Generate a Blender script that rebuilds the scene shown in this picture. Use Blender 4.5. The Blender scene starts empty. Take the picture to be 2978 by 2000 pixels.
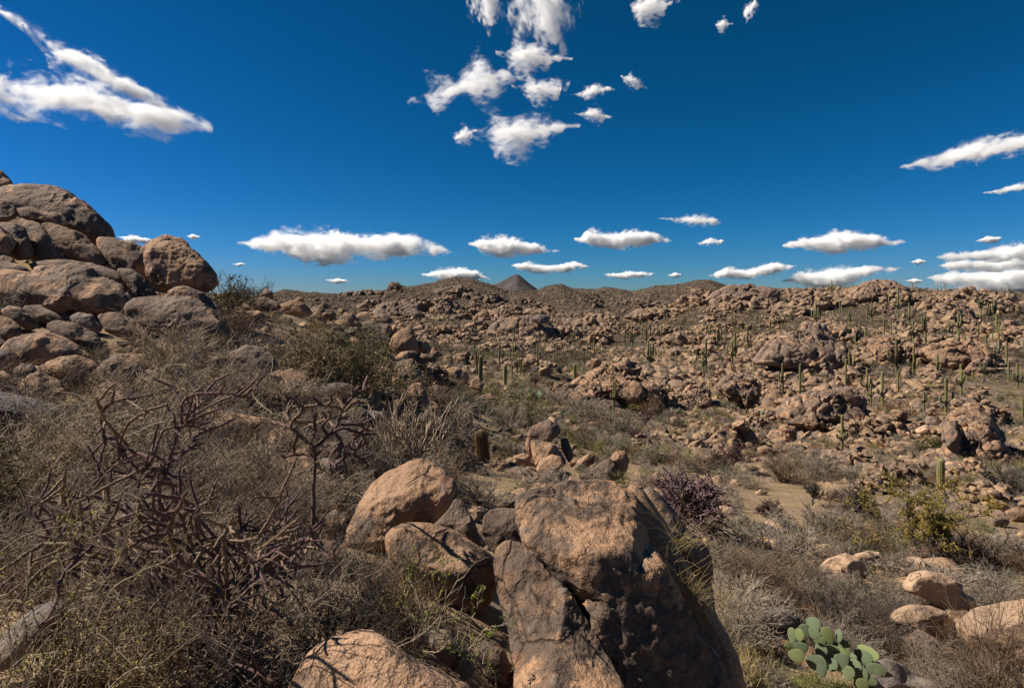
import bpy, math, random
import numpy as np
from mathutils import Vector
R = math.radians
rng = np.random.default_rng(7)
SC = bpy.context.scene
COL = SC.collection
F, U0, H0 = 1737.0, 1489.0, 870.0      # focal length, centre column and eye-level row of the 2978 px wide photograph

# ---------------------------------------------------------------- numpy helpers
def _hash(ix, iy, iz, s):
    h = (ix.astype(np.uint32) * np.uint32(374761393) + iy.astype(np.uint32) * np.uint32(668265263)
         + iz.astype(np.uint32) * np.uint32(2147483647) + np.uint32((s * 974634777) & 0xFFFFFFFF))
    h = (h ^ (h >> np.uint32(13))) * np.uint32(1274126177)
    h = h ^ (h >> np.uint32(16))
    return (h & np.uint32(0xFFFFFF)).astype(np.float64) / float(0xFFFFFF) * 2 - 1
def vnoise(p, seed=0):
    p = np.asarray(p, float)
    i = np.floor(p).astype(np.int64); f = p - i; w = f * f * f * (f * (f * 6 - 15) + 10)
    out = 0.0
    for dx in (0, 1):
        wx = w[..., 0] if dx else 1 - w[..., 0]
        for dy in (0, 1):
            wy = w[..., 1] if dy else 1 - w[..., 1]
            for dz in (0, 1):
                wz = w[..., 2] if dz else 1 - w[..., 2]
                out = out + wx * wy * wz * _hash(i[..., 0] + dx, i[..., 1] + dy, i[..., 2] + dz, seed)
    return out
def fbm(p, octv=4, seed=0, gain=0.5, lac=2.03):
    a, s, t = 1.0, 0.0, 0.0
    p = np.asarray(p, float)
    for k in range(octv):
        s = s + a * vnoise(p, seed + k * 17); t += a; a *= gain; p = p * lac + 3.7
    return s / t
def ridge(p, octv=4, seed=0):
    a, s, t = 1.0, 0.0, 0.0
    for k in range(octv):
        s = s + a * (1 - np.abs(vnoise(p, seed + k * 31)) * 2); t += a; a *= 0.5; p = p * 2.1 + 1.3
    return s / t
def nrm(v): return v / np.maximum(np.linalg.norm(v, axis=-1, keepdims=True), 1e-9)

def mk_mesh(name, V, Fs, mats=(), mi=None, smooth=True, attr=None):
    """Fs: an int array (n,3) or (n,4), or a list of such arrays."""
    if isinstance(Fs, np.ndarray): Fs = [Fs]
    Fs = [f for f in Fs if len(f)]
    me = bpy.data.meshes.new(name)
    V = np.ascontiguousarray(V, dtype=np.float32)
    me.vertices.add(len(V)); me.vertices.foreach_set('co', V.ravel())
    loops = np.concatenate([f.ravel() for f in Fs]).astype(np.int32)
    sizes = np.concatenate([np.full(len(f), f.shape[1], np.int32) for f in Fs])
    me.loops.add(len(loops)); me.loops.foreach_set('vertex_index', loops)
    me.polygons.add(len(sizes))
    me.polygons.foreach_set('loop_start', (np.cumsum(sizes) - sizes).astype(np.int32))
    if mi is not None: me.polygons.foreach_set('material_index', np.asarray(mi, np.int32))
    me.polygons.foreach_set('use_smooth', np.full(len(sizes), bool(smooth)))
    for m in mats: me.materials.append(m)
    if attr:
        for k, a in attr.items():
            at = me.attributes.new(k, 'FLOAT', 'POINT'); at.data.foreach_set('value', np.asarray(a, np.float32))
    me.update(calc_edges=True)
    return me
def link(name, me, loc=(0, 0, 0), parent=None):
    o = bpy.data.objects.new(name, me); COL.objects.link(o); o.location = loc
    if parent is not None: o.parent = parent
    return o
def tag(o, label=None, cat=None, group=None, kind=None):
    if label: o['label'] = label
    if cat: o['category'] = cat
    if group: o['group'] = group
    if kind: o['kind'] = kind
    return o
_ico = {}
def ico(sub):
    if sub not in _ico:
        import bmesh
        bm = bmesh.new(); bmesh.ops.create_icosphere(bm, subdivisions=sub, radius=1)
        V = np.array([v.co[:] for v in bm.verts]); Fc = np.array([[v.index for v in f.verts] for f in bm.faces])
        bm.free(); _ico[sub] = (nrm(V), Fc)
    return _ico[sub]
def vnormals(V, Fc):
    n = np.cross(V[Fc[:, 1]] - V[Fc[:, 0]], V[Fc[:, 2]] - V[Fc[:, 0]])
    out = np.zeros_like(V)
    for k in range(3):
        for c in range(3): out[:, c] += np.bincount(Fc[:, k], n[:, c], len(V))
    return nrm(out)

# ---------------------------------------------------------------- view mapping (camera at the origin, level, looking along +Y)
def at(u, v, Y):
    u, v, Y = np.broadcast_arrays(np.asarray(u, float), np.asarray(v, float), np.asarray(Y, float))
    return np.stack([(u - U0) / F * Y, Y, -(v - H0) / F * Y], -1)

# ---------------------------------------------------------------- terrain: picture rows of the ground, by column and distance
YS = np.array([2.2, 3, 5, 8, 12, 18, 25, 35, 50, 70, 100, 150, 220, 300, 330, 420, 600, 800, 1000, 1250, 1600, 2300, 3500, 6000, 12000.])
TB = {
 -1500: [1850, 1600, 1250, 1000, 780, 520, 420, 480, 700, 900, 940, 930, 915, 900, 898, 890, 880, 868, 860, 862, 872, 876, 874, 873, 872],
 0:     [2200, 1880, 1530, 1270, 1110, 880, 700, 640, 760, 900, 940, 930, 915, 900, 898, 890, 880, 868, 860, 862, 872, 876, 874, 873, 872],
 400:   [2250, 1900, 1560, 1330, 1120, 955, 848, 810, 880, 940, 950, 935, 917, 900, 898, 890, 880, 868, 860, 862, 872, 876, 874, 873, 872],
 800:   [2280, 1930, 1610, 1370, 1165, 1015, 925, 893, 890, 940, 950, 935, 917, 900, 896, 888, 878, 862, 852, 858, 872, 876, 874, 873, 872],
 1000:  [2290, 1960, 1640, 1410, 1215, 1085, 1000, 948, 930, 960, 975, 960, 935, 908, 902, 893, 878, 862, 847, 855, 872, 876, 874, 873, 872],
 1200:  [2300, 2020, 1700, 1490, 1365, 1285, 1140, 1065, 1045, 1040, 1022, 985, 945, 915, 908, 895, 872, 850, 830, 840, 872, 876, 874, 873, 872],
 1320:  [2340, 2090, 1780, 1530, 1425, 1340, 1235, 1165, 1128, 1095, 1042, 992, 952, 920, 914, 899, 876, 855, 837, 845, 872, 876, 874, 873, 872],
 1489:  [2420, 2250, 1930, 1600, 1450, 1352, 1290, 1230, 1170, 1105, 1050, 1000, 960, 928, 922, 905, 882, 862, 845, 852, 872, 876, 874, 873, 872],
 1800:  [2600, 2500, 2180, 1810, 1580, 1470, 1400, 1335, 1270, 1190, 1100, 1030, 975, 930, 922, 900, 872, 852, 842, 850, 872, 876, 874, 873, 872],
 2200:  [2760, 2700, 2350, 1960, 1700, 1560, 1470, 1400, 1320, 1225, 1110, 1000, 905, 838, 850, 856, 858, 852, 848, 855, 872, 876, 874, 873, 872],
 2600:  [2780, 2720, 2400, 2040, 1780, 1600, 1490, 1415, 1335, 1235, 1110, 990, 890, 822, 845, 860, 866, 866, 866, 868, 872, 876, 874, 873, 872],
 2978:  [2780, 2720, 2400, 2080, 1820, 1630, 1520, 1435, 1340, 1240, 1120, 1000, 900, 848, 860, 866, 868, 868, 868, 868, 872, 876, 874, 873, 872],
 4500:  [2780, 2720, 2400, 2080, 1830, 1660, 1560, 1470, 1370, 1260, 1130, 1010, 910, 850, 862, 868, 868, 868, 868, 868, 872, 876, 874, 873, 872],
}
SKY_NEAR = [(2060, 872), (2099, 838), (2134, 829), (2179, 826), (2246, 834), (2326, 843), (2389, 845), (2447, 836), (2505, 823), (2545, 812), (2594, 820),
            (2639, 836), (2692, 842), (2804, 846), (2853, 841), (2906, 841), (2978, 850)]
SKY_FAR = [(700, 862), (799, 852), (826, 846), (893, 852), (989, 847), (1043, 843), (1119, 838), (1145, 822), (1181, 833), (1221, 827), (1266, 820), (1324, 808), (1369, 812),
           (1427, 829), (1480, 847), (1560, 846), (1596, 834), (1632, 829), (1668, 841), (1726, 842), (1762, 836), (1815, 842), (1837, 845), (1900, 837),
           (1978, 832), (2023, 823), (2067, 823), (2107, 834), (2200, 848)]
PEAK = [(1300, 880), (1360, 845), (1400, 832), (1436, 825), (1461, 819), (1480, 808), (1503, 798), (1519, 808), (1536, 819), (1571, 842), (1640, 876)]
UG = np.arange(-3600, 6601, 6.0)
def _blur(a, s, ax):
    k = np.exp(-0.5 * (np.arange(-3 * s, 3 * s + 1) / s) ** 2); k /= k.sum()
    return np.apply_along_axis(lambda r: np.convolve(np.pad(r, 3 * s, mode='edge'), k, 'valid'), ax, a)
LG = np.linspace(math.log(2.2), math.log(12000), 260)
_cu = np.array(sorted(TB)); _ct = np.array([TB[c] for c in _cu], float)
VT = np.stack([np.interp(UG, _cu, _ct[:, k]) for k in range(len(YS))], 1)
VT = _blur(VT, 10, 0)
def _over(prof, k, w=1.0, dv=0):
    p = np.array(prof, float); p[:, 1] += dv; m = (UG >= p[0, 0]) & (UG <= p[-1, 0])
    VT[m, k] = VT[m, k] * (1 - w) + np.interp(UG[m], p[:, 0], p[:, 1]) * w
SKY_FAR = [(u, 850 + (v - 850) * 1.42 + 6) for u, v in SKY_FAR]
_over(SKY_FAR, 18); _over(SKY_FAR, 17, .65, 3); _over(SKY_FAR, 19, .65, 4)
_over(SKY_NEAR, 13, 1, 6); _over([(u, 845 + (v - 845) * 1.22) for u, v in PEAK], 22)
VT = np.stack([np.interp(LG, np.log(YS), VT[i]) for i in range(len(UG))], 0)
VT = _blur(VT, 2, 1)
def row(u, Y):
    u = np.clip(u, UG[0], UG[-1] - 1); l = np.clip(np.log(np.maximum(Y, 2.2)), LG[0], LG[-1] - 1e-6)
    a = (u - UG[0]) / 6.0; i = np.clip(a.astype(int), 0, len(UG) - 2); a = a - i
    b = (l - LG[0]) / (LG[1] - LG[0]); j = np.clip(b.astype(int), 0, len(LG) - 2); b = b - j
    return (VT[i, j] * (1 - a) + VT[i + 1, j] * a) * (1 - b) + (VT[i, j + 1] * (1 - a) + VT[i + 1, j + 1] * a) * b
def gz(x, y):
    x = np.asarray(x, float); y = np.asarray(y, float)
    r = np.hypot(x, y); ph = np.clip(np.arctan2(x, y), -R(62), R(62)); Y = r * np.cos(ph)
    u = U0 + F * np.tan(ph); Yc = np.maximum(Y, 2.2)
    z = -(row(u, Yc) - H0) / F * Yc
    for lam in (0.7, 1.6, 3.5, 8, 18, 40, 90, 210):
        wgt = np.exp(-0.5 * (np.log(np.maximum(Y, .5) / (16 * lam)) / 1.0) ** 2)
        z = z + 0.05 * lam * wgt * vnoise(np.stack([x / lam, y / lam, x * 0 + lam], -1), 5)
    z = z + .55 * np.exp(-((x - .45) ** 2 / 1.1 + (y - 4.5) ** 2 / 1.6))      # the knoll under the foreground boulders
    k = np.clip((Y - 1900) / 800, 0, 1)
    if np.any(k > 0): z = z - k * (34 * np.abs(vnoise(np.stack([x / 330, y / 700, x * 0], -1), 41)) + 14 * np.abs(vnoise(np.stack([x / 120, y / 260, x * 0], -1), 42)) - 12)
    return z
YK = np.exp(np.linspace(math.log(2.3), math.log(1300), 500))
def ground_hit(u, v):
    x = (u - U0) / F * YK; vg = H0 - gz(x, YK) * F / YK
    k = int(np.argmax(vg <= v))
    if vg[k] > v: return None
    if k == 0: return YK[0]
    t = (vg[k - 1] - v) / max(vg[k - 1] - vg[k], 1e-6)
    return YK[k - 1] * (1 - t) + YK[k] * t
def spot(u, v):
    Y = ground_hit(u, v)
    if Y is None: Y = 300.0
    x = (u - U0) / F * Y
    return np.array([x, Y, float(gz(x, Y))]), Y
CLOUDS, SKY_AIR, SKY_DUST, SKY_OZ, SKY_STR, SUN_STR, EXPO, SKY_SAT, SKY_GAM = True, 1.0, 0.3, 2.0, 0.074, 5.0, 0.75, 1.15, 1.25
SKY_GRADE = ((.34, 1.8), (.365, .87), (.70, 1.16))
# ---------------------------------------------------------------- materials
class NT:
    def __init__(s, name):
        s.m = bpy.data.materials.new(name); s.m.use_nodes = True; s.t = s.m.node_tree; s.t.nodes.clear()
        s.out = s.n('ShaderNodeOutputMaterial')
    def n(s, ty, **kw):
        nd = s.t.nodes.new(ty)
        for k, v in kw.items():
            if k.startswith('i_'):
                key = k[2:]; key = int(key) if key.isdigit() else key.replace('_', ' ')
                if hasattr(v, 'bl_idname') or isinstance(v, bpy.types.NodeSocket): s.t.links.new(v, nd.inputs[key])
                else: nd.inputs[key].default_value = v
            else: setattr(nd, k, v)
        return nd
    def noise(s, vec, scale, detail=5, rough=.55, dist=0.0):
        return s.n('ShaderNodeTexNoise', i_Vector=vec, i_Scale=scale, i_Detail=detail, i_Roughness=rough, i_Distortion=dist).outputs['Fac']
    def ramp(s, fac, a, b, lo=0.0, hi=1.0):
        return s.n('ShaderNodeMapRange', i_0=fac, i_1=a, i_2=b, i_3=lo, i_4=hi, interpolation_type='SMOOTHSTEP').outputs[0]
    def mix(s, fac, a, b, mode='MIX'):
        nd = s.n('ShaderNodeMix', data_type='RGBA', blend_type=mode)
        for i, v in ((0, fac), (6, a), (7, b)):
            if isinstance(v, bpy.types.NodeSocket): s.t.links.new(v, nd.inputs[i])
            else: nd.inputs[i].default_value = v if i == 0 else (*v, 1)
        return nd.outputs[2]
    def math(s, op, a, b=0.0, c=None):
        nd = s.n('ShaderNodeMath', operation=op)
        for i, v in enumerate((a, b) if c is None else (a, b, c)):
            if isinstance(v, bpy.types.NodeSocket): s.t.links.new(v, nd.inputs[i])
            else: nd.inputs[i].default_value = v
        return nd.outputs[0]
    def done(s, color, rough=.9, normal=None, spec=.15):
        b = s.n('ShaderNodeBsdfPrincipled'); b.inputs['Roughness'].default_value = rough
        b.inputs['Specular IOR Level'].default_value = spec
        if isinstance(color, bpy.types.NodeSocket): s.t.links.new(color, b.inputs['Base Color'])
        else: b.inputs['Base Color'].default_value = (*color, 1)
        if normal is not None: s.t.links.new(normal, b.inputs['Normal'])
        s.t.links.new(b.outputs[0], s.out.inputs[0])
        return s.m
    def bump(s, h, dist, strength=1.0, normal=None):
        nd = s.n('ShaderNodeBump', i_Height=h); nd.inputs['Distance'].default_value = dist; nd.inputs['Strength'].default_value = strength
        if normal is not None: s.t.links.new(normal, nd.inputs['Normal'])
        return nd.outputs[0]

def rock_mat(name, tan, tan2, dark, varn, fine=True, crack=.5, bump=1.0):
    t = NT(name)
    pos = t.n('ShaderNodeNewGeometry').outputs['Position']
    at_ = t.n('ShaderNodeAttribute', attribute_name='rnd').outputs['Fac']
    rnd = t.math('FRACT', t.math('ADD', at_, t.n('ShaderNodeObjectInfo').outputs['Random']))
    n1 = t.noise(pos, .75, 8, .62, .3); n2 = t.noise(pos, 3.2, 7, .65); nl = t.noise(pos, .23, 3)
    col = t.mix(t.ramp(n2, .32, .68), tan, tan2)
    # iron stain and dark desert varnish in patches, edges frayed by the finer noise
    rim = t.math('ADD', n1, t.math('MULTIPLY', t.math('SUBTRACT', n2, .5), .55))
    thr = t.math('ADD', rim, t.math('MULTIPLY', t.math('SUBTRACT', rnd, .5), .22))
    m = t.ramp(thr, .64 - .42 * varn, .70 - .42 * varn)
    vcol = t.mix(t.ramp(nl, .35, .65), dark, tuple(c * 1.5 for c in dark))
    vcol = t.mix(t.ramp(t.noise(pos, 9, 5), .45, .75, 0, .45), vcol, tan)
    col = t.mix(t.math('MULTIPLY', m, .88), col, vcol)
    stain = t.ramp(t.noise(pos, 1.7, 4), .55, .72, 0, .5)
    col = t.mix(stain, col, (tan[0] * .95, tan[1] * .72, tan[2] * .55))
    col = t.mix(t.ramp(t.noise(pos, 5.5, 4), .62, .70, 0, .35), col, (.27, .255, .22))
    sc = t.n('ShaderNodeHueSaturation', i_Color=col, i_Saturation=.95, i_Value=t.math('ADD', .82, t.math('MULTIPLY', rnd, .36)))
    col = sc.outputs[0]
    h = t.noise(pos, 2.6, 6, .6)
    nb = t.bump(h, .09 * bump)
    nb = t.bump(t.noise(pos, 13, 6, .65), .022 * bump, 1, nb)
    if fine:
        g = t.noise(pos, 95, 3, .6)
        nb = t.bump(g, .0035, 1, nb)
        col = t.mix(t.ramp(g, .35, .65, .35, 0), col, (.05, .04, .035))
        pit = t.n('ShaderNodeTexVoronoi', i_Vector=pos, i_Scale=38.0).outputs['Distance']
        nb = t.bump(t.math('MULTIPLY', t.ramp(pit, 0, .35), t.ramp(n1, .4, .55)), .006, .8, nb)
    if crack:
        wv = t.n('ShaderNodeTexNoise', i_Vector=pos, i_Scale=1.4, i_Detail=4.0).outputs['Color']
        wp = t.n('ShaderNodeVectorMath', operation='MULTIPLY_ADD', i_0=wv, i_1=(.9, .9, .9), i_2=pos).outputs[0]
        e = t.n('ShaderNodeTexVoronoi', feature='DISTANCE_TO_EDGE', i_Vector=wp, i_Scale=.8).outputs['Distance']
        brk = t.ramp(t.noise(pos, .9, 2), .45, .55)
        ck = t.math('MULTIPLY', t.ramp(e, .0, .018, 1, 0), brk)
        nb = t.bump(t.math('SUBTRACT', 1.0, ck), .03 * crack, 1, nb)
        col = t.mix(t.math('MULTIPLY', ck, .6), col, (.03, .022, .017))
    return t.done(col, .88, nb, .2)
TAN, TAN2, DRK = (.42, .255, .15), (.32, .18, .10), (.085, .064, .053)
M_ROCK = {
 'tan':  rock_mat('granite_tan', TAN, TAN2, DRK, .30, bump=1.5),
 'warm': rock_mat('granite_warm', (.44, .265, .15), (.36, .205, .115), (.16, .105, .075), .24, bump=1.5),
 'hero': rock_mat('granite_orange_black', (.46, .265, .145), (.33, .18, .095), (.09, .068, .054), .47, bump=1.9),
 'mid':  rock_mat('granite_half_varnished', TAN, TAN2, DRK, .46, bump=1.5),
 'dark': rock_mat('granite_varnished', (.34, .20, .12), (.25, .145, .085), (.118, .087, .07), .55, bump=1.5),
 'pale': rock_mat('granite_pale', (.50, .33, .205), (.42, .26, .155), (.14, .10, .08), .12),
 'grey': rock_mat('granite_grey', (.27, .205, .16), (.22, .165, .13), (.11, .092, .085), .55),
}
M_RUBBLE = rock_mat('granite_rubble', (.355, .228, .128), (.25, .155, .086), (.10, .07, .054), .47, fine=False, crack=0, bump=1.6)
M_FARROCK = rock_mat('granite_far', (.215, .138, .082), (.145, .092, .056), (.085, .062, .05), .52, fine=False, crack=0, bump=4)

def ground_mat():
    t = NT('desert_ground')
    pos = t.n('ShaderNodeNewGeometry').outputs['Position']
    dist = t.n('ShaderNodeVectorMath', operation='LENGTH', i_0=pos).outputs['Value']
    n1 = t.noise(pos, .28, 6, .6); n2 = t.noise(pos, 2.2, 6, .6); n3 = t.noise(pos, 22, 4, .6); nf = t.noise(pos, .035, 8, .68); n4 = t.noise(pos, .13, 7, .7)
    soil = t.mix(t.ramp(n2, .3, .7), (.31, .215, .135), (.22, .15, .095))
    soil = t.mix(t.ramp(n1, .45, .62), soil, (.33, .235, .12))
    soil = t.mix(t.ramp(n3, .52, .66, 0, .7), soil, (.15, .11, .08))
    soil = t.mix(t.ramp(n3, .33, .40, .6, 0), soil, (.38, .29, .21))
    # scrub and rock cover of the far slopes
    far = t.mix(t.ramp(n4, .42, .6), (.058, .045, .031), (.125, .087, .058))
    far = t.mix(t.ramp(nf, .42, .62, 0, .65), far, (.044, .037, .026))
    vo = t.n('ShaderNodeTexVoronoi', i_Vector=pos, i_Scale=.22, i_Randomness=1.0)
    far = t.mix(t.ramp(vo.outputs['Distance'], .15, .45, .4, 0), far, (.20, .135, .088))
    peak = t.mix(t.ramp(t.noise(pos, .012, 8, .7), .4, .62), (.045, .041, .043), (.085, .071, .064))
    soil = t.mix(t.math('MULTIPLY', t.ramp(dist, 14, 60), t.ramp(t.noise(pos, .4, 6, .65), .36, .56)), soil, (.135, .10, .065))
    col = t.mix(t.ramp(dist, 45, 200), soil, far)
    col = t.mix(t.ramp(dist, 1700, 2300), col, peak)
    nb = t.bump(t.noise(pos, 3, 6, .65), .10)
    nb = t.bump(n3, .02, 1, nb)
    nb = t.bump(t.math('MULTIPLY', vo.outputs['Distance'], t.ramp(dist, 60, 260)), 2.2, .7, nb)
    return t.done(col, .95, nb, .1)
M_GROUND = ground_mat()

def plant_mat(name, a, b, scale=6, rough=.8, spec=.2):
    t = NT(name)
    pos = t.n('ShaderNodeNewGeometry').outputs['Position']
    rnd = t.math('ADD', t.n('ShaderNodeAttribute', attribute_name='rnd').outputs['Fac'], t.n('ShaderNodeObjectInfo').outputs['Random'])
    col = t.mix(t.ramp(t.noise(pos, scale, 4, .6), .3, .7), a, b)
    col = t.n('ShaderNodeHueSaturation', i_Color=col, i_Value=t.math('ADD', .75, t.math('MULTIPLY', t.math('FRACT', rnd), .5))).outputs[0]
    return t.done(col, rough, None, spec)
M_TWIG_GREY = plant_mat('twig_grey', (.29, .232, .182), (.17, .134, .106))
M_TWIG_PALE = plant_mat('twig_pale', (.38, .295, .21), (.22, .165, .115))
M_TWIG_BROWN = plant_mat('twig_brown', (.20, .135, .09), (.115, .078, .052))
M_TWIG_DARK = plant_mat('twig_dark', (.085, .066, .055), (.05, .04, .034))
M_LEAF_OLIVE = plant_mat('leaf_olive', (.21, .18, .065), (.135, .12, .045))
M_LEAF_GREEN = plant_mat('leaf_green', (.14, .15, .045), (.085, .095, .03))
M_LEAF_GREY = plant_mat('leaf_grey_green', (.15, .145, .095), (.10, .10, .07))
M_LEAF_BRIGHT = plant_mat('leaf_bright', (.20, .235, .025), (.14, .18, .02))
M_LEAF_YELLOW = plant_mat('leaf_yellow_green', (.215, .19, .035), (.14, .125, .025))
M_LEAF_RUST = plant_mat('seed_rust', (.21, .095, .035), (.13, .06, .025))
M_LEAF_GOLD = plant_mat('leaf_gold', (.26, .145, .03), (.19, .10, .025))
M_CHOLLA = plant_mat('cholla_purple', (.14, .082, .074), (.075, .045, .042), 9)
M_CHOLLA_PINK = plant_mat('cholla_mauve', (.235, .155, .16), (.12, .075, .08), 6)
M_CHOLLA_WOOD = plant_mat('cholla_wood', (.20, .135, .09), (.12, .08, .055), 14)
M_SCRUB_FAR = plant_mat('scrub_far', (.105, .082, .056), (.066, .053, .037), .4)
M_GRASS = plant_mat('grass_dry', (.36, .27, .12), (.25, .18, .08), 1.5)
M_GRASS_GREEN = plant_mat('grass_green', (.12, .16, .03), (.16, .17, .04), 3)
M_SPINE = plant_mat('spine_pale', (.36, .27, .17), (.25, .16, .10))

def ribbed_mat(name, flesh, flesh2, spine):
    t = NT(name)
    pos = t.n('ShaderNodeNewGeometry').outputs['Position']
    rib = t.n('ShaderNodeAttribute', attribute_name='rib').outputs['Fac']      # 1 on the spiny crest of a rib
    top = t.n('ShaderNodeAttribute', attribute_name='tip').outputs['Fac']
    rnd = t.n('ShaderNodeObjectInfo').outputs['Random']
    col = t.mix(t.noise(pos, 1.6, 4), flesh, flesh2)
    col = t.mix(t.math('MULTIPLY', t.ramp(rib, .55, .95), t.ramp(t.noise(pos, 25, 2), .25, .6, .35, .9)), col, spine)
    col = t.mix(t.math('MULTIPLY', top, .6), col, spine)
    col = t.n('ShaderNodeHueSaturation', i_Color=col, i_Value=t.math('ADD', .82, t.math('MULTIPLY', rnd, .36))).outputs[0]
    return t.done(col, .7, None, .25)
M_SAGUARO = ribbed_mat('saguaro_skin', (.10, .105, .033), (.145, .135, .048), (.31, .26, .155))
M_BARREL = ribbed_mat('barrel_skin', (.075, .062, .03), (.095, .075, .036), (.20, .115, .06))
def pad_mat():
    t = NT('prickly_pear_skin')
    pos = t.n('ShaderNodeTexCoord').outputs['Object']
    rnd = t.n('ShaderNodeObjectInfo').outputs['Random']
    v = t.n('ShaderNodeTexVoronoi', i_Vector=pos, i_Scale=8.0, i_Randomness=.35).outputs['Distance']
    col = t.mix(t.noise(pos, 2.5, 4), (.145, .18, .11), (.10, .13, .072))
    col = t.mix(t.ramp(rnd, .6, .95, 0, .8), col, (.17, .195, .075))
    col = t.mix(t.ramp(v, .04, .11, .8, 0), col, (.28, .22, .12))
    return t.done(col, .6, t.bump(t.ramp(v, .0, .15, 1, 0), .03, .6), .08)
M_PAD = pad_mat()
# ---------------------------------------------------------------- ground sheet
def build_ground():
    a = np.concatenate([np.linspace(-180, -60, 40, endpoint=False), np.linspace(-60, -44, 40, endpoint=False), np.linspace(-44, 44, 760, endpoint=False),
                        np.linspace(44, 60, 40, endpoint=False), np.linspace(60, 180, 40, endpoint=False)])
    r = np.exp(np.linspace(math.log(.4), math.log(11000), 560))
    A, Rr = np.meshgrid(R(1) * a, r, indexing='ij')
    x = Rr * np.sin(A); y = Rr * np.cos(A)
    V = np.stack([x, y, gz(x.ravel(), y.ravel()).reshape(x.shape)], -1).reshape(-1, 3)
    n, m = len(a), len(r)
    i = np.arange(n)[:, None]; j = np.arange(m - 1)[None]; i2 = (i + 1) % n
    Fq = np.stack([i * m + j, i * m + j + 1, i2 * m + j + 1, i2 * m + j], -1).reshape(-1, 4)
    c = len(V); V = np.vstack([V, [[0, 0, float(V[::m, 2].mean())]]])
    Ft = np.stack([np.full(n, c), np.arange(n) * m, ((np.arange(n) + 1) % n) * m], -1)
    tag(link('ground', mk_mesh('ground', V, [Fq[:, ::-1], Ft[:, ::-1]], [M_GROUND])), kind='structure')
build_ground()

# ---------------------------------------------------------------- boulders
def displace(V, Fc, size, seed, amt=1.0, rough=1.0):
    o = np.array([seed * 3.17, seed * 1.31, seed * 7.7])
    for lam, a, k in ((.9, .10, 0), (.42, .055, 0), (.2, .03, 1), (.09, .0145, 1), (.04, .0075, 0), (.018, .004, 1)):
        n = vnormals(V, Fc); p = V / (size * lam) + o
        d = (ridge(p, 2, seed) * .6 if k else fbm(p, 2, seed)) * a * size * amt * (rough if lam < .3 else 1)
        V = V + n * d[:, None]
    return V
def outline_r(poly, cu, cv):
    p = np.asarray(poly, float); q = np.roll(p, -1, 0); th = np.linspace(-math.pi, math.pi, 360, endpoint=False)
    d = np.stack([np.cos(th), -np.sin(th)], -1); a = p - [cu, cv]; e = q - p
    den = d[:, None, 0] * e[None, :, 1] - d[:, None, 1] * e[None, :, 0]
    den = np.where(np.abs(den) < 1e-9, 1e-9, den)
    t = (a[None, :, 0] * e[None, :, 1] - a[None, :, 1] * e[None, :, 0]) / den
    s = (a[None, :, 0] * d[:, None, 1] - a[None, :, 1] * d[:, None, 0]) / den
    t = np.where((s >= -1e-6) & (s <= 1 + 1e-6) & (t > 0), t, 0).max(1)
    k = np.exp(-0.5 * (np.arange(-9, 10) / 3.0) ** 2); k /= k.sum()
    return np.convolve(np.concatenate([t[-9:], t, t[:9]]), k, 'valid')
def blocky(V, Fc, size, n, seed, k_=1.0):
    """joints the surface into blocks: grooves along cell borders, each block set in or out a little"""
    g = np.random.default_rng(seed + 555); C = V[g.choice(len(V), n, replace=False)] * g.uniform(.8, 1.0, (n, 1)); W = np.array([1, 1, 1.35])
    P = V + np.stack([fbm(V / (size * .3) + k * 9, 2, seed + k) for k in range(3)], -1) * size * .07
    best, sec, idx = np.full(len(V), 1e9), np.full(len(V), 1e9), np.zeros(len(V), int)
    for i in range(n):
        d = np.linalg.norm((P - C[i]) * W, axis=1); up = d < best
        sec = np.where(up, best, np.minimum(sec, d)); idx = np.where(up, i, idx); best = np.where(up, d, best)
    cell = size / math.sqrt(n); e = np.clip((sec - best) / (cell * .30), 0, 1); e = 1 - (1 - e) ** 2
    return V + vnormals(V, Fc) * (cell * k_ * (-.7 * (1 - e) + g.uniform(-.38, .38, n)[idx] * e))[:, None]
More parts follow.
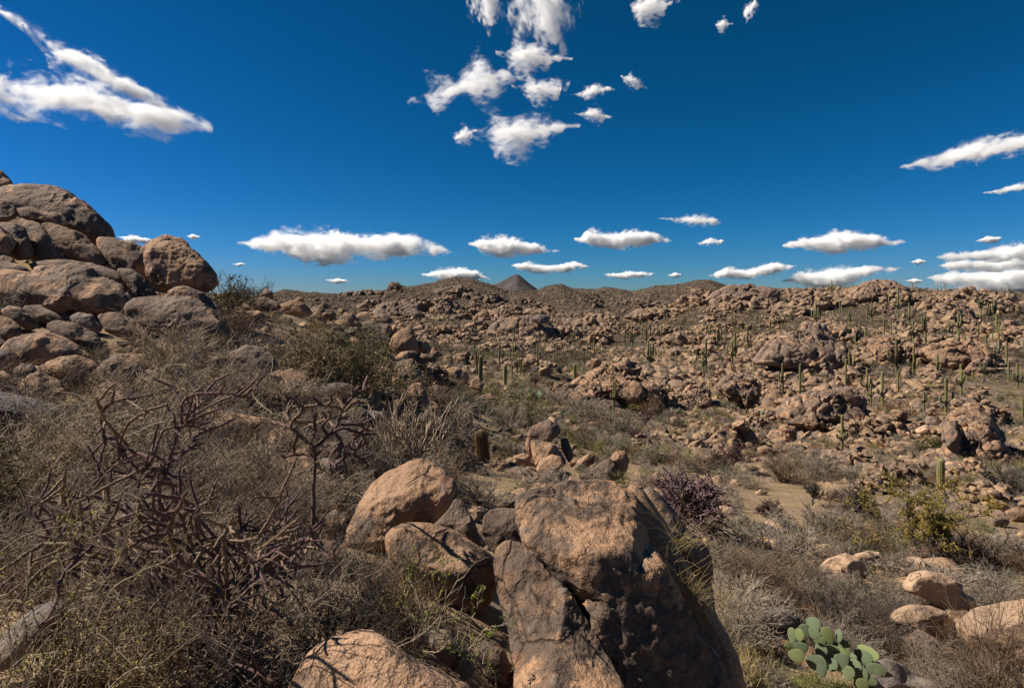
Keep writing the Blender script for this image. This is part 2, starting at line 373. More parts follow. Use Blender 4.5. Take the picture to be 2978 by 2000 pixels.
def boulder(poly, Y, thick=.75, lean=.35, slant=0.0, boxy=2.6, sub=5, mat='tan', seed=0, label='', cuts=(), amt=.6, rough=1.0, rcuts=5, name='boulder', blocks=0, grow_=1.0, cat='boulder', grain=0):
    """A boulder whose outline from the path is POLY; thick: depth half-size over half its mean width; lean: metres further back per metre up."""
    p = np.asarray(poly, float); x, y = p[:, 0], p[:, 1]; x2, y2 = np.roll(x, -1), np.roll(y, -1)
    cr = x * y2 - x2 * y; A = cr.sum() / 2
    cu, cv = ((x + x2) * cr).sum() / (6 * A), ((y + y2) * cr).sum() / (6 * A)
    if grow_ != 1: p = (p - [cu, cv]) * grow_ + [cu, cv]
    rr = outline_r(p, cu, cv); D, Fc = ico(sub)
    th = np.arctan2(D[:, 2], D[:, 0]); rho = np.hypot(D[:, 0], D[:, 2])
    rt = np.interp(th, np.linspace(-math.pi, math.pi, 361), np.append(rr, rr[0]))
    q = np.stack([D[:, 0], D[:, 1], D[:, 2]], -1)
    c = np.sign(D[:, 1]) * np.maximum(1 - rho ** boxy, 0) ** (1 / boxy)
    q[:, 1] = c
    g = np.random.default_rng(seed + 100)
    for k in range(rcuts):
        n = nrm(np.array([g.normal() * .7, -abs(g.normal()) - .5, g.normal() * .7])); cutd = g.uniform(.62, .9)
        s = q @ n; q = q - np.where(s > cutd, (s - cutd) * .9, 0)[:, None] * n * [0, 1, 0] / max(n[1] ** 2, .3) * abs(n[1])
    for n, cutd in cuts:
        n = nrm(np.array(n, float)); s = q @ n
        q[:, 1] += np.where(s > cutd, (s - cutd) / max(-n[1], .25), 0) * (1 if n[1] < 0 else -1)
    size = math.sqrt(abs(A)) / F * Y
    u = cu + rt * D[:, 0]; v = cv - rt * D[:, 2]
    xl = rt * D[:, 0] / F * Y; zl = rt * D[:, 2] / F * Y
    Yv = Y + lean * zl + slant * xl + q[:, 1] * thick * size * .56
    V = at(u, v, Yv)
    ctr = at(cu, cv, Y)
    if blocks: V = blocky(V - ctr, Fc, size, blocks, seed); V = blocky(V, Fc, size, blocks * 4, seed + 1, .6) + ctr
    if grain:                                      # weathered flutes running down the rock
        q_ = (V - ctr) / size; s_ = q_[:, 0] * .83 + q_[:, 2] * .55; t_ = q_[:, 0] * .55 - q_[:, 2] * .83
        fl = ridge(np.stack([s_ * 4.2 + .35 * vnoise(q_ * 2.5, seed), t_ * .9, q_[:, 1] * 1.5], -1), 3, seed + 5)
        V = V + vnormals(V, Fc) * (grain * size * fl * np.clip(.25 - q_[:, 2] * 1.5, .12, 1))[:, None]
    V = displace(V - ctr, Fc, size, seed, amt, rough) + ctr
    me = mk_mesh(name, V - ctr, Fc, [M_ROCK[mat]])
    o = link(name, me, ctr); tag(o, label, cat)
    SPL.append((Y, p, None)); HERO.append((cu, cv, math.sqrt(abs(A)), o))
    return o
SPL, HERO, BASES, DOMES, PEND = [], [], [], [], []
def later(p, Y, *a, **k): PEND.append((np.asarray(p, float), Y, a, k))
def inside(p, x, y):
    c = False
    for k in range(len(p)):
        (ax, ay), (bx, by) = p[k], p[k - 1]
        if (ay > y) != (by > y) and x < (bx - ax) * (y - ay) / (by - ay) + ax: c = not c
    return c
def settle():
    """sets every waiting boulder on the ground below it, or on the boulder that carries it, lowest first"""
    done = []
    for p, Y, a, k in sorted(PEND, key=lambda t: -t[0][:, 1].max()):
        cu, vb, h = p[:, 0].mean(), p[:, 1].max(), np.ptp(p[:, 1]); Yn = None
        if 'filling' in a[7] or 'behind the lower tier' in a[7]: Yn = Y * (1.16 if 'filling' in a[7] else 1.12)
        for dp, dY in DOMES:
            if Yn is None and inside(dp, cu, vb - 2): Yn = dY * .985 + .8 * max(dp[:, 1].max() - vb, 0) / F * dY
        if Yn is None:
            for q, qY, qo in done:
                if inside(q, cu, vb + 5) or inside(q, cu - h * .3, vb + 4) or inside(q, cu + h * .3, vb + 4): Yn = max(qY * min(max(Y / qo, .97), 1.10), qY * 1.0); break
        if Yn is None:
            Yn = ground_hit(cu, vb - .07 * h)
            if Yn is None or (Yn > 1.9 * Y and cu < 1230): Yn = Y * 1.1
        hg = ground_hit(cu, vb - .10 * h)
        if hg and 'filling' not in a[7] and 'lower tier' not in a[7]: Yn = min(Yn, hg)
        if cu < 430 and Y > 10 and 'filling' not in a[7] and 'lower tier' not in a[7]: Yn = min(Yn, Y * 1.05) * .98
        done.append((p, Yn, Y)); boulder(p, Yn, *a, **k)
def Z(x0, y0, s, pts): return [(x0 + a / s, y0 + b / s) for a, b in pts]
z1 = lambda *p: Z(0, 450, 2.24, p)
z2 = lambda *p: Z(900, 700, 2.24, p)
z3 = lambda *p: Z(1978, 700, 2.24, p)
z4 = lambda *p: Z(0, 1100, 1.742, p)
z5 = lambda *p: Z(900, 1250, 1.868, p)
z6 = lambda *p: Z(1978, 1300, 2.24, p)
z7 = lambda *p: Z(0, 1000, 3.136, p)
z8 = lambda *p: Z(600, 850, 3.136, p)
z9 = lambda *p: Z(1200, 880, 3.136, p)
zA = lambda *p: Z(2100, 1100, 2.614, p)

# foreground group in the middle
boulder(z5((1120,380),(1160,340),(1280,330),(1420,290),(1560,280),(1680,300),(1770,370),(1805,470),(1830,620),(1910,760),(2000,930),(2110,1150),(2240,1330),(2270,1560),
   (1740,1560),(1600,1200),(1500,1020),(1420,880),(1350,830),(1230,740),(1180,630),(1140,520)), 4.15, 1.05, .34, .12, 3.4, 7, 'hero', 11,
   'huge dark-topped boulder filling the lower middle, its steep cracked face in shade', cuts=(((-.15, -.62, .85), .70), ((.1, -1, -.05), .70), ((-.55, -.85, .15), .80)), amt=.45, rough=2.1, rcuts=0, grain=.075)
boulder(z5((1640,275),(1780,285),(1850,320),(1885,420),(1940,560),(2010,680),(2090,800),(2190,960),(2240,1080),(2340,1300),(2370,1560),(2240,1560),(2110,1160),(1960,850),(1850,640),(1800,440),(1740,330)),
   4.38, .6, .45, .1, 3.0, 6, 'warm', 12, 'long tan split slab running down the flank of the huge dark-topped boulder', amt=.4, rough=1.8, rcuts=1, grain=.05)
boulder(z5((1800,290),(1885,330),(1960,420),(2065,560),(2160,640),(2195,720),(2185,830),(2120,800),(2020,700),(1930,560),(1870,430)), 4.95, .9, .4, .1, 2.6, 6, 'dark', 13,
   'dark brown overhanging boulder behind the long tan split slab', amt=.6)
boulder(z5((2080,760),(2150,740),(2185,800),(2195,1000),(2260,1190),(2330,1340),(2340,1500),(2270,1400),(2180,1150),(2110,960)), 4.6, .8, .6, 0, 2.6, 5, 'mid', 14,
   'narrow brown rock wedged low against the outer edge of the tan split slab', amt=.5)
boulder(z5((1010,680),(1060,620),(1120,610),(1180,650),(1240,740),(1350,830),(1420,900),(1500,1020),(1600,1200),(1700,1380),(1740,1560),(1160,1560),(1120,1250),(1080,1050),(1040,860)),
   3.55, .85, .8, -.25, 2.8, 7, 'hero', 15, 'tall leaning slab with orange and black patches, propped against the huge boulder', cuts=(((-.5, -1, .25), .45), ((.6, -1, .1), .5)), amt=.42, rough=2.0, rcuts=1, grain=.035)
boulder(z5((100,680),(200,560),(262,420),(340,300),(420,230),(510,210),(540,180),(620,170),(720,215),(790,260),(797,310),(762,390),(700,480),(660,510),(520,525),(420,575),(400,680),(280,720),(160,720)),
   6.0, .85, .55, -.1, 2.5, 6, 'tan', 16, 'pale-topped tan boulder with a rough crest and cactus shadows, beside the leafless cholla', amt=.6, rough=2.0)
boulder(z5((415,580),(440,540),(520,515),(620,508),(760,535),(860,590),(950,640),(1010,690),(1036,760),(1020,850),(990,930),(930,985),(830,1010),(720,1060),(600,1020),(540,900),(470,760),(425,650)),
   4.6, .9, .45, .1, 2.4, 6, 'tan', 17, 'smooth rounded tan boulder striped with branch shadows, behind the bright green sprig', amt=.4)
boulder(z5((670,520),(760,420),(790,365),(840,388),(885,470),(925,560),(935,640),(870,640),(780,560)), 5.6, .8, .4, 0, 2.5, 5, 'dark', 18,
   'dark shaded boulder in the gap between the two rounded tan boulders', amt=.6)
boulder(z5((930,560),(938,465),(980,425),(1060,418),(1140,440),(1165,540),(1160,640),(1080,640),(1010,680),(960,630)), 5.2, .9, .35, 0, 2.8, 5, 'tan', 19,
   'squarish tan boulder tucked in behind the top of the leaning slab', amt=.5)
boulder(z5((1022,405),(1060,380),(1110,383),(1145,408),(1135,440),(1050,430)), 5.4, .9, .2, 0, 2.4, 4, 'mid', 20, 'small brown stone lying on top of the squarish tan boulder')
boulder(z5((-110,1400),(0,1215),(100,1140),(250,1093),(370,1093),(450,1140),(560,1220),(700,1290),(850,1380),(900,1450),(800,1620),(-150,1620)), 2.45, .9, .5, 0, 2.3, 6, 'warm', 21,
   'low domed tan boulder cut off by the bottom edge, pale patch on its crown', amt=.4, rough=1.5, rcuts=1)
boulder(z4((-60,1400),(0,1310),(80,1230),(180,1160),(270,1125),(335,1140),(320,1230),(210,1350),(90,1450),(-40,1500)), 2.7, .9, .4, 0, 2.4, 6, 'grey', 22,
   'grey speckled boulder in the bottom corner behind thin leafy twigs', amt=.4)
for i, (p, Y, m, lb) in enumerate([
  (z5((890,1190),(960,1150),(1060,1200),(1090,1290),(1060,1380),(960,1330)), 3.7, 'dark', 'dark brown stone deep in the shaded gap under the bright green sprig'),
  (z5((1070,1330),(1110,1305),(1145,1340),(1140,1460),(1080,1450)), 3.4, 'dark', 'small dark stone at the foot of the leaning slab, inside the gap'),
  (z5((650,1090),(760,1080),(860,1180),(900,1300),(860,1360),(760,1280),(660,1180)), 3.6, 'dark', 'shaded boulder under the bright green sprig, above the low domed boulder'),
  (z8((700,1530),(760,1480),(860,1420),(910,1440),(900,1500),(840,1560),(760,1600),(700,1600)), 6.6, 'tan', 'orange-lit angular rock behind the trunk of the leafless cholla'),
  (z8((1010,1540),(1060,1510),(1150,1500),(1230,1560),(1220,1620),(1080,1640),(1010,1610)), 6.8, 'grey', 'grey slabby rock low behind the leafless cholla'),
  (z8((1060,1380),(1150,1360),(1290,1400),(1360,1470),(1330,1540),(1200,1540),(1080,1470)), 8.2, 'mid', 'brown rock half hidden by the lower joints of the leafless cholla'),
  (z8((-40,1120),(60,1070),(250,1100),(440,1130),(620,1150),(700,1200),(500,1250),(300,1260),(150,1330),(0,1320),(-60,1240)), 8.6, 'tan', 'broad flat tan ledge among grey twigs, between the two chollas'),
  (z8((-60,1330),(60,1290),(200,1290),(330,1360),(300,1440),(120,1470),(-40,1450)), 7.6, 'tan', 'pale rock just below the broad flat tan ledge'),
  (z7((650,690),(720,660),(790,690),(780,740),(680,750)), 8.0, 'dark', 'small dark stone under the leafy bush in front of the shaded boulders'),
  (z7((880,720),(960,705),(1060,730),(1050,790),(930,810),(880,770)), 8.0, 'grey', 'blue-grey stone behind the highest joints of the big cholla'),
  (z7((720,900),(800,860),(910,890),(900,950),(780,950)), 7.2, 'grey', 'grey stone among pale twigs, beside the big cholla'),
  (z4((1430,420),(1470,390),(1550,350),(1600,420),(1560,520),(1440,500)), 6.8, 'tan', 'orange-brown upright rock under the outer joints of the leafless cholla'),
  (z4((1600,430),(1640,400),(1740,410),(1760,470),(1690,490),(1610,460)), 7.4, 'grey', 'blue-grey rock behind the drooping joints of the leafless cholla'),
  (z4((1450,560),(1560,500),(1680,470),(1740,560),(1640,620),(1480,640)), 6.4, 'tan', 'tan slab leaning below the blue-grey rock'),
  (z4((1380,790),(1480,720),(1600,690),(1660,760),(1560,850),(1430,880)), 5.6, 'mid', 'brown sloping rock at the tips of the big cholla branches'),
  (z4((1640,700),(1700,660),(1760,700),(1740,830),(1680,850)), 5.8, 'dark', 'dark hollow rock against the pale-topped tan boulder'),
  (z4((1440,900),(1560,830),(1700,820),(1770,900),(1700,990),(1500,1000)), 5.0, 'dark', 'shaded rock below the pale-topped tan boulder, among dry stems'),
  (z4((-30,780),(40,760),(130,790),(140,840),(40,860),(-40,850)), 6.0, 'tan', 'tan rock at the picture edge behind the big cholla'),
]):
    later(p, Y, .85, .35, 0, 2.5, 5, m, 30 + i, lb, amt=.6)

# pile on the slope to the left
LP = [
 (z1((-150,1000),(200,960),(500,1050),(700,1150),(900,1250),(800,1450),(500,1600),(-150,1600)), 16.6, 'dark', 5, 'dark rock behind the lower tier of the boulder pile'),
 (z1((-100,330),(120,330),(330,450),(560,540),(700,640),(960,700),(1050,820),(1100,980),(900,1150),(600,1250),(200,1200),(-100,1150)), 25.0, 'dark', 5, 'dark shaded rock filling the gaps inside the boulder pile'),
 (z1((-90,90),(0,105),(30,140),(70,175),(68,205),(20,232),(-90,240)), 25, 'tan', 4, 'rough orange rock at the very top edge of the boulder pile'),
 (z1((10,240),(60,225),(200,205),(320,215),(420,250),(520,310),(600,380),(660,450),(705,510),(714,550),(640,575),(560,540),(440,470),(300,440),(150,400),(60,330),(-20,280)), 23.5, 'mid', 6, 'great smooth dome-shaped boulder crowning the pile against the sky'),
 (z1((125,352),(200,345),(320,372),(400,395),(445,440),(420,464),(330,455),(220,432),(140,405)), 21.6, 'tan', 5, 'thin pale slab sticking out under the dome-shaped boulder'),
 (z1((-40,285),(60,308),(102,350),(98,410),(40,430),(-40,425)), 21.8, 'tan', 4, 'pale square block under the dome, at the picture edge'),
 (z1((150,455),(200,438),(255,445),(330,530),(400,640),(425,700),(300,705),(215,690),(200,640),(210,590),(175,530)), 21.0, 'dark', 5, 'narrow dark half of a split boulder below the dome'),
 (z1((262,455),(330,450),(430,480),(560,540),(640,610),(674,680),(670,722),(560,710),(430,700),(390,640),(320,530)), 21.2, 'dark', 5, 'broad dark half of a split boulder below the dome'),
 (z1((-20,450),(90,452),(150,480),(190,560),(218,630),(190,680),(110,680),(60,620),(0,520)), 20.2, 'dark', 5, 'dark grey boulder with a pale lower rim, next to the split boulder'),
 (z1((-60,440),(0,470),(60,530),(92,575),(60,640),(-60,668)), 19.6, 'tan', 4, 'orange rounded rock at the picture edge below the square block'),
 (z1((-60,640),(40,640),(95,680),(80,702),(-60,705)), 19.3, 'mid', 4, 'low brown rock at the picture edge above the dark ledges'),
 (z1((640,550),(740,552),(850,580),(930,640),(976,730),(972,805),(920,815),(800,760),(700,770),(680,700),(645,640)), 21.2, 'mid', 5, 'blocky grey-brown boulder between the dome and the balanced round boulder'),
 (z1((760,565),(850,570),(930,600),(950,650),(900,640),(820,600)), 23.5, 'mid', 4, 'flat capstone peeping over the blocky grey-brown boulder'),
 (z1((930,605),(980,560),(1080,528),(1170,548),(1222,590),(1222,640),(1100,680),(960,700),(925,660)), 22.4, 'mid', 5, 'brown boulder poking up behind the balanced round boulder'),
 (z1((968,660),(1000,600),(1100,583),(1200,598),(1280,650),(1340,720),(1390,780),(1402,840),(1345,895),(1220,870),(1110,885),(1030,850),(980,780)), 20.0, 'mid', 6, 'big balanced round boulder standing out against the sky'),
 (z1((190,712),(400,695),(600,712),(740,758),(830,850),(835,900),(600,800),(400,750),(215,765)), 19.6, 'dark', 5, 'long dark ledge behind the pale bulging boulder'),
 (z1((-60,690),(60,700),(160,740),(205,775),(100,780),(-60,785)), 19.0, 'dark', 4, 'dark ledge at the picture edge behind the pale bulging boulder'),
 (z1((-80,768),(120,762),(225,792),(245,748),(330,735),(460,720),(560,735),(680,790),(790,840),(842,920),(832,1000),(800,1050),(640,1040),(480,1015),(330,1030),(200,965),(100,965),(40,920),(-80,900)), 17.6, 'tan', 6, 'large pale bulging boulder with a rolled lip, in the middle of the pile'),
 (z1((770,752),(855,752),(940,810),(1022,910),(960,960),(870,900),(800,800)), 18.8, 'dark', 5, 'grey leaning boulder at the end of the pale bulging boulder'),
 (z1((1090,915),(1150,868),(1230,862),(1320,900),(1400,970),(1470,1080),(1440,1150),(1300,1080),(1180,960)), 18.6, 'mid', 5, 'smooth brown boulder supporting the balanced round boulder'),
 (z1((820,1000),(850,955),(950,928),(1100,923),(1230,945),(1330,1000),(1410,1080),(1467,1160),(1430,1218),(1300,1200),(1140,1170),(980,1120),(840,1070)), 16.6, 'dark', 6, 'big dark purplish boulder low on the pile behind pale twigs'),
 (z1((0,1015),(60,988),(140,1000),(210,1060),(243,1115),(190,1138),(90,1090)), 16.0, 'tan', 4, 'tan wedge rock below the pale bulging boulder'),
 (z1((150,995),(260,980),(400,1060),(440,1090),(330,1100),(240,1080)), 17.0, 'dark', 4, 'dark slab tucked under the pale bulging boulder'),
 (z1((455,1055),(520,1028),(600,1050),(662,1130),(650,1155),(560,1140),(480,1100)), 16.0, 'grey', 4, 'small grey block under the end of the pale bulging boulder'),
 (z1((640,1050),(760,1036),(870,1090),(965,1180),(930,1235),(800,1190),(690,1140)), 16.2, 'dark', 5, 'dark blue-grey boulder beside the small grey block'),
 (z1((310,1115),(370,1088),(480,1108),(620,1170),(705,1280),(690,1335),(600,1300),(500,1230),(370,1190)), 15.4, 'dark', 5, 'long dark tilted boulder above the tan loaf-shaped boulder'),
 (z1((-5,1290),(60,1210),(180,1168),(310,1162),(430,1208),(515,1280),(490,1328),(330,1340),(170,1368),(40,1355)), 14.0, 'tan', 5, 'tan loaf-shaped boulder with a black-stained side'),
 (z1((-60,1030),(70,1078),(132,1130),(110,1195),(60,1220),(-60,1265)), 14.6, 'tan', 4, 'yellowish split rock at the picture edge above the loaf-shaped boulder'),
 (z7((420,190),(560,130),(690,112),(800,150),(890,215),(860,290),(700,330),(520,330),(400,280)), 12.6, 'mid', 5, 'tan-topped boulder right under the loaf-shaped boulder'),
 (z7((100,520),(190,390),(280,290),(350,260),(430,290),(530,350),(590,430),(560,540),(360,560),(120,560)), 11.2, 'tan', 5, 'rounded orange-brown boulder behind leafy twigs below the loaf-shaped boulder'),
 (z7((900,230),(960,160),(1060,115),(1160,112),(1260,160),(1310,230),(1290,330),(1150,350),(980,340),(920,290)), 12.4, 'mid', 5, 'rounded brown boulder with a warm rim, half sunk in grey brush'),
 (z7((870,420),(1000,360),(1180,380),(1270,480),(1240,620),(1050,700),(900,600)), 10.6, 'dark', 5, 'pitted dark boulder in the shade of the leafy bush'),
 (z7((130,230),(200,180),(300,190),(330,260),(250,300),(150,290)), 12.8, 'mid', 4, 'small brown stone under the overhang of the loaf-shaped boulder'),
 (z7((-60,260),(30,250),(110,300),(90,340),(-60,340)), 11.6, 'tan', 4, 'low brown rock at the picture edge under the loaf-shaped boulder'),
 (z1((1500,1290),(1600,1248),(1700,1258),(1785,1320),(1810,1390),(1700,1450),(1560,1400),(1510,1350)), 13.0, 'dark', 5, 'smooth dark boulder sunk in grey brush on the slope'),
 (z1((1495,1110),(1560,1040),(1600,1028),(1650,1060),(1648,1100),(1560,1160),(1510,1150)), 19.0, 'tan', 5, 'sunlit tan boulder beside the big dark purplish boulder'),
 (z1((1590,1025),(1680,1016),(1745,1050),(1730,1095),(1650,1100)), 20.0, 'tan', 4, 'rounded tan boulder touching the sunlit one on the brushy slope'),
 (z1((1620,960),(1720,928),(1800,958),(1835,1000),(1760,1020),(1650,1015)), 24.0, 'mid', 4, 'brown flat-topped boulder on the crest of the brushy slope'),
 (z1((1725,1020),(1750,1005),(1800,995),(1852,1010),(1830,1050),(1750,1050)), 22.0, 'mid', 4, 'small brown boulder below the flat-topped one'),
 (z1((1825,985),(1900,953),(1980,970),(2033,1030),(1980,1060),(1860,1030)), 24.0, 'tan', 5, 'tan hump-backed boulder on the crest of the brushy slope'),
 (z1((1905,965),(1940,925),(1965,935),(1975,970)), 25.5, 'tan', 4, 'small pointed stone on the back of the hump-backed boulder'),
 (z1((1690,920),(1730,873),(1770,890),(1778,940)), 27.0, 'mid', 4, 'lone small boulder on the skyline behind the leafless bush'),
 (z1((2025,1055),(2060,990),(2110,973),(2185,1040),(2150,1085),(2060,1090)), 24.5, 'mid', 5, 'tilted grey-brown rock at the end of the crest'),
 (z8((640,260),(690,218),(760,225),(790,270),(700,300)), 21, 'tan', 4, 'small tan stone in grey brush below the hump-backed boulder'),
 (z8((800,590),(850,530),(920,515),(950,560),(930,640),(840,640)), 17, 'tan', 4, 'tan rock at the near side of the big green bush'),
 (z8((880,720),(950,670),(1050,680),(1180,740),(1190,790),(1060,810),(930,790)), 14, 'dark', 5, 'dark grey flat rock below the big green bush'),
 (z8((690,740),(780,700),(880,740),(930,800),(860,870),(720,850)), 12.5, 'tan', 4, 'tan rock in pale twigs beside the dark grey flat rock'),
 (z8((290,850),(350,830),(420,860),(400,930),(310,930)), 10.5, 'grey', 4, 'small grey stone above a dark hollow on the brushy slope'),
 (z8((1010,910),(1060,860),(1180,825),(1290,840),(1360,890),(1340,960),(1200,990),(1060,975)), 13.0, 'grey', 5, 'pale grey flat-topped boulder behind the leafless cholla'),
 (z8((1400,1060),(1460,1025),(1530,1050),(1540,1120),(1420,1130)), 11.0, 'tan', 4, 'orange rock beside the raised joints of the leafless cholla'),
 (z8((1500,900),(1600,870),(1760,905),(1770,950),(1640,1000),(1520,1000)), 14.5, 'grey', 4, 'flat grey rock in front of the dark round boulder'),
 # heap at the end of the left slope
 (z8((1140,330),(1200,260),(1260,210),(1340,205),(1370,250),(1330,330),(1230,370)), 27, 'tan', 5, 'sunlit tan boulder at the outer edge of the capped heap'),
 (z8((1285,240),(1310,212),(1370,240),(1420,300),(1400,340),(1310,300)), 26.2, 'dark', 4, 'dark wedge rock leaning on the sunlit tan boulder'),
 (z8((1360,215),(1430,185),(1540,195),(1640,205),(1690,250),(1680,290),(1560,285),(1420,268)), 27, 'mid', 5, 'long flat capstone lying across the heap'),
 (z8((1410,290),(1470,270),(1570,285),(1630,360),(1650,420),(1560,440),(1450,400)), 26, 'dark', 5, 'dark rounded boulder directly under the long flat capstone'),
 (z8((1580,290),(1660,290),(1700,340),(1695,400),(1650,420)), 26.4, 'mid', 4, 'narrow rounded boulder under the end of the long flat capstone'),
 (z8((1690,300),(1730,290),(1740,350),(1710,390)), 27, 'tan', 3, 'thin upright stone wedged beside the capped heap'),
 (z8((1735,330),(1770,285),(1850,300),(1900,370),(1820,380)), 27.5, 'mid', 4, 'rounded boulder behind the pyramid-shaped rock'),
 (z8((1240,370),(1310,320),(1380,320),(1390,390),(1300,420)), 25, 'grey', 4, 'blue-grey broken rock in front of the capped heap'),
 (z8((1665,470),(1720,390),(1790,335),(1840,337),(1900,410),(1928,480),(1920,530),(1800,550),(1710,545)), 24, 'tan', 5, 'pyramid-shaped rock with one sunlit side, below the capped heap'),
 (z8((1610,480),(1640,448),(1670,465),(1660,500)), 24, 'tan', 3, 'little round stone touching the pyramid-shaped rock'),
 (z8((1920,490),(1950,440),(2010,450),(2050,510),(2030,560),(1940,540)), 24.6, 'tan', 4, 'orange boulder at the outer side of the pyramid-shaped rock'),
 (z8((2040,540),(2080,500),(2120,540),(2120,590),(2050,590)), 25.5, 'dark', 4, 'dark rock at the tip of the left slope'),
 (z8((1720,600),(1780,545),(1900,535),(1935,560),(1880,600),(1760,620)), 21.5, 'tan', 4, 'pale flat rock between the pyramid-shaped rock and the dark round boulder'),
 (z8((1960,560),(2060,580),(2110,620),(2060,640),(1970,620)), 23, 'dark', 4, 'dark tilted slab behind the dark round boulder'),
 (z8((1900,620),(1960,600),(2010,650),(2010,710),(1950,720)), 22, 'mid', 4, 'brown rock pressed against the dark round boulder'),
 (z8((2010,650),(2050,630),(2100,660),(2090,710),(2020,705)), 22.5, 'tan', 4, 'small rounded tan rock next to the dark round boulder'),
 (z8((1708,860),(1715,740),(1740,650),(1800,620),(1880,615),(1920,680),(1965,800),(1965,860),(1880,890),(1790,905),(1730,890)), 18, 'mid', 5, 'dark round boulder standing behind the pointed sunlit slab'),
 (z8((1600,1100),(1700,1010),(1820,890),(1900,840),(1950,835),(1990,920),(2025,1010),(1960,1050),(1800,1080),(1660,1140)), 15.5, 'tan', 5, 'pointed sunlit slab rising beside the stalky shrub'),
 (z8((1980,880),(2100,850),(2190,870),(2190,960),(2060,970)), 19.5, 'dark', 4, 'dark shaded rock past the pointed sunlit slab'),
]
for i, (p, Y, m, sub, lb) in enumerate(LP):
    later(p, Y, .95, .3, 0, 2.9, sub, m, 60 + i, lb, amt=.6, rcuts=9, rough=1.9, grow_=1.07)

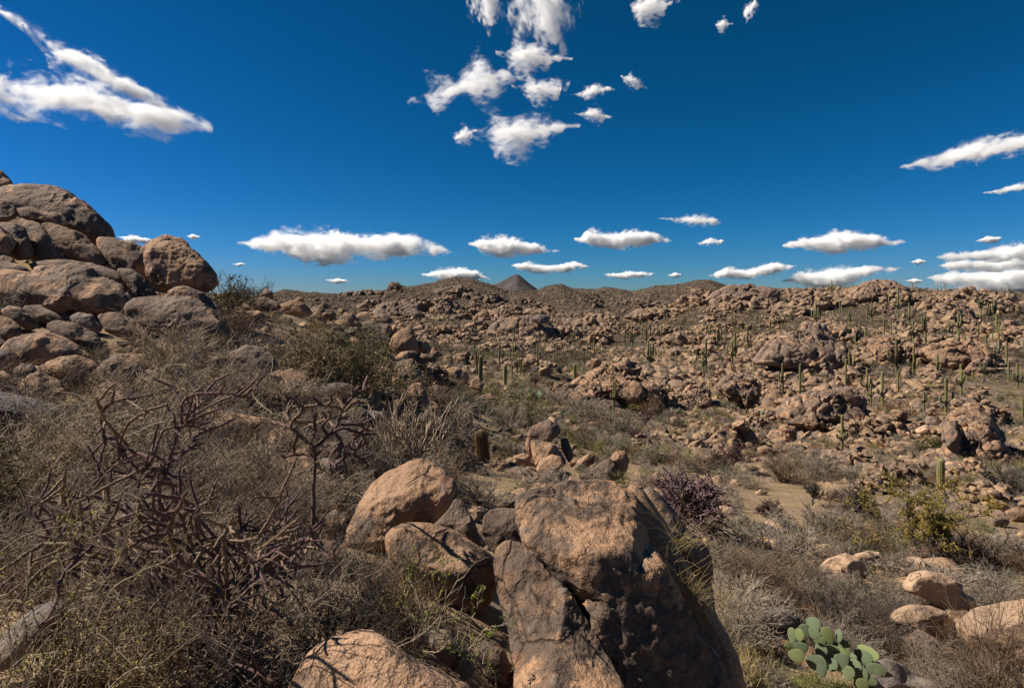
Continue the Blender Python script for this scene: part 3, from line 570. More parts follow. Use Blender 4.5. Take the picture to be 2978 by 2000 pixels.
# mid-ground rocks below the barrel cactus and about the centre
CP = [
 (z2((1425,1250),(1440,1212),(1500,1178),(1560,1163),(1620,1200),(1632,1250),(1560,1318),(1490,1290),(1440,1275)), 17.6, 'dark', 5, 'knobbly dark boulder sitting at the top of the rock tower'),
 (z2((1418,1255),(1440,1212),(1480,1215),(1500,1250),(1480,1285),(1440,1285)), 17.2, 'tan', 4, 'round orange knob on the shoulder of the rock tower'),
 (z2((1440,1300),(1500,1293),(1600,1330),(1655,1400),(1675,1460),(1560,1450),(1470,1470),(1450,1380)), 17.2, 'mid', 5, 'thick brown block forming the waist of the rock tower'),
 (z2((1403,1345),(1418,1275),(1445,1288),(1452,1400),(1440,1430)), 17.4, 'tan', 4, 'upright tan flake at the side of the rock tower'),
 (z2((1475,1490),(1510,1420),(1580,1393),(1640,1408),(1662,1460),(1600,1510),(1500,1520)), 16.4, 'tan', 5, 'rounded tan boulder at the foot of the rock tower'),
 (z2((1325,1405),(1400,1378),(1440,1400),(1442,1462),(1380,1475),(1340,1445)), 16.6, 'tan', 5, 'squat tan boulder between the rock tower and the barrel cactus'),
 (z2((1680,1515),(1760,1420),(1830,1378),(1862,1402),(1852,1445),(1760,1520)), 16.4, 'tan', 5, 'long leaning boulder beyond the rock tower'),
 (z2((1680,1480),(1690,1440),(1730,1425),(1750,1440),(1720,1480)), 17, 'mid', 4, 'small brown boulder between the tower and the long leaning boulder'),
 (z2((1805,1530),(1900,1440),(1960,1418),(2000,1460),(2045,1540),(1960,1580),(1850,1570)), 15.6, 'mid', 5, 'brown rock with a flat top, just over the crest of the huge boulder'),
 (z2((1955,1420),(2000,1363),(2060,1368),(2082,1430),(2062,1500),(2030,1540),(1990,1480)), 15.9, 'tan', 5, 'twisted hollow rock standing above the huge boulder'),
 (z2((1490,1560),(1530,1498),(1590,1498),(1605,1560),(1560,1590)), 15.6, 'tan', 4, 'small tan boulder at the very bottom of the rock tower'),
 (z2((1635,1290),(1680,1285),(1725,1400),(1695,1455),(1655,1390)), 17.8, 'dark', 4, 'dark slab leaning on the far side of the rock tower'),
 (z2((1540,1185),(1570,1143),(1602,1158),(1632,1232),(1590,1230)), 18, 'pale', 4, 'white-streaked cap of the rock tower'),
 (z2((1305,1275),(1380,1258),(1405,1300),(1340,1320)), 18.4, 'mid', 4, 'flat brown rock behind the green grass tuft'),
 (z2((1315,1360),(1370,1335),(1420,1350),(1410,1390),(1340,1390)), 17.5, 'grey', 4, 'flat grey rock beside the green grass tuft'),
 (z2((1210,1475),(1260,1448),(1278,1490),(1220,1502)), 15.4, 'tan', 4, 'small stone alone on the golden ground by the barrel cactus'),
 (z2((1220,1345),(1270,1325),(1320,1335),(1300,1375),(1240,1375)), 18, 'grey', 4, 'low grey stone between barrel cactus and green grass tuft'),
 (z2((1175,1330),(1205,1320),(1225,1360),(1190,1385)), 17.5, 'grey', 4, 'grey stone touching the barrel cactus'),
 (z2((1000,1450),(1020,1405),(1045,1430),(1035,1470)), 15, 'grey', 3, 'little grey stone under the twigs short of the barrel cactus'),
 (z2((1685,1012),(1720,983),(1780,1000),(1805,1070),(1740,1082),(1690,1055)), 36, 'tan', 4, 'half-lit egg-shaped boulder in front of the lone smooth saguaro'),
 (z2((1600,1050),(1640,1030),(1690,1055),(1680,1080),(1610,1080)), 35, 'pale', 4, 'pale rubble rock next to the half-lit egg-shaped boulder'),
 (z2((880,1015),(950,1005),(1020,1070),(980,1102),(900,1065)), 22, 'pale', 4, 'pale tilted slab below the tall smooth saguaro'),
 (z2((965,1010),(1020,958),(1090,980),(1080,1030),(1000,1035)), 25, 'tan', 4, 'tan boulder at the base of the tall smooth saguaro'),
 (z2((1035,960),(1060,905),(1110,895),(1140,930),(1120,975),(1060,980)), 30, 'tan', 4, 'orange boulder behind the tall smooth saguaro'),
 (z2((905,950),(960,930),(1005,960),(990,985),(920,985)), 27, 'tan', 4, 'flattish tan boulder short of the tall smooth saguaro'),
 (z2((870,830),(960,825),(1020,850),(1042,890),(1020,945),(940,930),(880,870)), 33, 'mid', 5, 'large dull brown boulder below the tip of the left slope'),
 (z2((1100,1020),(1180,985),(1230,1040),(1220,1075),(1140,1050)), 24, 'dark', 4, 'dark slab at the foot of the tall smooth saguaro'),
 (z2((1700,1230),(1760,1210),(1780,1250),(1720,1260)), 26, 'dark', 4, 'dark rounded stone in grey brush past the rock tower'),
 (z2((1880,1060),(1920,1030),(1990,1040),(2040,1080),(1990,1100),(1900,1090)), 36, 'mid', 4, 'brown boulder behind the three-armed saguaro at the outcrop'),
 # to the right, among brush
 (z6((1455,900),(1500,830),(1600,810),(1720,825),(1830,890),(1852,960),(1925,985),(1930,1045),(1800,1070),(1650,1030),(1560,970),(1470,940)), 11.2, 'pale', 6, 'large smooth sunlit boulder among grey brush, above the arching dead branches'),
 (z6((1370,1085),(1500,1033),(1640,1038),(1740,1068),(1812,1170),(1800,1250),(1700,1300),(1600,1240),(1500,1180),(1380,1140)), 9.8, 'pale', 6, 'rounded boulder shaded by twigs, below the large smooth sunlit boulder'),
 (z6((1775,1150),(1900,1060),(2100,1005),(2280,990),(2400,1100),(2400,1420),(2240,1440),(2050,1400),(1880,1300)), 9.0, 'pale', 6, 'broad pale boulder behind thin dark stems at the picture edge'),
 (z6((800,700),(870,633),(960,627),(1012,660),(985,705),(880,735),(810,735)), 14.2, 'pale', 5, 'pale flat-topped boulder, first of three under the orange bush'),
 (z6((905,780),(960,720),(1080,688),(1160,735),(1230,810),(1180,880),(1000,870),(910,820)), 13.2, 'pale', 5, 'pale cracked boulder, middle of three under the orange bush'),
 (z6((1125,705),(1222,670),(1300,688),(1345,745),(1310,790),(1220,790)), 14.0, 'pale', 5, 'pale rounded boulder, last of three under the orange bush'),
 (z6((800,740),(880,730),(910,790),(860,830),(800,800)), 13.5, 'pale', 4, 'low pale rock beneath the flat-topped boulder of the three'),
 (z6((410,1075),(560,1038),(700,1068),(785,1125),(760,1210),(600,1210),(430,1170)), 9.2, 'grey', 5, 'flat grey slab behind the prickly pear'),
 (z6((1230,1430),(1290,1370),(1370,1375),(1450,1420),(1550,1500),(1760,1570),(1740,1650),(1250,1650)), 7.4, 'grey', 5, 'smooth grey boulder beside the prickly pear at the bottom edge'),
 (z6((1200,1568),(1240,1520),(1300,1530),(1340,1600),(1250,1620)), 7.0, 'pale', 4, 'low pale rock under the last pads of the prickly pear'),
 (z6((1440,1240),(1560,1190),(1720,1290),(1860,1370),(1900,1450),(1760,1460),(1560,1360)), 8.6, 'tan', 5, 'sloping slab in twig shade below the rounded boulder'),
 (z6((1230,1120),(1300,1060),(1420,1100),(1440,1160),(1330,1180)), 10.2, 'mid', 4, 'brown rock in the shadow of the arching dead branches'),
 (z6((400,545),(430,500),(480,478),(515,490),(548,530),(500,560),(430,570)), 15.5, 'tan', 4, 'orange cracked boulder below the purple cholla'),
 (z6((150,600),(220,575),(310,600),(330,640),(200,640)), 14.5, 'pale', 4, 'low pale rock in brush under the purple cholla'),
 (z6((310,470),(380,445),(450,460),(430,490),(330,495)), 18.5, 'pale', 4, 'pale flat rock beside the purple cholla'),
 (z6((210,200),(250,178),(300,195),(290,230),(220,230)), 27, 'pale', 4, 'pale rounded rock at the edge of the sandy flat'),
 (z6((485,295),(520,275),(575,290),(560,312),(495,312)), 26, 'pale', 3, 'white low stone on the sandy flat'),
 (z6((1280,370),(1340,345),(1400,355),(1405,385),(1300,390)), 24, 'pale', 4, 'pale oval boulder behind the palo verde'),
 (z6((1890,250),(1950,232),(2025,250),(2030,290),(1920,285)), 33, 'pale', 4, 'pale oval boulder past the young ribbed saguaro'),
 (z6((1890,295),(1950,280),(2010,300),(2030,330),(1920,335)), 31, 'tan', 4, 'tan rock just below the pale oval boulder'),
 (z6((2020,340),(2100,345),(2145,390),(2120,425),(2040,410)), 27, 'tan', 4, 'tan block in the rock apron at the picture edge'),
 (z6((2020,470),(2090,450),(2150,480),(2120,520),(2040,510)), 23, 'mid', 4, 'brown cracked block in the rock apron at the picture edge'),
 (z6((2110,420),(2200,390),(2290,440),(2270,490),(2160,480)), 25, 'tan', 4, 'broad tan slab in the rock apron at the picture edge'),
 (z6((2180,570),(2240,530),(2320,560),(2300,610),(2200,600)), 19, 'pale', 4, 'white rock at the lower end of the rock apron'),
 (z6((1560,100),(1590,72),(1622,92),(1615,125),(1575,128)), 40, 'pale', 4, 'round pale boulder alone short of the young ribbed saguaro'),
 (z6((700,50),(735,25),(775,45),(770,80),(715,78)), 40, 'pale', 4, 'pale rounded block left by itself near the grey domed bush'),
 (z3((500,1350),(560,1330),(640,1370),(640,1420),(540,1420)), 38, 'tan', 4, 'tan slab in front of the dark-sided outcrop'),
]
for i, (p, Y, m, sub, lb) in enumerate(CP):
    later(p, Y, .95, .3, 0, 2.6, sub, m, 160 + i, lb, amt=.55, rcuts=5)
# bold pieces of the outcrops across the wash
OP = [
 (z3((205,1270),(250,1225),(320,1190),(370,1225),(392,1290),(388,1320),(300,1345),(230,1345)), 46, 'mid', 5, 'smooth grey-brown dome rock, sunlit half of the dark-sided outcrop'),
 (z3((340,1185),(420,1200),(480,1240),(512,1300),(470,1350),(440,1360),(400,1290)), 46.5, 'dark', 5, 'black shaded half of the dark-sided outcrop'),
 (z3((155,1270),(190,1240),(245,1225),(230,1265),(180,1295)), 46, 'mid', 4, 'low brown rock leaning on the smooth grey-brown dome rock'),
 (z3((1060,975),(1110,960),(1170,1010),(1195,1060),(1140,1085),(1080,1030)), 59, 'dark', 4, 'dark cracked block at the high end of the cracked outcrop'),
 (z3((860,1150),(900,1115),(950,1120),(960,1160),(920,1190),(870,1180)), 54, 'tan', 4, 'squarish tan block in the face of the cracked outcrop'),
 (z3((1455,1200),(1490,1160),(1560,1150),(1620,1190),(1625,1235),(1560,1262),(1500,1240)), 54, 'mid', 5, 'big rounded boulder leaning beside the bold brown bluff'),
 (z3((1405,1230),(1440,1205),(1500,1230),(1530,1280),(1490,1315),(1430,1280)), 52, 'tan', 4, 'orange elongated boulder below the big rounded one'),
 (z3((1320,1265),(1370,1240),(1400,1260),(1380,1285),(1330,1285)), 51, 'tan', 4, 'orange loaf rock at the start of the boulder row'),
 (z3((1590,1330),(1610,1280),(1650,1285),(1660,1350),(1620,1375)), 50, 'tan', 4, 'upright tan boulder at the foot of the bold brown bluff'),
 (z3((1770,1130),(1800,1090),(1870,1080),(1895,1120),(1870,1175),(1800,1160)), 52, 'mid', 4, 'round brown boulder on the brow of the bold brown bluff'),
 (z3((1870,1080),(1950,1085),(2010,1140),(2025,1200),(1960,1230),(1890,1180)), 53, 'tan', 5, 'tan dome on top of the bold brown bluff'),
 (z3((1720,1200),(1750,1165),(1800,1180),(1840,1280),(1850,1370),(1790,1385),(1735,1340)), 49, 'dark', 5, 'dark upright pillar of the bold brown bluff'),
 (z3((1940,1290),(2020,1245),(2120,1330),(2160,1380),(2080,1410),(1980,1380)), 49, 'tan', 5, 'massive tan boulder at the low end of the bold brown bluff'),
 (z3((395,1040),(420,980),(470,960),(490,1010),(450,1050)), 84, 'dark', 4, 'dark fin of rock below the brown folded slab'),
 (z2((2055,965),(2110,908),(2160,930),(2185,980),(2150,1045),(2090,1055)), 39, 'mid', 5, 'rounded end boulder of the outcrop behind the three-armed saguaro'),
 (z2((2165,950),(2240,920),(2290,960),(2280,1010),(2200,1010)), 41, 'tan', 4, 'tan boulder past the rounded end boulder'),
 (z2((1440,510),(1500,475),(1550,485),(1560,530),(1500,545)), 215, 'grey', 4, 'pale domed crag on the plain below the peak'),
 (z2((1885,580),(1920,550),(1965,560),(1960,590),(1900,600)), 140, 'tan', 4, 'orange-topped round rock above the twin round rocks'),
 (z2((1800,640),(1825,610),(1852,630),(1848,675),(1815,680)), 130, 'mid', 4, 'first of the twin round rocks on the plain'),
 (z2((1880,650),(1915,625),(1950,650),(1945,680),(1900,682)), 130, 'mid', 4, 'second of the twin round rocks on the plain'),
 (z2((1525,720),(1560,690),(1600,700),(1615,725),(1560,735)), 110, 'pale', 4, 'pale slab lying on the plain among scrub'),
 (z2((505,305),(525,272),(560,268),(600,290),(610,310)), 900, 'dark', 4, 'dark crag on the far skyline'),
 (z3((2115,380),(2130,342),(2180,345),(2205,385),(2160,400)), 270, 'pale', 4, 'pale round boulder high on the hill at the picture edge'),
 (z3((2085,545),(2120,515),(2190,520),(2220,550),(2150,570)), 150, 'tan', 4, 'wide tan boulder on the hillside at the picture edge'),
]
for i, (p, Y, m, sub, lb) in enumerate(OP):
    later(p, Y, .95, .3, 0, 2.8, sub, m, 260 + i, lb, amt=.65, rcuts=7)

for i, (p, Y, m, nb, lb) in enumerate([
 (z3((620,1130),(680,1060),(760,1010),(860,970),(960,945),(1010,948),(1110,955),(1190,1030),(1205,1080),(1260,1120),(1350,1225),(1250,1245),(1100,1225),(950,1200),(850,1190),(760,1170),(680,1150)), 0, 'mid', 46, 'cracked dome-shaped outcrop across the wash, behind the saguaro with stubby arms'),
 (z2((1680,1005),(1690,940),(1760,890),(1840,840),(1900,800),(2010,803),(2090,840),(2180,890),(2250,930),(2310,985),(2280,1035),(2150,1050),(2000,1005),(1900,995),(1800,1010)), 0, 'mid', 34, 'humped cracked outcrop right behind the three-armed saguaro'),
 (z3((1695,1200),(1770,1120),(1870,1065),(1960,1080),(2020,1150),(2045,1215),(2120,1320),(2180,1385),(2080,1420),(1950,1395),(1850,1385),(1740,1355)), 0, 'mid', 14, 'bold brown bluff of massive blocks past the boulder row'),
 (z3((450,765),(540,690),(640,640),(760,580),(850,542),(940,545),(1000,620),(1080,680),(1130,745),(1000,810),(900,840),(800,805),(640,780)), 0, 'mid', 70, 'long jointed rock mound slanting up the middle of the hillside'),
 (z3((235,965),(300,880),(400,868),(480,900),(525,960),(505,1045),(420,1060),(400,1015),(300,1005)), 0, 'mid', 9, 'brown folded outcrop on the lower hillside'),
 (z3((170,350),(280,300),(360,288),(450,282),(560,297),(660,315),(640,365),(500,385),(300,385)), 0, 'mid', 60, 'wide knobbly crest mound where the hill meets the far plain'),
 (z3((1080,335),(1180,278),(1280,253),(1390,272),(1480,312),(1510,355),(1350,375),(1150,375)), 0, 'tan', 60, 'rocky summit of the hill'),
 (z3((1600,475),(1700,405),(1800,398),(1900,440),(1930,485),(1800,498),(1650,498)), 0, 'tan', 46, 'jointed slanting outcrop below the ridge, left of the five-armed saguaro'),
 (z3((1550,725),(1640,670),(1760,650),(1900,640),(2000,680),(2050,740),(2110,795),(1950,820),(1750,800),(1650,770)), 0, 'tan', 50, 'wide boulder shelf at mid hill below the five-armed saguaro'),
 (z3((20,1000),(60,940),(130,925),(200,980),(205,1040),(120,1060),(40,1040)), 0, 'tan', 26, 'round heap-like outcrop in front of the two bunched saguaros'),
 (z3((535,990),(570,950),(620,945),(660,980),(650,1030),(570,1035)), 0, 'tan', 20, 'small knobbly outcrop between the folded outcrop and the drooping saguaro'),
 (z3((1210,690),(1260,640),(1340,630),(1440,680),(1460,740),(1380,770),(1290,760)), 0, 'mid', 34, 'heaped outcrop on the slope left of the candelabra saguaro'),
 (z3((1830,830),(1900,770),(2000,760),(2060,800),(2050,850),(1940,860)), 0, 'dark', 16, 'dark jointed rocks under the boulder shelf at mid hill'),
 (z2((815,450),(860,392),(920,420),(960,465),(880,478)), 0, 'dark', 14, 'dark knoll on the plain below the highest far hill'),
 (z2((1140,585),(1250,505),(1350,492),(1450,490),(1560,520),(1620,610),(1450,615),(1300,610)), 0, 'mid', 60, 'low broken ridge under the pale domed crag'),
 (z2((380,480),(450,420),(560,400),(680,420),(760,470),(600,490)), 0, 'dark', 44, 'dark broken slope behind the capped heap'),
 (zA((1800,660),(1860,600),(1960,620),(2010,680),(1990,740),(1900,760),(1830,720)), 0, 'tan', 22, 'layered ledge outcrop behind the young ribbed saguaro'),
 (zA((1700,740),(1800,700),(1900,720),(1990,780),(1900,800),(1760,800)), 0, 'tan', 12, 'undercut flat ledge next to the young ribbed saguaro'),
 (zA((400,400),(480,355),(560,370),(570,430),(520,480),(430,450)), 0, 'tan', 18, 'small layered outcrop between the dark-sided outcrop and the cracked dome'),
]):
    pb = np.asarray(p, float); w_ = np.ptp(pb[:, 0])
    pb[:, 1] += np.where(pb[:, 1] > pb[:, 1].mean() + np.ptp(pb[:, 1]) * .12, 10 + np.ptp(pb[:, 1]) * .06, 0); p = pb
    if not Y:
        kb = pb[:, 1].argmax(); Y = ground_hit(pb[:, 0].mean(), pb[:, 1].max() - 4) or 295.0; Y = min(Y, 300.0 if pb[:, 0].mean() > 2050 else 900.0); DOMES.append((pb, Y)); Y += w_ / F * Y * .22
    BASES.append(pb)
    boulder(p, Y, .9, .8, 0, 2.9, 6, m, 400 + i, lb, amt=.5, rcuts=3, name='rock_outcrop', blocks=int(nb * 1.8), cat='rock outcrop', rough=1.3)
settle()
# ---------------------------------------------------------------- tubes and branching
def tubes(P, Rd, sides=3):
    """P (N,n,3) polylines, Rd (N,n) radii -> verts, quads"""
    N, n = P.shape[:2]
    T = nrm(np.concatenate([P[:, 1:2] - P[:, :1], P[:, 2:] - P[:, :-2], P[:, -1:] - P[:, -2:-1]], 1)) if n > 2 else nrm(np.repeat(P[:, 1:] - P[:, :1], 2, 1))
    ref = np.where(np.abs(T[..., 2:]) < .9, [0, 0, 1.], [1., 0, 0])
    A = nrm(np.cross(T, ref)); B = np.cross(T, A)
    th = np.linspace(0, 2 * math.pi, sides, endpoint=False)
    V = P[:, :, None] + Rd[:, :, None, None] * (np.cos(th)[:, None] * A[:, :, None] + np.sin(th)[:, None] * B[:, :, None])
    i = np.arange(N)[:, None, None] * n * sides; j = np.arange(n - 1)[None, :, None] * sides; k = np.arange(sides)[None, None]; k2 = (k + 1) % sides
    Fq = np.stack([i + j + k, i + j + k2, i + j + sides + k2, i + j + sides + k], -1).reshape(-1, 4)
    return V.reshape(-1, 3), Fq
def grow(P0, D0, L, n, wob, up, g):
    P = [P0]; D = nrm(D0)
    for k in range(n):
        D = nrm(D + wob * g.normal(size=D.shape) + np.array([0, 0, up])); P.append(P[-1] + D * (L / n)[:, None])
    return np.stack(P, 1)
def kids(P, count, ang, lo, hi, lmin, lmax, n, wob, up, g):
    N, m = P.shape[:2]
    i = g.integers(0, N, count); t = g.uniform(lo, hi, count) * (m - 1.001); k = t.astype(int); f = (t - k)[:, None]
    p = P[i, k] * (1 - f) + P[i, k + 1] * f; d = nrm(P[i, k + 1] - P[i, k])
    side = nrm(np.cross(d, g.normal(size=d.shape))); a = g.normal(ang, ang * .3, count)[:, None]
    return grow(p, d * np.cos(a) + side * np.sin(a), g.uniform(lmin, lmax, count), n, wob, up, g)
class Acc:
    def __init__(s): s.V, s.F, s.n = [], [], 0
    def add(s, V, Fc):
        s.V.append(V); s.F.append(Fc + s.n); s.n += len(V)
    def tube(s, P, r0, r1, sides=3):
        n = P.shape[1]; rr = np.broadcast_to(np.asarray(r0, float).reshape(-1, 1), (P.shape[0], 1)) * np.linspace(1, r1, n)[None]
        s.add(*tubes(P, rr, sides))
    def leaves(s, P, count, size, g, aspect=.5):
        N, m = P.shape[:2]; i = g.integers(0, N, count); k = g.integers(max(m // 3, 0), m, count)
        p = P[i, k] + g.normal(size=(count, 3)) * size * .8
        a = nrm(g.normal(size=(count, 3))); b = nrm(np.cross(a, g.normal(size=(count, 3)))); sz = (size * g.uniform(.6, 1.4, count))[:, None]
        V = np.stack([p - a * sz, p + b * sz * aspect, p + a * sz, p - b * sz * aspect], 1).reshape(-1, 3)
        s.add(V, np.arange(count * 4).reshape(-1, 4))
    def mesh(s, name, mat, smooth=True):
        fs = {}
        for f in s.F: fs.setdefault(f.shape[1], []).append(f)
        return mk_mesh(name, np.vstack(s.V), [np.vstack(x) for x in fs.values()], [mat], smooth=smooth)

def bush_parts(g, stems=42, k1=5, k2=4, tw=.006, spread=1.0, leafn=0, leafs=.02, wob=.22, up=.05, dense_top=.0, trunk=False):
    """unit bush: about 1 high and 1.3 wide; returns Acc of stems and Acc of leaves"""
    st, lv = Acc(), Acc()
    az = g.uniform(0, 2 * math.pi, stems); el = np.arccos(1 - g.uniform(0, 1, stems) * (.85 * spread))
    D = np.stack([np.cos(az) * np.sin(el), np.sin(az) * np.sin(el), np.cos(el)], -1)
    P0 = np.concatenate([g.normal(size=(stems, 2)) * (.02 if trunk else .07), np.full((stems, 1), -.06)], 1)
    L = g.uniform(.55, .98, stems)
    A = grow(P0, D, L, 6, wob * .8, up, g); st.tube(A, tw * g.uniform(1.2, 2.3, stems) * (2.2 if trunk else 1), .45)
    B = kids(A, stems * k1, .6, .2, .98, .18, .42, 4, wob, up * .6, g); st.tube(B, tw * .85, .5)
    Cc = kids(B, stems * k1 * k2, .7, .15, 1, .07, .2, 3, wob * 1.2, 0, g); st.tube(Cc, tw * .6, .55)
    if leafn: lv.leaves(np.concatenate([Cc[:, 1:], B[:, 2:]], 0), leafn, leafs, g)
    return st, lv
def seglod(g, n, w):
    """far bush: N thin triangular sprigs on a dome"""
    az = g.uniform(0, 2 * math.pi, n); el = np.arccos(1 - g.uniform(0, 1, n) * .95); rr = g.uniform(.35, 1, n) ** .6
    D = np.stack([np.cos(az) * np.sin(el), np.sin(az) * np.sin(el), np.cos(el)], -1)
    p = D * rr[:, None] * [.62, .62, .95]; d = nrm(D * .7 + g.normal(size=(n, 3)) * .6); s = nrm(np.cross(d, g.normal(size=(n, 3))))
    l = g.uniform(.15, .4, n)[:, None]
    return np.stack([p - d * l * .6 - s * w, p - d * l * .6 + s * w, p + d * l], 1)

def seat(u, v, Y=None):
    """the point of the ground at that place of the picture, not much nearer or farther than Y"""
    h = ground_hit(u, v)
    if Y is None: return spot(u, v)
    Y = float(np.clip(h if h else Y, .62 * Y, 1.75 * Y)); return at(u, v, Y), Y
def gv(u, Y): return H0 - float(gz((u - U0) / F * Y, Y)) * F / Y
KINDS = {  # stems material, leaf material, leaves, leaf size
 'grey':   (M_TWIG_GREY, None, 0, 0), 'pale': (M_TWIG_PALE, M_LEAF_GREY, 260, .016), 'brown': (M_TWIG_BROWN, None, 0, 0), 'dark': (M_TWIG_DARK, M_LEAF_GREY, 300, .014),
 'olive':  (M_TWIG_BROWN, M_LEAF_OLIVE, 2600, .017), 'green': (M_TWIG_BROWN, M_LEAF_GREEN, 5200, .018), 'sage': (M_TWIG_GREY, M_LEAF_GREY, 2200, .016),
 'rust':   (M_TWIG_BROWN, M_LEAF_RUST, 3000, .014), 'gold': (M_TWIG_BROWN, M_LEAF_GOLD, 2600, .017), 'leafy': (M_TWIG_PALE, M_LEAF_YELLOW, 900, .011)}
PROTO = {}
def protos(kind, lod):
    """lod 0 near (fine twigs), 1 middle"""
    key = (kind, lod)
    if key not in PROTO:
        sm, lm, ln, ls = KINDS[kind]; out = []
        for s in range(2 if lod == 0 else 3):
            g = np.random.default_rng(abs(hash(kind)) % 1000 if False else sum(map(ord, kind)) * 7 + s * 13 + lod)
            st, lv = bush_parts(g, (48, 34)[lod], (6, 5)[lod], (4, 4)[lod], (.0042, .0075)[lod], 1.0, int(ln * (1.5, .6)[lod]), ls * (.75, 1.35)[lod], wob=.26)
            out.append((st.mesh('shrub_stems', sm), lv.mesh('shrub_leaves', lm, False) if ln else None))
        PROTO[key] = out
    return PROTO[key]
NB = [0]
SHR = []
def shrub(u, v, wpx, hpx, kind, label=None, Y=None, lod=None, group=None, cat='shrub', var=None):
    loc, Y = seat(u, v, Y)
    h = hpx / F * Y; w = wpx / F * Y
    if lod is None: lod = 0 if hpx > 170 else 1
    pr = protos(kind, lod); NB[0] += 1; me = pr[(NB[0] if var is None else var) % len(pr)]
    root = bpy.data.objects.new('shrub', None); COL.objects.link(root); root.location = loc; root.empty_display_size = .2
    root.rotation_euler = (0, 0, (NB[0] * 2.399) % 6.283); root.scale = (w / 1.35, w / 1.35, h)
    link('stems', me[0], parent=root)
    if me[1]: link('leaves', me[1], parent=root)
    tag(root, label, cat, group); SHR.append((u, v - hpx * .5, max(wpx, hpx), root, label is None, kind, Y))
    return root

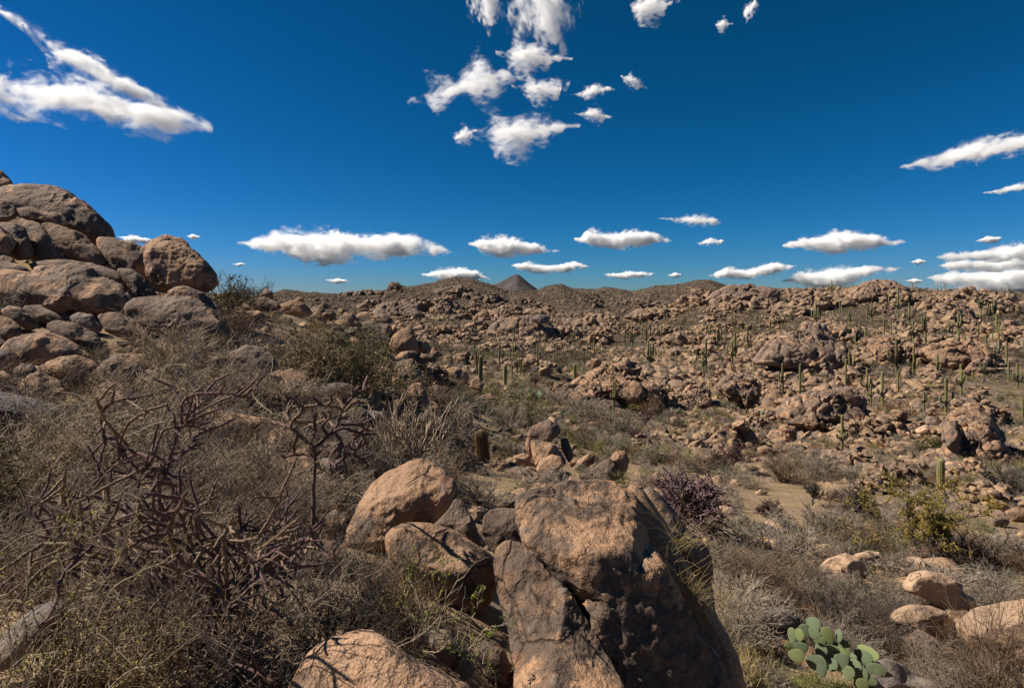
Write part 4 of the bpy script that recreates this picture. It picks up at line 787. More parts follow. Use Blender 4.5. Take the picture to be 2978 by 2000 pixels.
# named shrubs: column, foot row, width, height in the photograph's pixels
for a in [
 (662, 905, 150, 120, 'green', 'dark green shrub at the foot of the balanced round boulder'),
 (742, 885, 130, 100, 'dark', 'leafless bush against the sky at the end of the boulder pile'),
 (1010, 1130, 330, 210, 'green', 'large dark green bush below the capped heap', 21),
 (900, 1110, 240, 170, 'olive', 'olive-grey bush joined to the near side of the large green bush', 20),
 (1090, 1150, 230, 150, 'olive', 'brownish olive bush at the low edge of the large green bush', 19),
 (850, 1050, 230, 140, 'grey', 'broad grey bush upslope of the large green bush', 22),
 (700, 1010, 200, 170, 'brown', 'brown leafless bush between the balanced boulder and the sunlit tan boulders', 20),
 (1060, 990, 150, 70, 'sage', 'low grey-green bush at the foot of the tilted grey-brown rock', 25),
 (410, 900, 140, 110, 'pale', 'pale twiggy bush growing in the gap beside the pale bulging boulder', 17),
 (500, 1060, 330, 190, 'pale', 'pale wispy bush in front of the big dark purplish boulder', 14),
 (620, 1200, 420, 240, 'grey', 'wide grey bush spreading over the brushy slope', 10.5),
 (400, 1180, 280, 160, 'leafy', 'yellow-leaved bush just below the long dark tilted boulder', 10.5),
 (760, 1180, 260, 160, 'leafy', 'yellow-leaved bush in front of the smooth dark sunken boulder', 11),
 (930, 1090, 160, 90, 'green', 'small bright green clump at the near foot of the large green bush', 16),
 (1260, 1180, 150, 110, 'brown', 'brown bush in shade behind the pointed sunlit slab', 22),
 (1320, 1280, 230, 140, 'grey', 'tall grey bush behind the barrel cactus', 20),
 (1240, 1285, 140, 95, 'grey', 'grey bush between the stalky shrub and the barrel cactus', 20),
 (1480, 1255, 140, 110, 'grey', 'feathery grey bush beyond the barrel cactus, close to the rock tower', 24),
 (1500, 1230, 170, 110, 'green', 'dark green bush in the hollow behind the barrel cactus', 26),
 (1400, 1470, 240, 120, 'grey', 'grey bush growing right behind the small brown stone on the squarish boulder', 11),
 (1600, 1425, 190, 80, 'grey', 'low grey bush along the back crest of the huge boulder', 12.5),
 (1255, 1400, 150, 80, 'grey', 'grey twiggy bush on the golden ground behind the pale-topped boulder', 12.5),
 (1150, 1420, 260, 160, 'grey', 'grey brush hugging the crest of the pale-topped tan boulder', 11),
 (1740, 1262, 70, 55, 'rust', 'rusty orange bush past the rock tower'),
 (1893, 1205, 60, 60, 'rust', 'rust bush beside the rounded end boulder of the outcrop'),
 (1620, 1180, 130, 70, 'grey', 'grey bush in front of the lone smooth saguaro'),
 (1690, 1210, 150, 80, 'grey', 'wide grey bush between the saguaro outcrop and the rock tower'),
 (1800, 1265, 170, 80, 'sage', 'grey-green bush below the three-armed saguaro'),
 (2380, 1318, 90, 36, 'rust', 'rust-coloured bush below the cracked outcrop'),
 (2370, 1390, 160, 100, 'grey', 'domed grey bush at the back of the sandy flat'),
 (2280, 1400, 170, 100, 'brown', 'brown bush beside the domed grey bush'),
 (2140, 1410, 120, 60, 'grey', 'grey bush on the near side of the sandy flat'),
 (2200, 1420, 110, 50, 'pale', 'straw-coloured tuft bush on the sandy flat'),
 (2590, 1205, 90, 46, 'gold', 'golden bush between the cracked outcrop and the bold brown bluff'),
 (2700, 1320, 90, 60, 'green', 'dark green bush in the shade of the bold brown bluff'),
 (2650, 1350, 120, 70, 'dark', 'dark brush under the boulder row'),
 (2500, 1605, 145, 95, 'gold', 'golden orange bush short of the palo verde'),
 (2940, 1430, 190, 110, 'dark', 'dark grey-green bush on the rock apron at the picture edge'),
 (2790, 1650, 260, 170, 'brown', 'wide brown leafless bush touching the palo verde'),
 (2900, 1640, 260, 80, 'grey', 'grey brush behind the large smooth sunlit boulder, at the picture edge'),
 (2430, 1840, 360, 190, 'dark', 'dark tangle of arching dead branches behind the prickly pear', 9.4),
 (2640, 1870, 300, 105, 'dark', 'dark dead bush lying over the rounded shaded boulder', 9.0),
 (2250, 1640, 260, 150, 'grey', 'large grey bush below the purple cholla', 13.5),
 (2180, 1740, 260, 190, 'brown', 'brown bush right beyond the dark overhanging boulder', 10.5),
 (2300, 1700, 200, 85, 'olive', 'olive leafy bush before the three pale boulders', 11.5),
 (2130, 1850, 230, 190, 'pale', 'straw-coloured bush beside the flank of the huge boulder', 8.6),
 (2560, 1500, 120, 60, 'sage', 'small grey-green bush at the near side of the black cholla'),
 (2420, 1560, 230, 110, 'grey', 'grey brush between the black cholla and the golden orange bush'),
 (2690, 1720, 330, 95, 'grey', 'grey brush between the golden bush and the large smooth sunlit boulder', 12.5),
 (2860, 1770, 330, 105, 'grey', 'broad grey bush beyond the broad pale boulder', 11),
 (2540, 1760, 170, 110, 'sage', 'soft grey-green bush in front of the three pale boulders', 11.5),
 (2905, 2090, 300, 400, 'brown', 'bush of thin dark upright stems in the bottom corner', 6.6),
 (2760, 2040, 260, 210, 'grey', 'grey dead bush at the bottom edge, beyond the prickly pear', 7.4),
 (2080, 2000, 200, 110, 'pale', 'pale dry bush between the huge boulder and the prickly pear', 6.6),
 (2250, 2000, 150, 70, 'sage', 'grey-green weedy bush under the prickly pear', 6.8),
 (110, 1420, 520, 300, 'leafy', 'big yellow-leaved bush at the picture edge behind the big cholla', 6.6),
 (360, 1430, 460, 320, 'leafy', 'big yellow-leaved bush with pale stems, under the rounded orange-brown boulder', 6.4),
 (610, 1480, 420, 290, 'pale', 'pale twiggy bush behind the top of the big cholla', 6.2),
 (830, 1500, 360, 290, 'pale', 'pale leafless bush around the flat tan ledge', 6.0),
 (760, 1610, 420, 260, 'grey', 'grey dry bush between the two chollas', 5.0),
 (960, 1330, 300, 180, 'grey', 'grey brush behind the raised arms of the leafless cholla', 10),
 (1100, 1790, 320, 260, 'brown', 'brown dry bush at the foot of the rounded tan boulder', 3.9),
 (960, 1880, 420, 270, 'dark', 'dark dry bush behind the low domed boulder', 3.4),
 (1180, 1870, 230, 150, 'brown', 'brown twigs in the shaded gap below the bright green sprig', 3.4),
 (200, 1680, 520, 300, 'pale', 'dry straw bush behind the thickest joints of the big cholla', 4.2),
 (60, None, 330, 240, 'leafy', 'yellow-leaved bush at the picture edge, above the grey leafless one', 5.4),
 (190, None, 330, 220, 'pale', 'pale twiggy bush close behind the large bush at the picture edge', 7.6),
 (-20, None, 360, 260, 'olive', 'olive bush cut off by the picture edge, lowest of several', 4.7),
 (20, None, 300, 200, 'brown', 'brown twiggy bush at the picture edge below the rounded orange-brown boulder', 8.8),
 (430, None, 330, 200, 'grey', 'grey twiggy bush below the rounded brown boulder with a warm rim', 8.3),
 (520, None, 560, 330, 'brown', 'brown dry bush tangled through the base of the big cholla', 3.0),
 (820, None, 460, 270, 'grey', 'grey dry bush between the big cholla and the rounded tan boulder', 3.7),
 (130, None, 520, 400, 'pale', 'straw-coloured dry bush behind the grey speckled boulder', 2.75),
 (720, None, 520, 330, 'dark', 'dark dry bush at the bottom edge below the big cholla', 2.55),
 (330, None, 480, 300, 'brown', 'brown leafless bush behind the middle of the big cholla', 3.5),
 (40, None, 420, 320, 'grey', 'grey leafless bush at the picture edge behind the big cholla', 3.9),
 (580, None, 460, 280, 'pale', 'pale dry bush behind the upper stems of the big cholla', 4.3),
 (400, None, 420, 300, 'olive', 'olive weedy bush low under the big cholla', 2.6),
 (820, None, 380, 250, 'brown', 'brown dry bush beneath the leafless cholla', 4.8),
 (300, None, 480, 250, 'grey', 'grey brush between the yellow-leaved bushes and the big cholla', 5.2),
 (640, None, 420, 230, 'brown', 'brown brush below the flat tan ledge', 5.6),
]: shrub(a[0], gv(a[0], a[6]) + 6 if a[1] is None else a[1], *a[2:6], Y=a[6] if len(a) > 6 else None)

# ---------------------------------------------------------------- explicit branch drawings
def smooth_line(P, k):
    P = np.asarray(P, float); n = len(P); out = []
    Q = np.vstack([2 * P[0] - P[1], P, 2 * P[-1] - P[-2]])
    for i in range(n - 1):
        p0, p1, p2, p3 = Q[i:i + 4]
        for t in np.linspace(0, 1, k, endpoint=False):
            out.append(.5 * (2 * p1 + (p2 - p0) * t + (2 * p0 - 5 * p1 + 4 * p2 - p3) * t * t + (3 * p1 - p0 - 3 * p2 + p3) * t ** 3))
    return np.vstack(out + [P[-1:]])
def knobby(P, r0, r1, g, step=.006, sides=7):
    """a cholla joint: a tube of spiralling tubercles"""
    L = np.concatenate([[0], np.cumsum(np.linalg.norm(np.diff(P, axis=0), axis=1))]); n = max(int(L[-1] / step), 6)
    s = np.linspace(0, L[-1], n); Q = np.stack([np.interp(s, L, P[:, c]) for c in range(3)], -1)
    V, Fq = tubes(Q[None], np.linspace(r0, r1, n)[None], sides)
    V = V.reshape(n, sides, 3); c = Q[:, None]
    i = np.arange(n)[:, None]; k = np.arange(sides)[None]
    f = np.where((i + 2 * k) % 4 == 0, 1.30, np.where((i + 2 * k) % 4 == 2, .84, 1.0)) * g.uniform(.93, 1.07, (n, sides))
    e = np.minimum(1, np.minimum(np.arange(n), np.arange(n)[::-1]) / 3 * .35 + .55)[:, None]
    V = c + (V - c) * (f * e)[..., None]
    V = np.concatenate([V.reshape(-1, 3), Q[-1:] + (Q[-1:] - Q[-2:-1])]); m = len(V) - 1; b = (n - 1) * sides
    cap = np.stack([b + np.arange(sides), b + (np.arange(sides) + 1) % sides, np.full(sides, m)], -1)
    return V, Fq, cap
def cholla(lines, Y, label, r=.0125, seed=1, spurs=2.2, spurl=(.06, .17), zj=.25):
    """lines: branch centre lines in picture pixels; each becomes a branch with short random joints on it"""
    g = np.random.default_rng(seed); root = bpy.data.objects.new('cholla_cactus', None); COL.objects.link(root)
    l0 = list(lines[0]); l0[0] = (l0[0][0], gv(l0[0][0], Y) + 12); lines = [l0] + list(lines[1:])
    base = at(*lines[0][0], Y); root.location = base; tag(root, label, 'cactus')
    SPN = []
    for li, ln in enumerate(lines):
        uv = smooth_line(ln, 6); n = len(uv)
        if li == 0: dep = np.zeros(n); d_all = [(uv, dep)]
        else:
            k = int(np.argmin(np.concatenate([np.hypot(*(a - uv[0]).T) for a, _ in d_all]))); d0 = np.concatenate([d for _, d in d_all])[k]
            dep = d0 + np.linspace(0, g.normal() * zj, n); d_all.append((uv, dep))
        P = at(uv[:, 0], uv[:, 1], Y + dep) - base
        P[1:-1] += g.normal(size=P[1:-1].shape) * r * .25; SPN.append(P)
        acc = Acc(); wood = li == 0
        V, q, c = knobby(P, r * (1.5 if wood else 1.12), r * (1.2 if wood else .82), g); acc.add(V, q); acc.F.append(c + acc.n - len(V))
        L = np.linalg.norm(np.diff(P, axis=0), axis=1).sum()
        for s in range(g.poisson(spurs * L / .25)):
            k = g.integers(n // 4, n - 1); d = nrm(P[k + 1] - P[k]); sd = nrm(np.cross(d, g.normal(size=3))); dd = nrm(d * g.uniform(.2, .9) + sd + [0, 0, .25])
            l = g.uniform(*spurl); Q = P[k] + dd * np.linspace(0, l, 5)[:, None] + g.normal(size=(5, 3)) * r * .3; Q[0] = P[k]
            V, q, c = knobby(Q, r * .95, r * .75, g); acc.add(V, q); acc.F.append(c + acc.n - len(V))
            if g.random() < .35:
                d2 = nrm(dd + nrm(g.normal(size=3)) * .9); Q2 = Q[-2] + d2 * np.linspace(0, l * .7, 5)[:, None]
                V, q, c = knobby(Q2, r * .9, r * .7, g); acc.add(V, q); acc.F.append(c + acc.n - len(V))
        link('trunk' if wood else 'branch', acc.mesh('cholla_branch', M_CHOLLA_WOOD if wood or li % 5 in (2, 4) else M_CHOLLA), parent=root)
    sp = Acc()
    for P in SPN[1:]:
        n = int(np.linalg.norm(np.diff(P, axis=0), axis=1).sum() / .0035); k = g.uniform(0, len(P) - 1.01, n); i = k.astype(int); q = P[i] * (1 - (k - i))[:, None] + P[i + 1] * (k - i)[:, None]
        d = nrm(np.cross(nrm(P[i + 1] - P[i]), g.normal(size=(n, 3)))); q = q + d * r * .9; sp.tube(np.stack([q, q + nrm(d + g.normal(size=(n, 3)) * .4) * g.uniform(.006, .016, n)[:, None]], 1), .0007, .4, 3)
    tag(link('spines', sp.mesh('cholla_spines', M_SPINE), parent=root), kind='stuff')
    SHR.append((np.mean([p[0] for p in lines[-1]]), np.mean([p[1] for p in lines[-1]]), 300, root, False, 'cholla', Y))
    return root
cholla([z8((960, 2200), (975, 1900), (990, 1560), (985, 1420)), z8((985, 1420), (1110, 1310), (1180, 1230), (1245, 1070), (1330, 960), (1430, 890), (1515, 860)),
        z8((985, 1420), (900, 1350), (830, 1290), (770, 1220), (800, 1160), (860, 1100), (900, 1045), (1050, 1025), (1180, 1040), (1240, 1075)),
        z8((1430, 890), (1450, 820), (1470, 760)), z8((900, 1045), (840, 1005), (790, 985)), z8((1050, 1030), (1010, 990), (950, 945)),
        z8((1110, 1310), (1250, 1240), (1400, 1290), (1480, 1290), (1560, 1290)), z8((1420, 1295), (1450, 1340), (1470, 1410)), z8((1230, 1205), (1390, 1205), (1460, 1265)),
        z8((1250, 1085), (1360, 1000), (1480, 970), (1510, 920)), z8((1170, 1270), (1240, 1380), (1250, 1470), (1250, 1620)), z8((1440, 1320), (1390, 1400), (1350, 1480), (1440, 1515), (1515, 1465)),
        z8((1250, 1060), (1230, 1010), (1190, 970)), z8((1330, 955), (1330, 900), (1335, 860)), z8((780, 1210), (740, 1140), (705, 1090)), z8((770, 1230), (680, 1200), (600, 1175)),
        z8((830, 1300), (800, 1380), (800, 1480), (720, 1440)), z8((860, 1300), (930, 1380), (985, 1440)), z8((1000, 1100), (985, 1180), (990, 1270), (950, 1390)),
        z8((1180, 1230), (1090, 1160), (1000, 1200), (900, 1210)), z8((1110, 1310), (1060, 1220), (1130, 1130), (1110, 1080)), z8((1060, 1400), (1150, 1460), (1180, 1420), (1130, 1520), (1180, 1600))],
       4.2, 'leafless purple cholla with a bare forked trunk, standing clear of the brush', .0100, 4, 1.5, (.05, .12))
BL = [z4((1085, 1400), (1090, 1180))] + [z4(*p) for p in [
  ((1085, 1200), (860, 860), (730, 620), (700, 560), (720, 480), (770, 410), (830, 270), (960, 240), (1060, 265)), ((960, 240), (990, 180), (1120, 110)), ((770, 410), (690, 380), (560, 460), (480, 560)),
  ((600, 420), (610, 320), (660, 220), (760, 160), (850, 130)), ((640, 380), (560, 300), (490, 250)), ((1085, 1190), (700, 900), (430, 690), (330, 640), (280, 630), (130, 592)),
  ((330, 645), (320, 560), (330, 470)), ((1085, 1200), (900, 930), (640, 915), (520, 920)), ((900, 930), (1180, 890), (1320, 860), (1500, 720)), ((1085, 1190), (870, 810), (720, 795), (540, 825)),
  ((540, 900), (380, 870), (300, 800), (270, 830), (230, 760), (175, 680)), ((300, 800), (310, 720), (390, 660)), ((520, 930), (300, 905), (150, 950), (0, 1050)), ((310, 900), (180, 1000), (40, 1180), (-30, 1300)),
  ((1080, 1200), (900, 1190), (680, 1240)), ((1090, 1220), (1000, 1010), (820, 920)), ((1095, 1180), (1040, 1060), (900, 1050)), ((1090, 1180), (1110, 900), (1020, 780), (1005, 640)),
  ((1000, 900), (930, 720), (1020, 590)), ((930, 740), (820, 700), (800, 480)), ((1100, 1160), (1300, 1000), (1430, 930), (1630, 740)), ((1300, 1000), (1480, 870), (1640, 860)), ((1430, 930), (1560, 950), (1690, 930)),
  ((1100, 1170), (1180, 1130), (1210, 1200)), ((1020, 1320), (1100, 1400), (1300, 1490), (1380, 1530)), ((1150, 1400), (1240, 1440), (1320, 1360)), ((1110, 1170), (1250, 900), (1400, 650), (1430, 560)),
  ((1090, 1190), (1200, 950), (1230, 760), (1300, 660)), ((1080, 1180), (960, 900), (760, 740), (700, 640)), ((1090, 1190), (780, 1010), (600, 1000), (470, 1080)), ((1085, 1200), (700, 1100), (560, 1180), (540, 1290)),
  ((1085, 1220), (960, 1380), (940, 1520)), ((1100, 1200), (1400, 1050), (1440, 1200), (1480, 1260)), ((1350, 1030), (1430, 980), (1460, 1060)), ((160, 950), (140, 1040), (250, 1220)), ((1085, 1190), (840, 1000), (870, 1080), (920, 1180)),
  ((700, 900), (640, 780), (560, 700), (520, 560)), ((860, 860), (880, 640), (860, 520)), ((1090, 1190), (1150, 1000), (1130, 820), (1180, 700))]]
_g = np.random.default_rng(3); BL += [[(a + _g.normal() * 26 + ox, b + _g.normal() * 22 + oy) for a, b in ln] for ln in BL[1:] if len(ln) > 2 for ox, oy in [(_g.normal() * 45, _g.normal() * 35)]]
cholla(BL, 2.9, 'sprawling big purple-brown cholla whose tangled joints fill the lower corner', .0072, 9, 2.2, (.06, .16), .32)

def wiry(lines, Y, label, mat, leafmat, r, leafn, leafs, seed, twigs=7, twl=(.05, .2), zj=.12, name='shrub'):
    """thin woody shoots drawn along picture lines, with side twigs and small leaves"""
    g = np.random.default_rng(seed); root = bpy.data.objects.new(name, None); COL.objects.link(root)
    b0 = gv(lines[0][0][0], Y)
    if b0 > lines[0][0][1] + 10: lines = [[(lines[0][0][0], b0 + 8)] + list(lines[0])] + list(lines[1:])
    base = at(*lines[0][0], Y); root.location = base; tag(root, label, 'shrub'); st, lv = Acc(), Acc()
    for ln in lines:
        uv = smooth_line(ln, 7); dep = np.linspace(0, g.normal() * zj, len(uv)); P = at(uv[:, 0], uv[:, 1], Y + dep) - base
        P[1:] += g.normal(size=P[1:].shape) * r * .8
        st.tube(P[None], r * 1.1, .4, 5); L = np.linalg.norm(np.diff(P, axis=0), axis=1).sum()
        T = kids(P[None], max(int(twigs * L / .3), 3), .75, .15, 1, *twl, 4, .25, .04, g); st.tube(T, r * .5, .5, 3)
        T2 = kids(T, len(T) * 2, .8, .2, 1, twl[0] * .5, twl[1] * .5, 3, .25, .03, g); st.tube(T2, r * .33, .6, 3)
        if leafn: lv.leaves(np.concatenate([T[:, 1:4], T2[:, 1:4]], 0), int(leafn * L), leafs, g, .45)
    link('stems', st.mesh('shoot_stems', mat), parent=root)
    if leafn: link('leaves', lv.mesh('shoot_leaves', leafmat, False), parent=root)
    SHR.append((lines[0][-1][0], lines[0][-1][1], 200, root, False, 'wiry', Y))
wiry([z5(*p) for p in [((1010, 1330), (960, 1290), (840, 1190), (760, 1130), (640, 1080), (560, 900), (530, 780), (540, 660)), ((760, 1130), (650, 850), (600, 760), (640, 640)),
     ((700, 1100), (740, 900), (720, 760), (735, 650)), ((800, 1160), (830, 960), (850, 850)), ((820, 1180), (900, 990), (960, 840)), ((860, 1200), (960, 1080), (1080, 1050)), ((640, 1080), (560, 840), (510, 820)),
     ((840, 1190), (920, 1160), (1000, 1110)), ((760, 1130), (600, 1040), (530, 990)), ((800, 1170), (720, 1010), (700, 880)), ((940, 1270), (960, 1200), (1000, 1180)), ((760, 1140), (700, 1200), (620, 1200))]],
     3.0, 'bright green leafy sprig arching over the rounded tan boulder', M_TWIG_PALE, M_LEAF_BRIGHT, .0028, 190, .0072, 5, 4, (.03, .12))
wiry([z4(*p) for p in [((340, 1700), (350, 1300), (330, 1020), (390, 700), (420, 560)), ((380, 1700), (400, 1250), (420, 960), (460, 700)), ((560, 1590), (700, 1450), (860, 1240)), ((300, 1650), (200, 1280), (140, 1100), (130, 940)),
     ((470, 1700), (620, 1500), (820, 1440), (910, 1350)), ((560, 1000), (620, 870), (680, 740)), ((240, 1700), (260, 1450), (300, 1150), (250, 880)), ((150, 1700), (120, 1500), (60, 1350), (20, 1150)),
     ((320, 1700), (420, 1450), (560, 1080), (820, 930), (900, 880)), ((60, 1700), (180, 1400), (360, 1200), (560, 1000), (680, 660)), ((420, 1700), (460, 1400), (420, 1150), (320, 900)), ((0, 1650), (60, 1450), (40, 1250)),
     ((200, 1700), (340, 1500), (420, 1330), (520, 1260)), ((170, 1520), (180, 1400)), ((0, 880), (120, 800), (330, 740), (500, 640)), ((0, 1560), (150, 1420), (300, 1380)), ((500, 1700), (560, 1500), (580, 1350)), ((20, 1720), (40, 1560), (130, 1480))]],
     1.75, 'thin upright twigs with small yellow-green leaves, very close in the lower corner', M_TWIG_PALE, M_LEAF_YELLOW, .0023, 115, .0058, 8, 5, (.03, .11))
wiry([z7(*p) for p in [((1500, 1100), (1440, 700), (1400, 420), (1390, 300), (1420, 180), (1450, 60)), ((1390, 320), (1340, 290)), ((1430, 640), (1640, 400), (1800, 250)), ((1440, 700), (1200, 610), (1020, 640)), ((1420, 560), (1270, 560), (1270, 470)),
     ((1440, 660), (1320, 340), (1050, 340), (880, 380)), ((1450, 800), (1100, 760), (860, 850), (720, 760)), ((1400, 300), (1560, 190), (1740, 200)), ((1460, 820), (1620, 560), (1900, 330)), ((1300, 600), (1000, 430), (800, 540), (560, 560)),
     ((1100, 760), (820, 640), (600, 720), (420, 640)), ((1200, 880), (860, 820), (560, 900), (300, 860)), ((1440, 720), (1780, 640), (2060, 430)), ((1200, 640), (1120, 480), (1160, 260)), ((900, 700), (740, 480), (480, 430))]],
     5.2, 'bare whitish shoots with tiny yellow leaves in front of the shaded boulders', M_TWIG_PALE, M_LEAF_YELLOW, .0042, 50, .010, 12, 5, (.06, .25), .3)
wiry([z8(*p) for p in [((720, 1250), (700, 1000), (715, 820), (720, 760)), ((720, 1230), (580, 1250), (585, 1050), (590, 880)), ((700, 1000), (640, 900), (600, 780)), ((715, 950), (800, 820), (930, 650)), ((710, 900), (850, 730), (880, 660)), ((700, 1100), (440, 1120), (330, 1000), (400, 900)), ((600, 1100), (450, 980), (420, 860))]],
     7.0, 'tall pale forked shoots above the broad flat tan ledge', M_TWIG_PALE, M_LEAF_YELLOW, .005, 26, .011, 14, 4, (.06, .22), .3)
_g = np.random.default_rng(21); _L = []
for _ in range(26):
    a = (_g.uniform(380, 820), _g.uniform(1900, 2080)); b = (a[0] + _g.normal() * 330, _g.uniform(1420, 1800)); m_ = ((a[0] + b[0]) / 2 + _g.normal() * 60, (a[1] + b[1]) / 2 + _g.normal() * 40); _L.append([a, m_, b])
wiry(_L, 2.5, 'pale grey leafless shoots criss-crossing in front of the big cholla', M_TWIG_PALE, None, .0026, 0, 0, 9, 6, (.04, .16), .25)
# stalky succulent shrub with bare pencil stems
g = np.random.default_rng(31)
def stalky(u, v, wpx, hpx, Y, label, mat, seedmat=None):
    root = bpy.data.objects.new('shrub', None); COL.objects.link(root); loc, Y = seat(u, v, Y); root.location = loc; tag(root, label, 'shrub')
    w, h = wpx / F * Y, hpx / F * Y; n = 46; az = g.uniform(0, 6.283, n); el = g.uniform(.0, .75, n)
    D = np.stack([np.cos(az) * np.sin(el), np.sin(az) * np.sin(el), np.cos(el)], -1)
    A = grow(np.concatenate([g.normal(size=(n, 2)) * w * .16, np.zeros((n, 1))], 1), D, g.uniform(.55, 1.05, n) * h, 6, .13, .1, g); st = Acc(); st.tube(A, h * .010, .7, 5)
    B = kids(A, 190, .55, .3, .95, h * .12, h * .4, 4, .16, .12, g); st.tube(B, h * .0075, .7, 5); link('stems', st.mesh('stalk_stems', mat), parent=root)
    if seedmat: lv = Acc(); lv.leaves(B, 2600, h * .012, g); link('seed_heads', lv.mesh('seed_heads', seedmat, False), parent=root)
    SHR.append((u, v - hpx / 2, hpx, root, False, 'stalky', Y))
stalky(1165, 1400, 180, 230, 11.5, 'stalky shrub with bare pencil-thick grey stems below the pointed sunlit slab', M_TWIG_PALE)
shrub(1235, 1310, 150, 110, 'rust', 'rust-brown seedy bush leaning on the stalky shrub', 11.2)
shrub(1250, 1400, 190, 100, 'rust', 'rust-brown seedy bush below the other rust one, before the barrel cactus', 10.6)

# ---------------------------------------------------------------- round chollas of the wash and the palo verde
def tree_cholla(u, v, wpx, hpx, label, Y=None, seed=0, mat=M_CHOLLA, n=16, thick=.018, trunk=.25):
    loc, Y = seat(u, v, Y)
    g = np.random.default_rng(seed); w, h = wpx / F * Y, hpx / F * Y; root = bpy.data.objects.new('cholla_cactus', None); COL.objects.link(root); root.location = loc; tag(root, label, 'cactus')
    tr = Acc(); T = grow(np.array([[0, 0, -.05 * h]]), np.array([[.05, 0, 1.]]), np.array([trunk * h + .05 * h]), 4, .1, .1, g); tr.tube(T, thick * h * 1.7, .8, 7)
    az = np.linspace(0, 6.283, n, endpoint=False) + g.normal(size=n) * .2; el = g.uniform(.15, 1.25, n)
    D = np.stack([np.cos(az) * np.sin(el) * w / h * .9, np.sin(az) * np.sin(el) * w / h * .9, np.cos(el)], -1)
    A = grow(np.repeat(T[:, -1], n, 0), D, g.uniform(.35, .6, n) * h, 5, .22, .06, g); tr.tube(A, thick * h, .75, 6); link('trunk', tr.mesh('cholla_trunk', M_CHOLLA_WOOD if hpx > 90 else mat), parent=root)
    br = Acc(); B = kids(A, n * 8, .7, .25, 1, .14 * h, .30 * h, 4, .26, .05, g); br.tube(B, thick * h * .72, .8, 5)
    Cc = kids(B, n * 22, .8, .3, 1, .06 * h, .16 * h, 3, .25, .03, g); br.tube(Cc, thick * h * .62, .75, 5); link('joints', br.mesh('cholla_joints', mat), parent=root)
    SHR.append((u, v - hpx / 2, hpx, root, False, 'cholla', Y))
tree_cholla(2005, 1580, 310, 245, 'big round purple cholla rising just past the huge boulder', 13.8, 1, M_CHOLLA_PINK, thick=.0115, n=36)
tree_cholla(2134, 1372, 105, 90, 'purplish cholla in front of the dark-sided outcrop', None, 2, n=18, thick=.016)
tree_cholla(2085, 1375, 80, 75, 'smaller purplish cholla next to the one by the dark-sided outcrop', None, 3, n=16, thick=.016)
tree_cholla(2363, 1470, 52, 66, 'slim dark cholla standing alone on the sandy flat', None, 4, M_TWIG_DARK, 12, .022, .35)
tree_cholla(2491, 1520, 150, 110, 'broad black-stemmed cholla at the end of the sandy flat', None, 5, M_TWIG_DARK, 18, .017, .3)
tree_cholla(2237, 1500, 140, 70, 'low purple cholla spread along the near edge of the sandy flat', None, 6, n=20, thick=.022, trunk=.1)
tree_cholla(2430, 1470, 60, 50, 'pale purplish cholla beside the broad black-stemmed one', None, 7, n=16, thick=.02)
tree_cholla(1880, 1240, 70, 60, 'dark purple cholla below the rust bush by the outcrop', None, 8, n=16, thick=.02)
tree_cholla(1850, 1290, 60, 46, 'dark cholla farther down from the rust bush by the outcrop', None, 9, n=16, thick=.02)
tree_cholla(1557, 1133, 46, 42, 'bare brown cholla between the two smooth saguaros', None, 10, M_TWIG_BROWN, 14, .018, .4)
def palo(u, v, wpx, hpx, label, Y=None, seed=3):
    loc, Y = seat(u, v, Y)
    g = np.random.default_rng(seed); w, h = wpx / F * Y, hpx / F * Y; root = bpy.data.objects.new('palo_verde_tree', None); COL.objects.link(root); root.location = loc; tag(root, label, 'tree')
    n = 9; az = g.uniform(0, 6.283, n); el = g.uniform(.15, 1.15, n); D = np.stack([np.cos(az) * np.sin(el) * w / h, np.sin(az) * np.sin(el) * w / h, np.cos(el)], -1)
    A = grow(np.concatenate([g.normal(size=(n, 2)) * .04 * h, np.full((n, 1), -.03 * h)], 1), D, g.uniform(.6, .95, n) * h, 7, .2, .06, g); tr = Acc(); tr.tube(A, .02 * h * g.uniform(.7, 1.2, n), .3, 6)
    link('trunk', tr.mesh('tree_trunk', M_TWIG_DARK), parent=root)
    br = Acc(); B = kids(A, 90, .7, .3, 1, .15 * h, .38 * h, 5, .25, .04, g); br.tube(B, .006 * h, .4, 4); Cc = kids(B, 700, .7, .2, 1, .06 * h, .2 * h, 4, .22, .02, g); br.tube(Cc, .0026 * h, .5, 3)
    link('branches', br.mesh('tree_branches', M_TWIG_DARK), parent=root)
    cr = Acc(); top = Cc[Cc[:, -1, 2] > .30 * h]; cr.leaves(top, 22000, .0105 * h, g, .4); link('crown', cr.mesh('tree_crown', plant_mat('palo_leaf', (.27, .20, .045), (.15, .115, .032), 1.2), False), parent=root)
    SHR.append((u, v - hpx / 2, hpx, root, False, 'palo', Y))
palo(2690, 1635, 430, 260, 'palo verde with a yellow-green top and dark forked stems, by the young ribbed saguaro', 18)

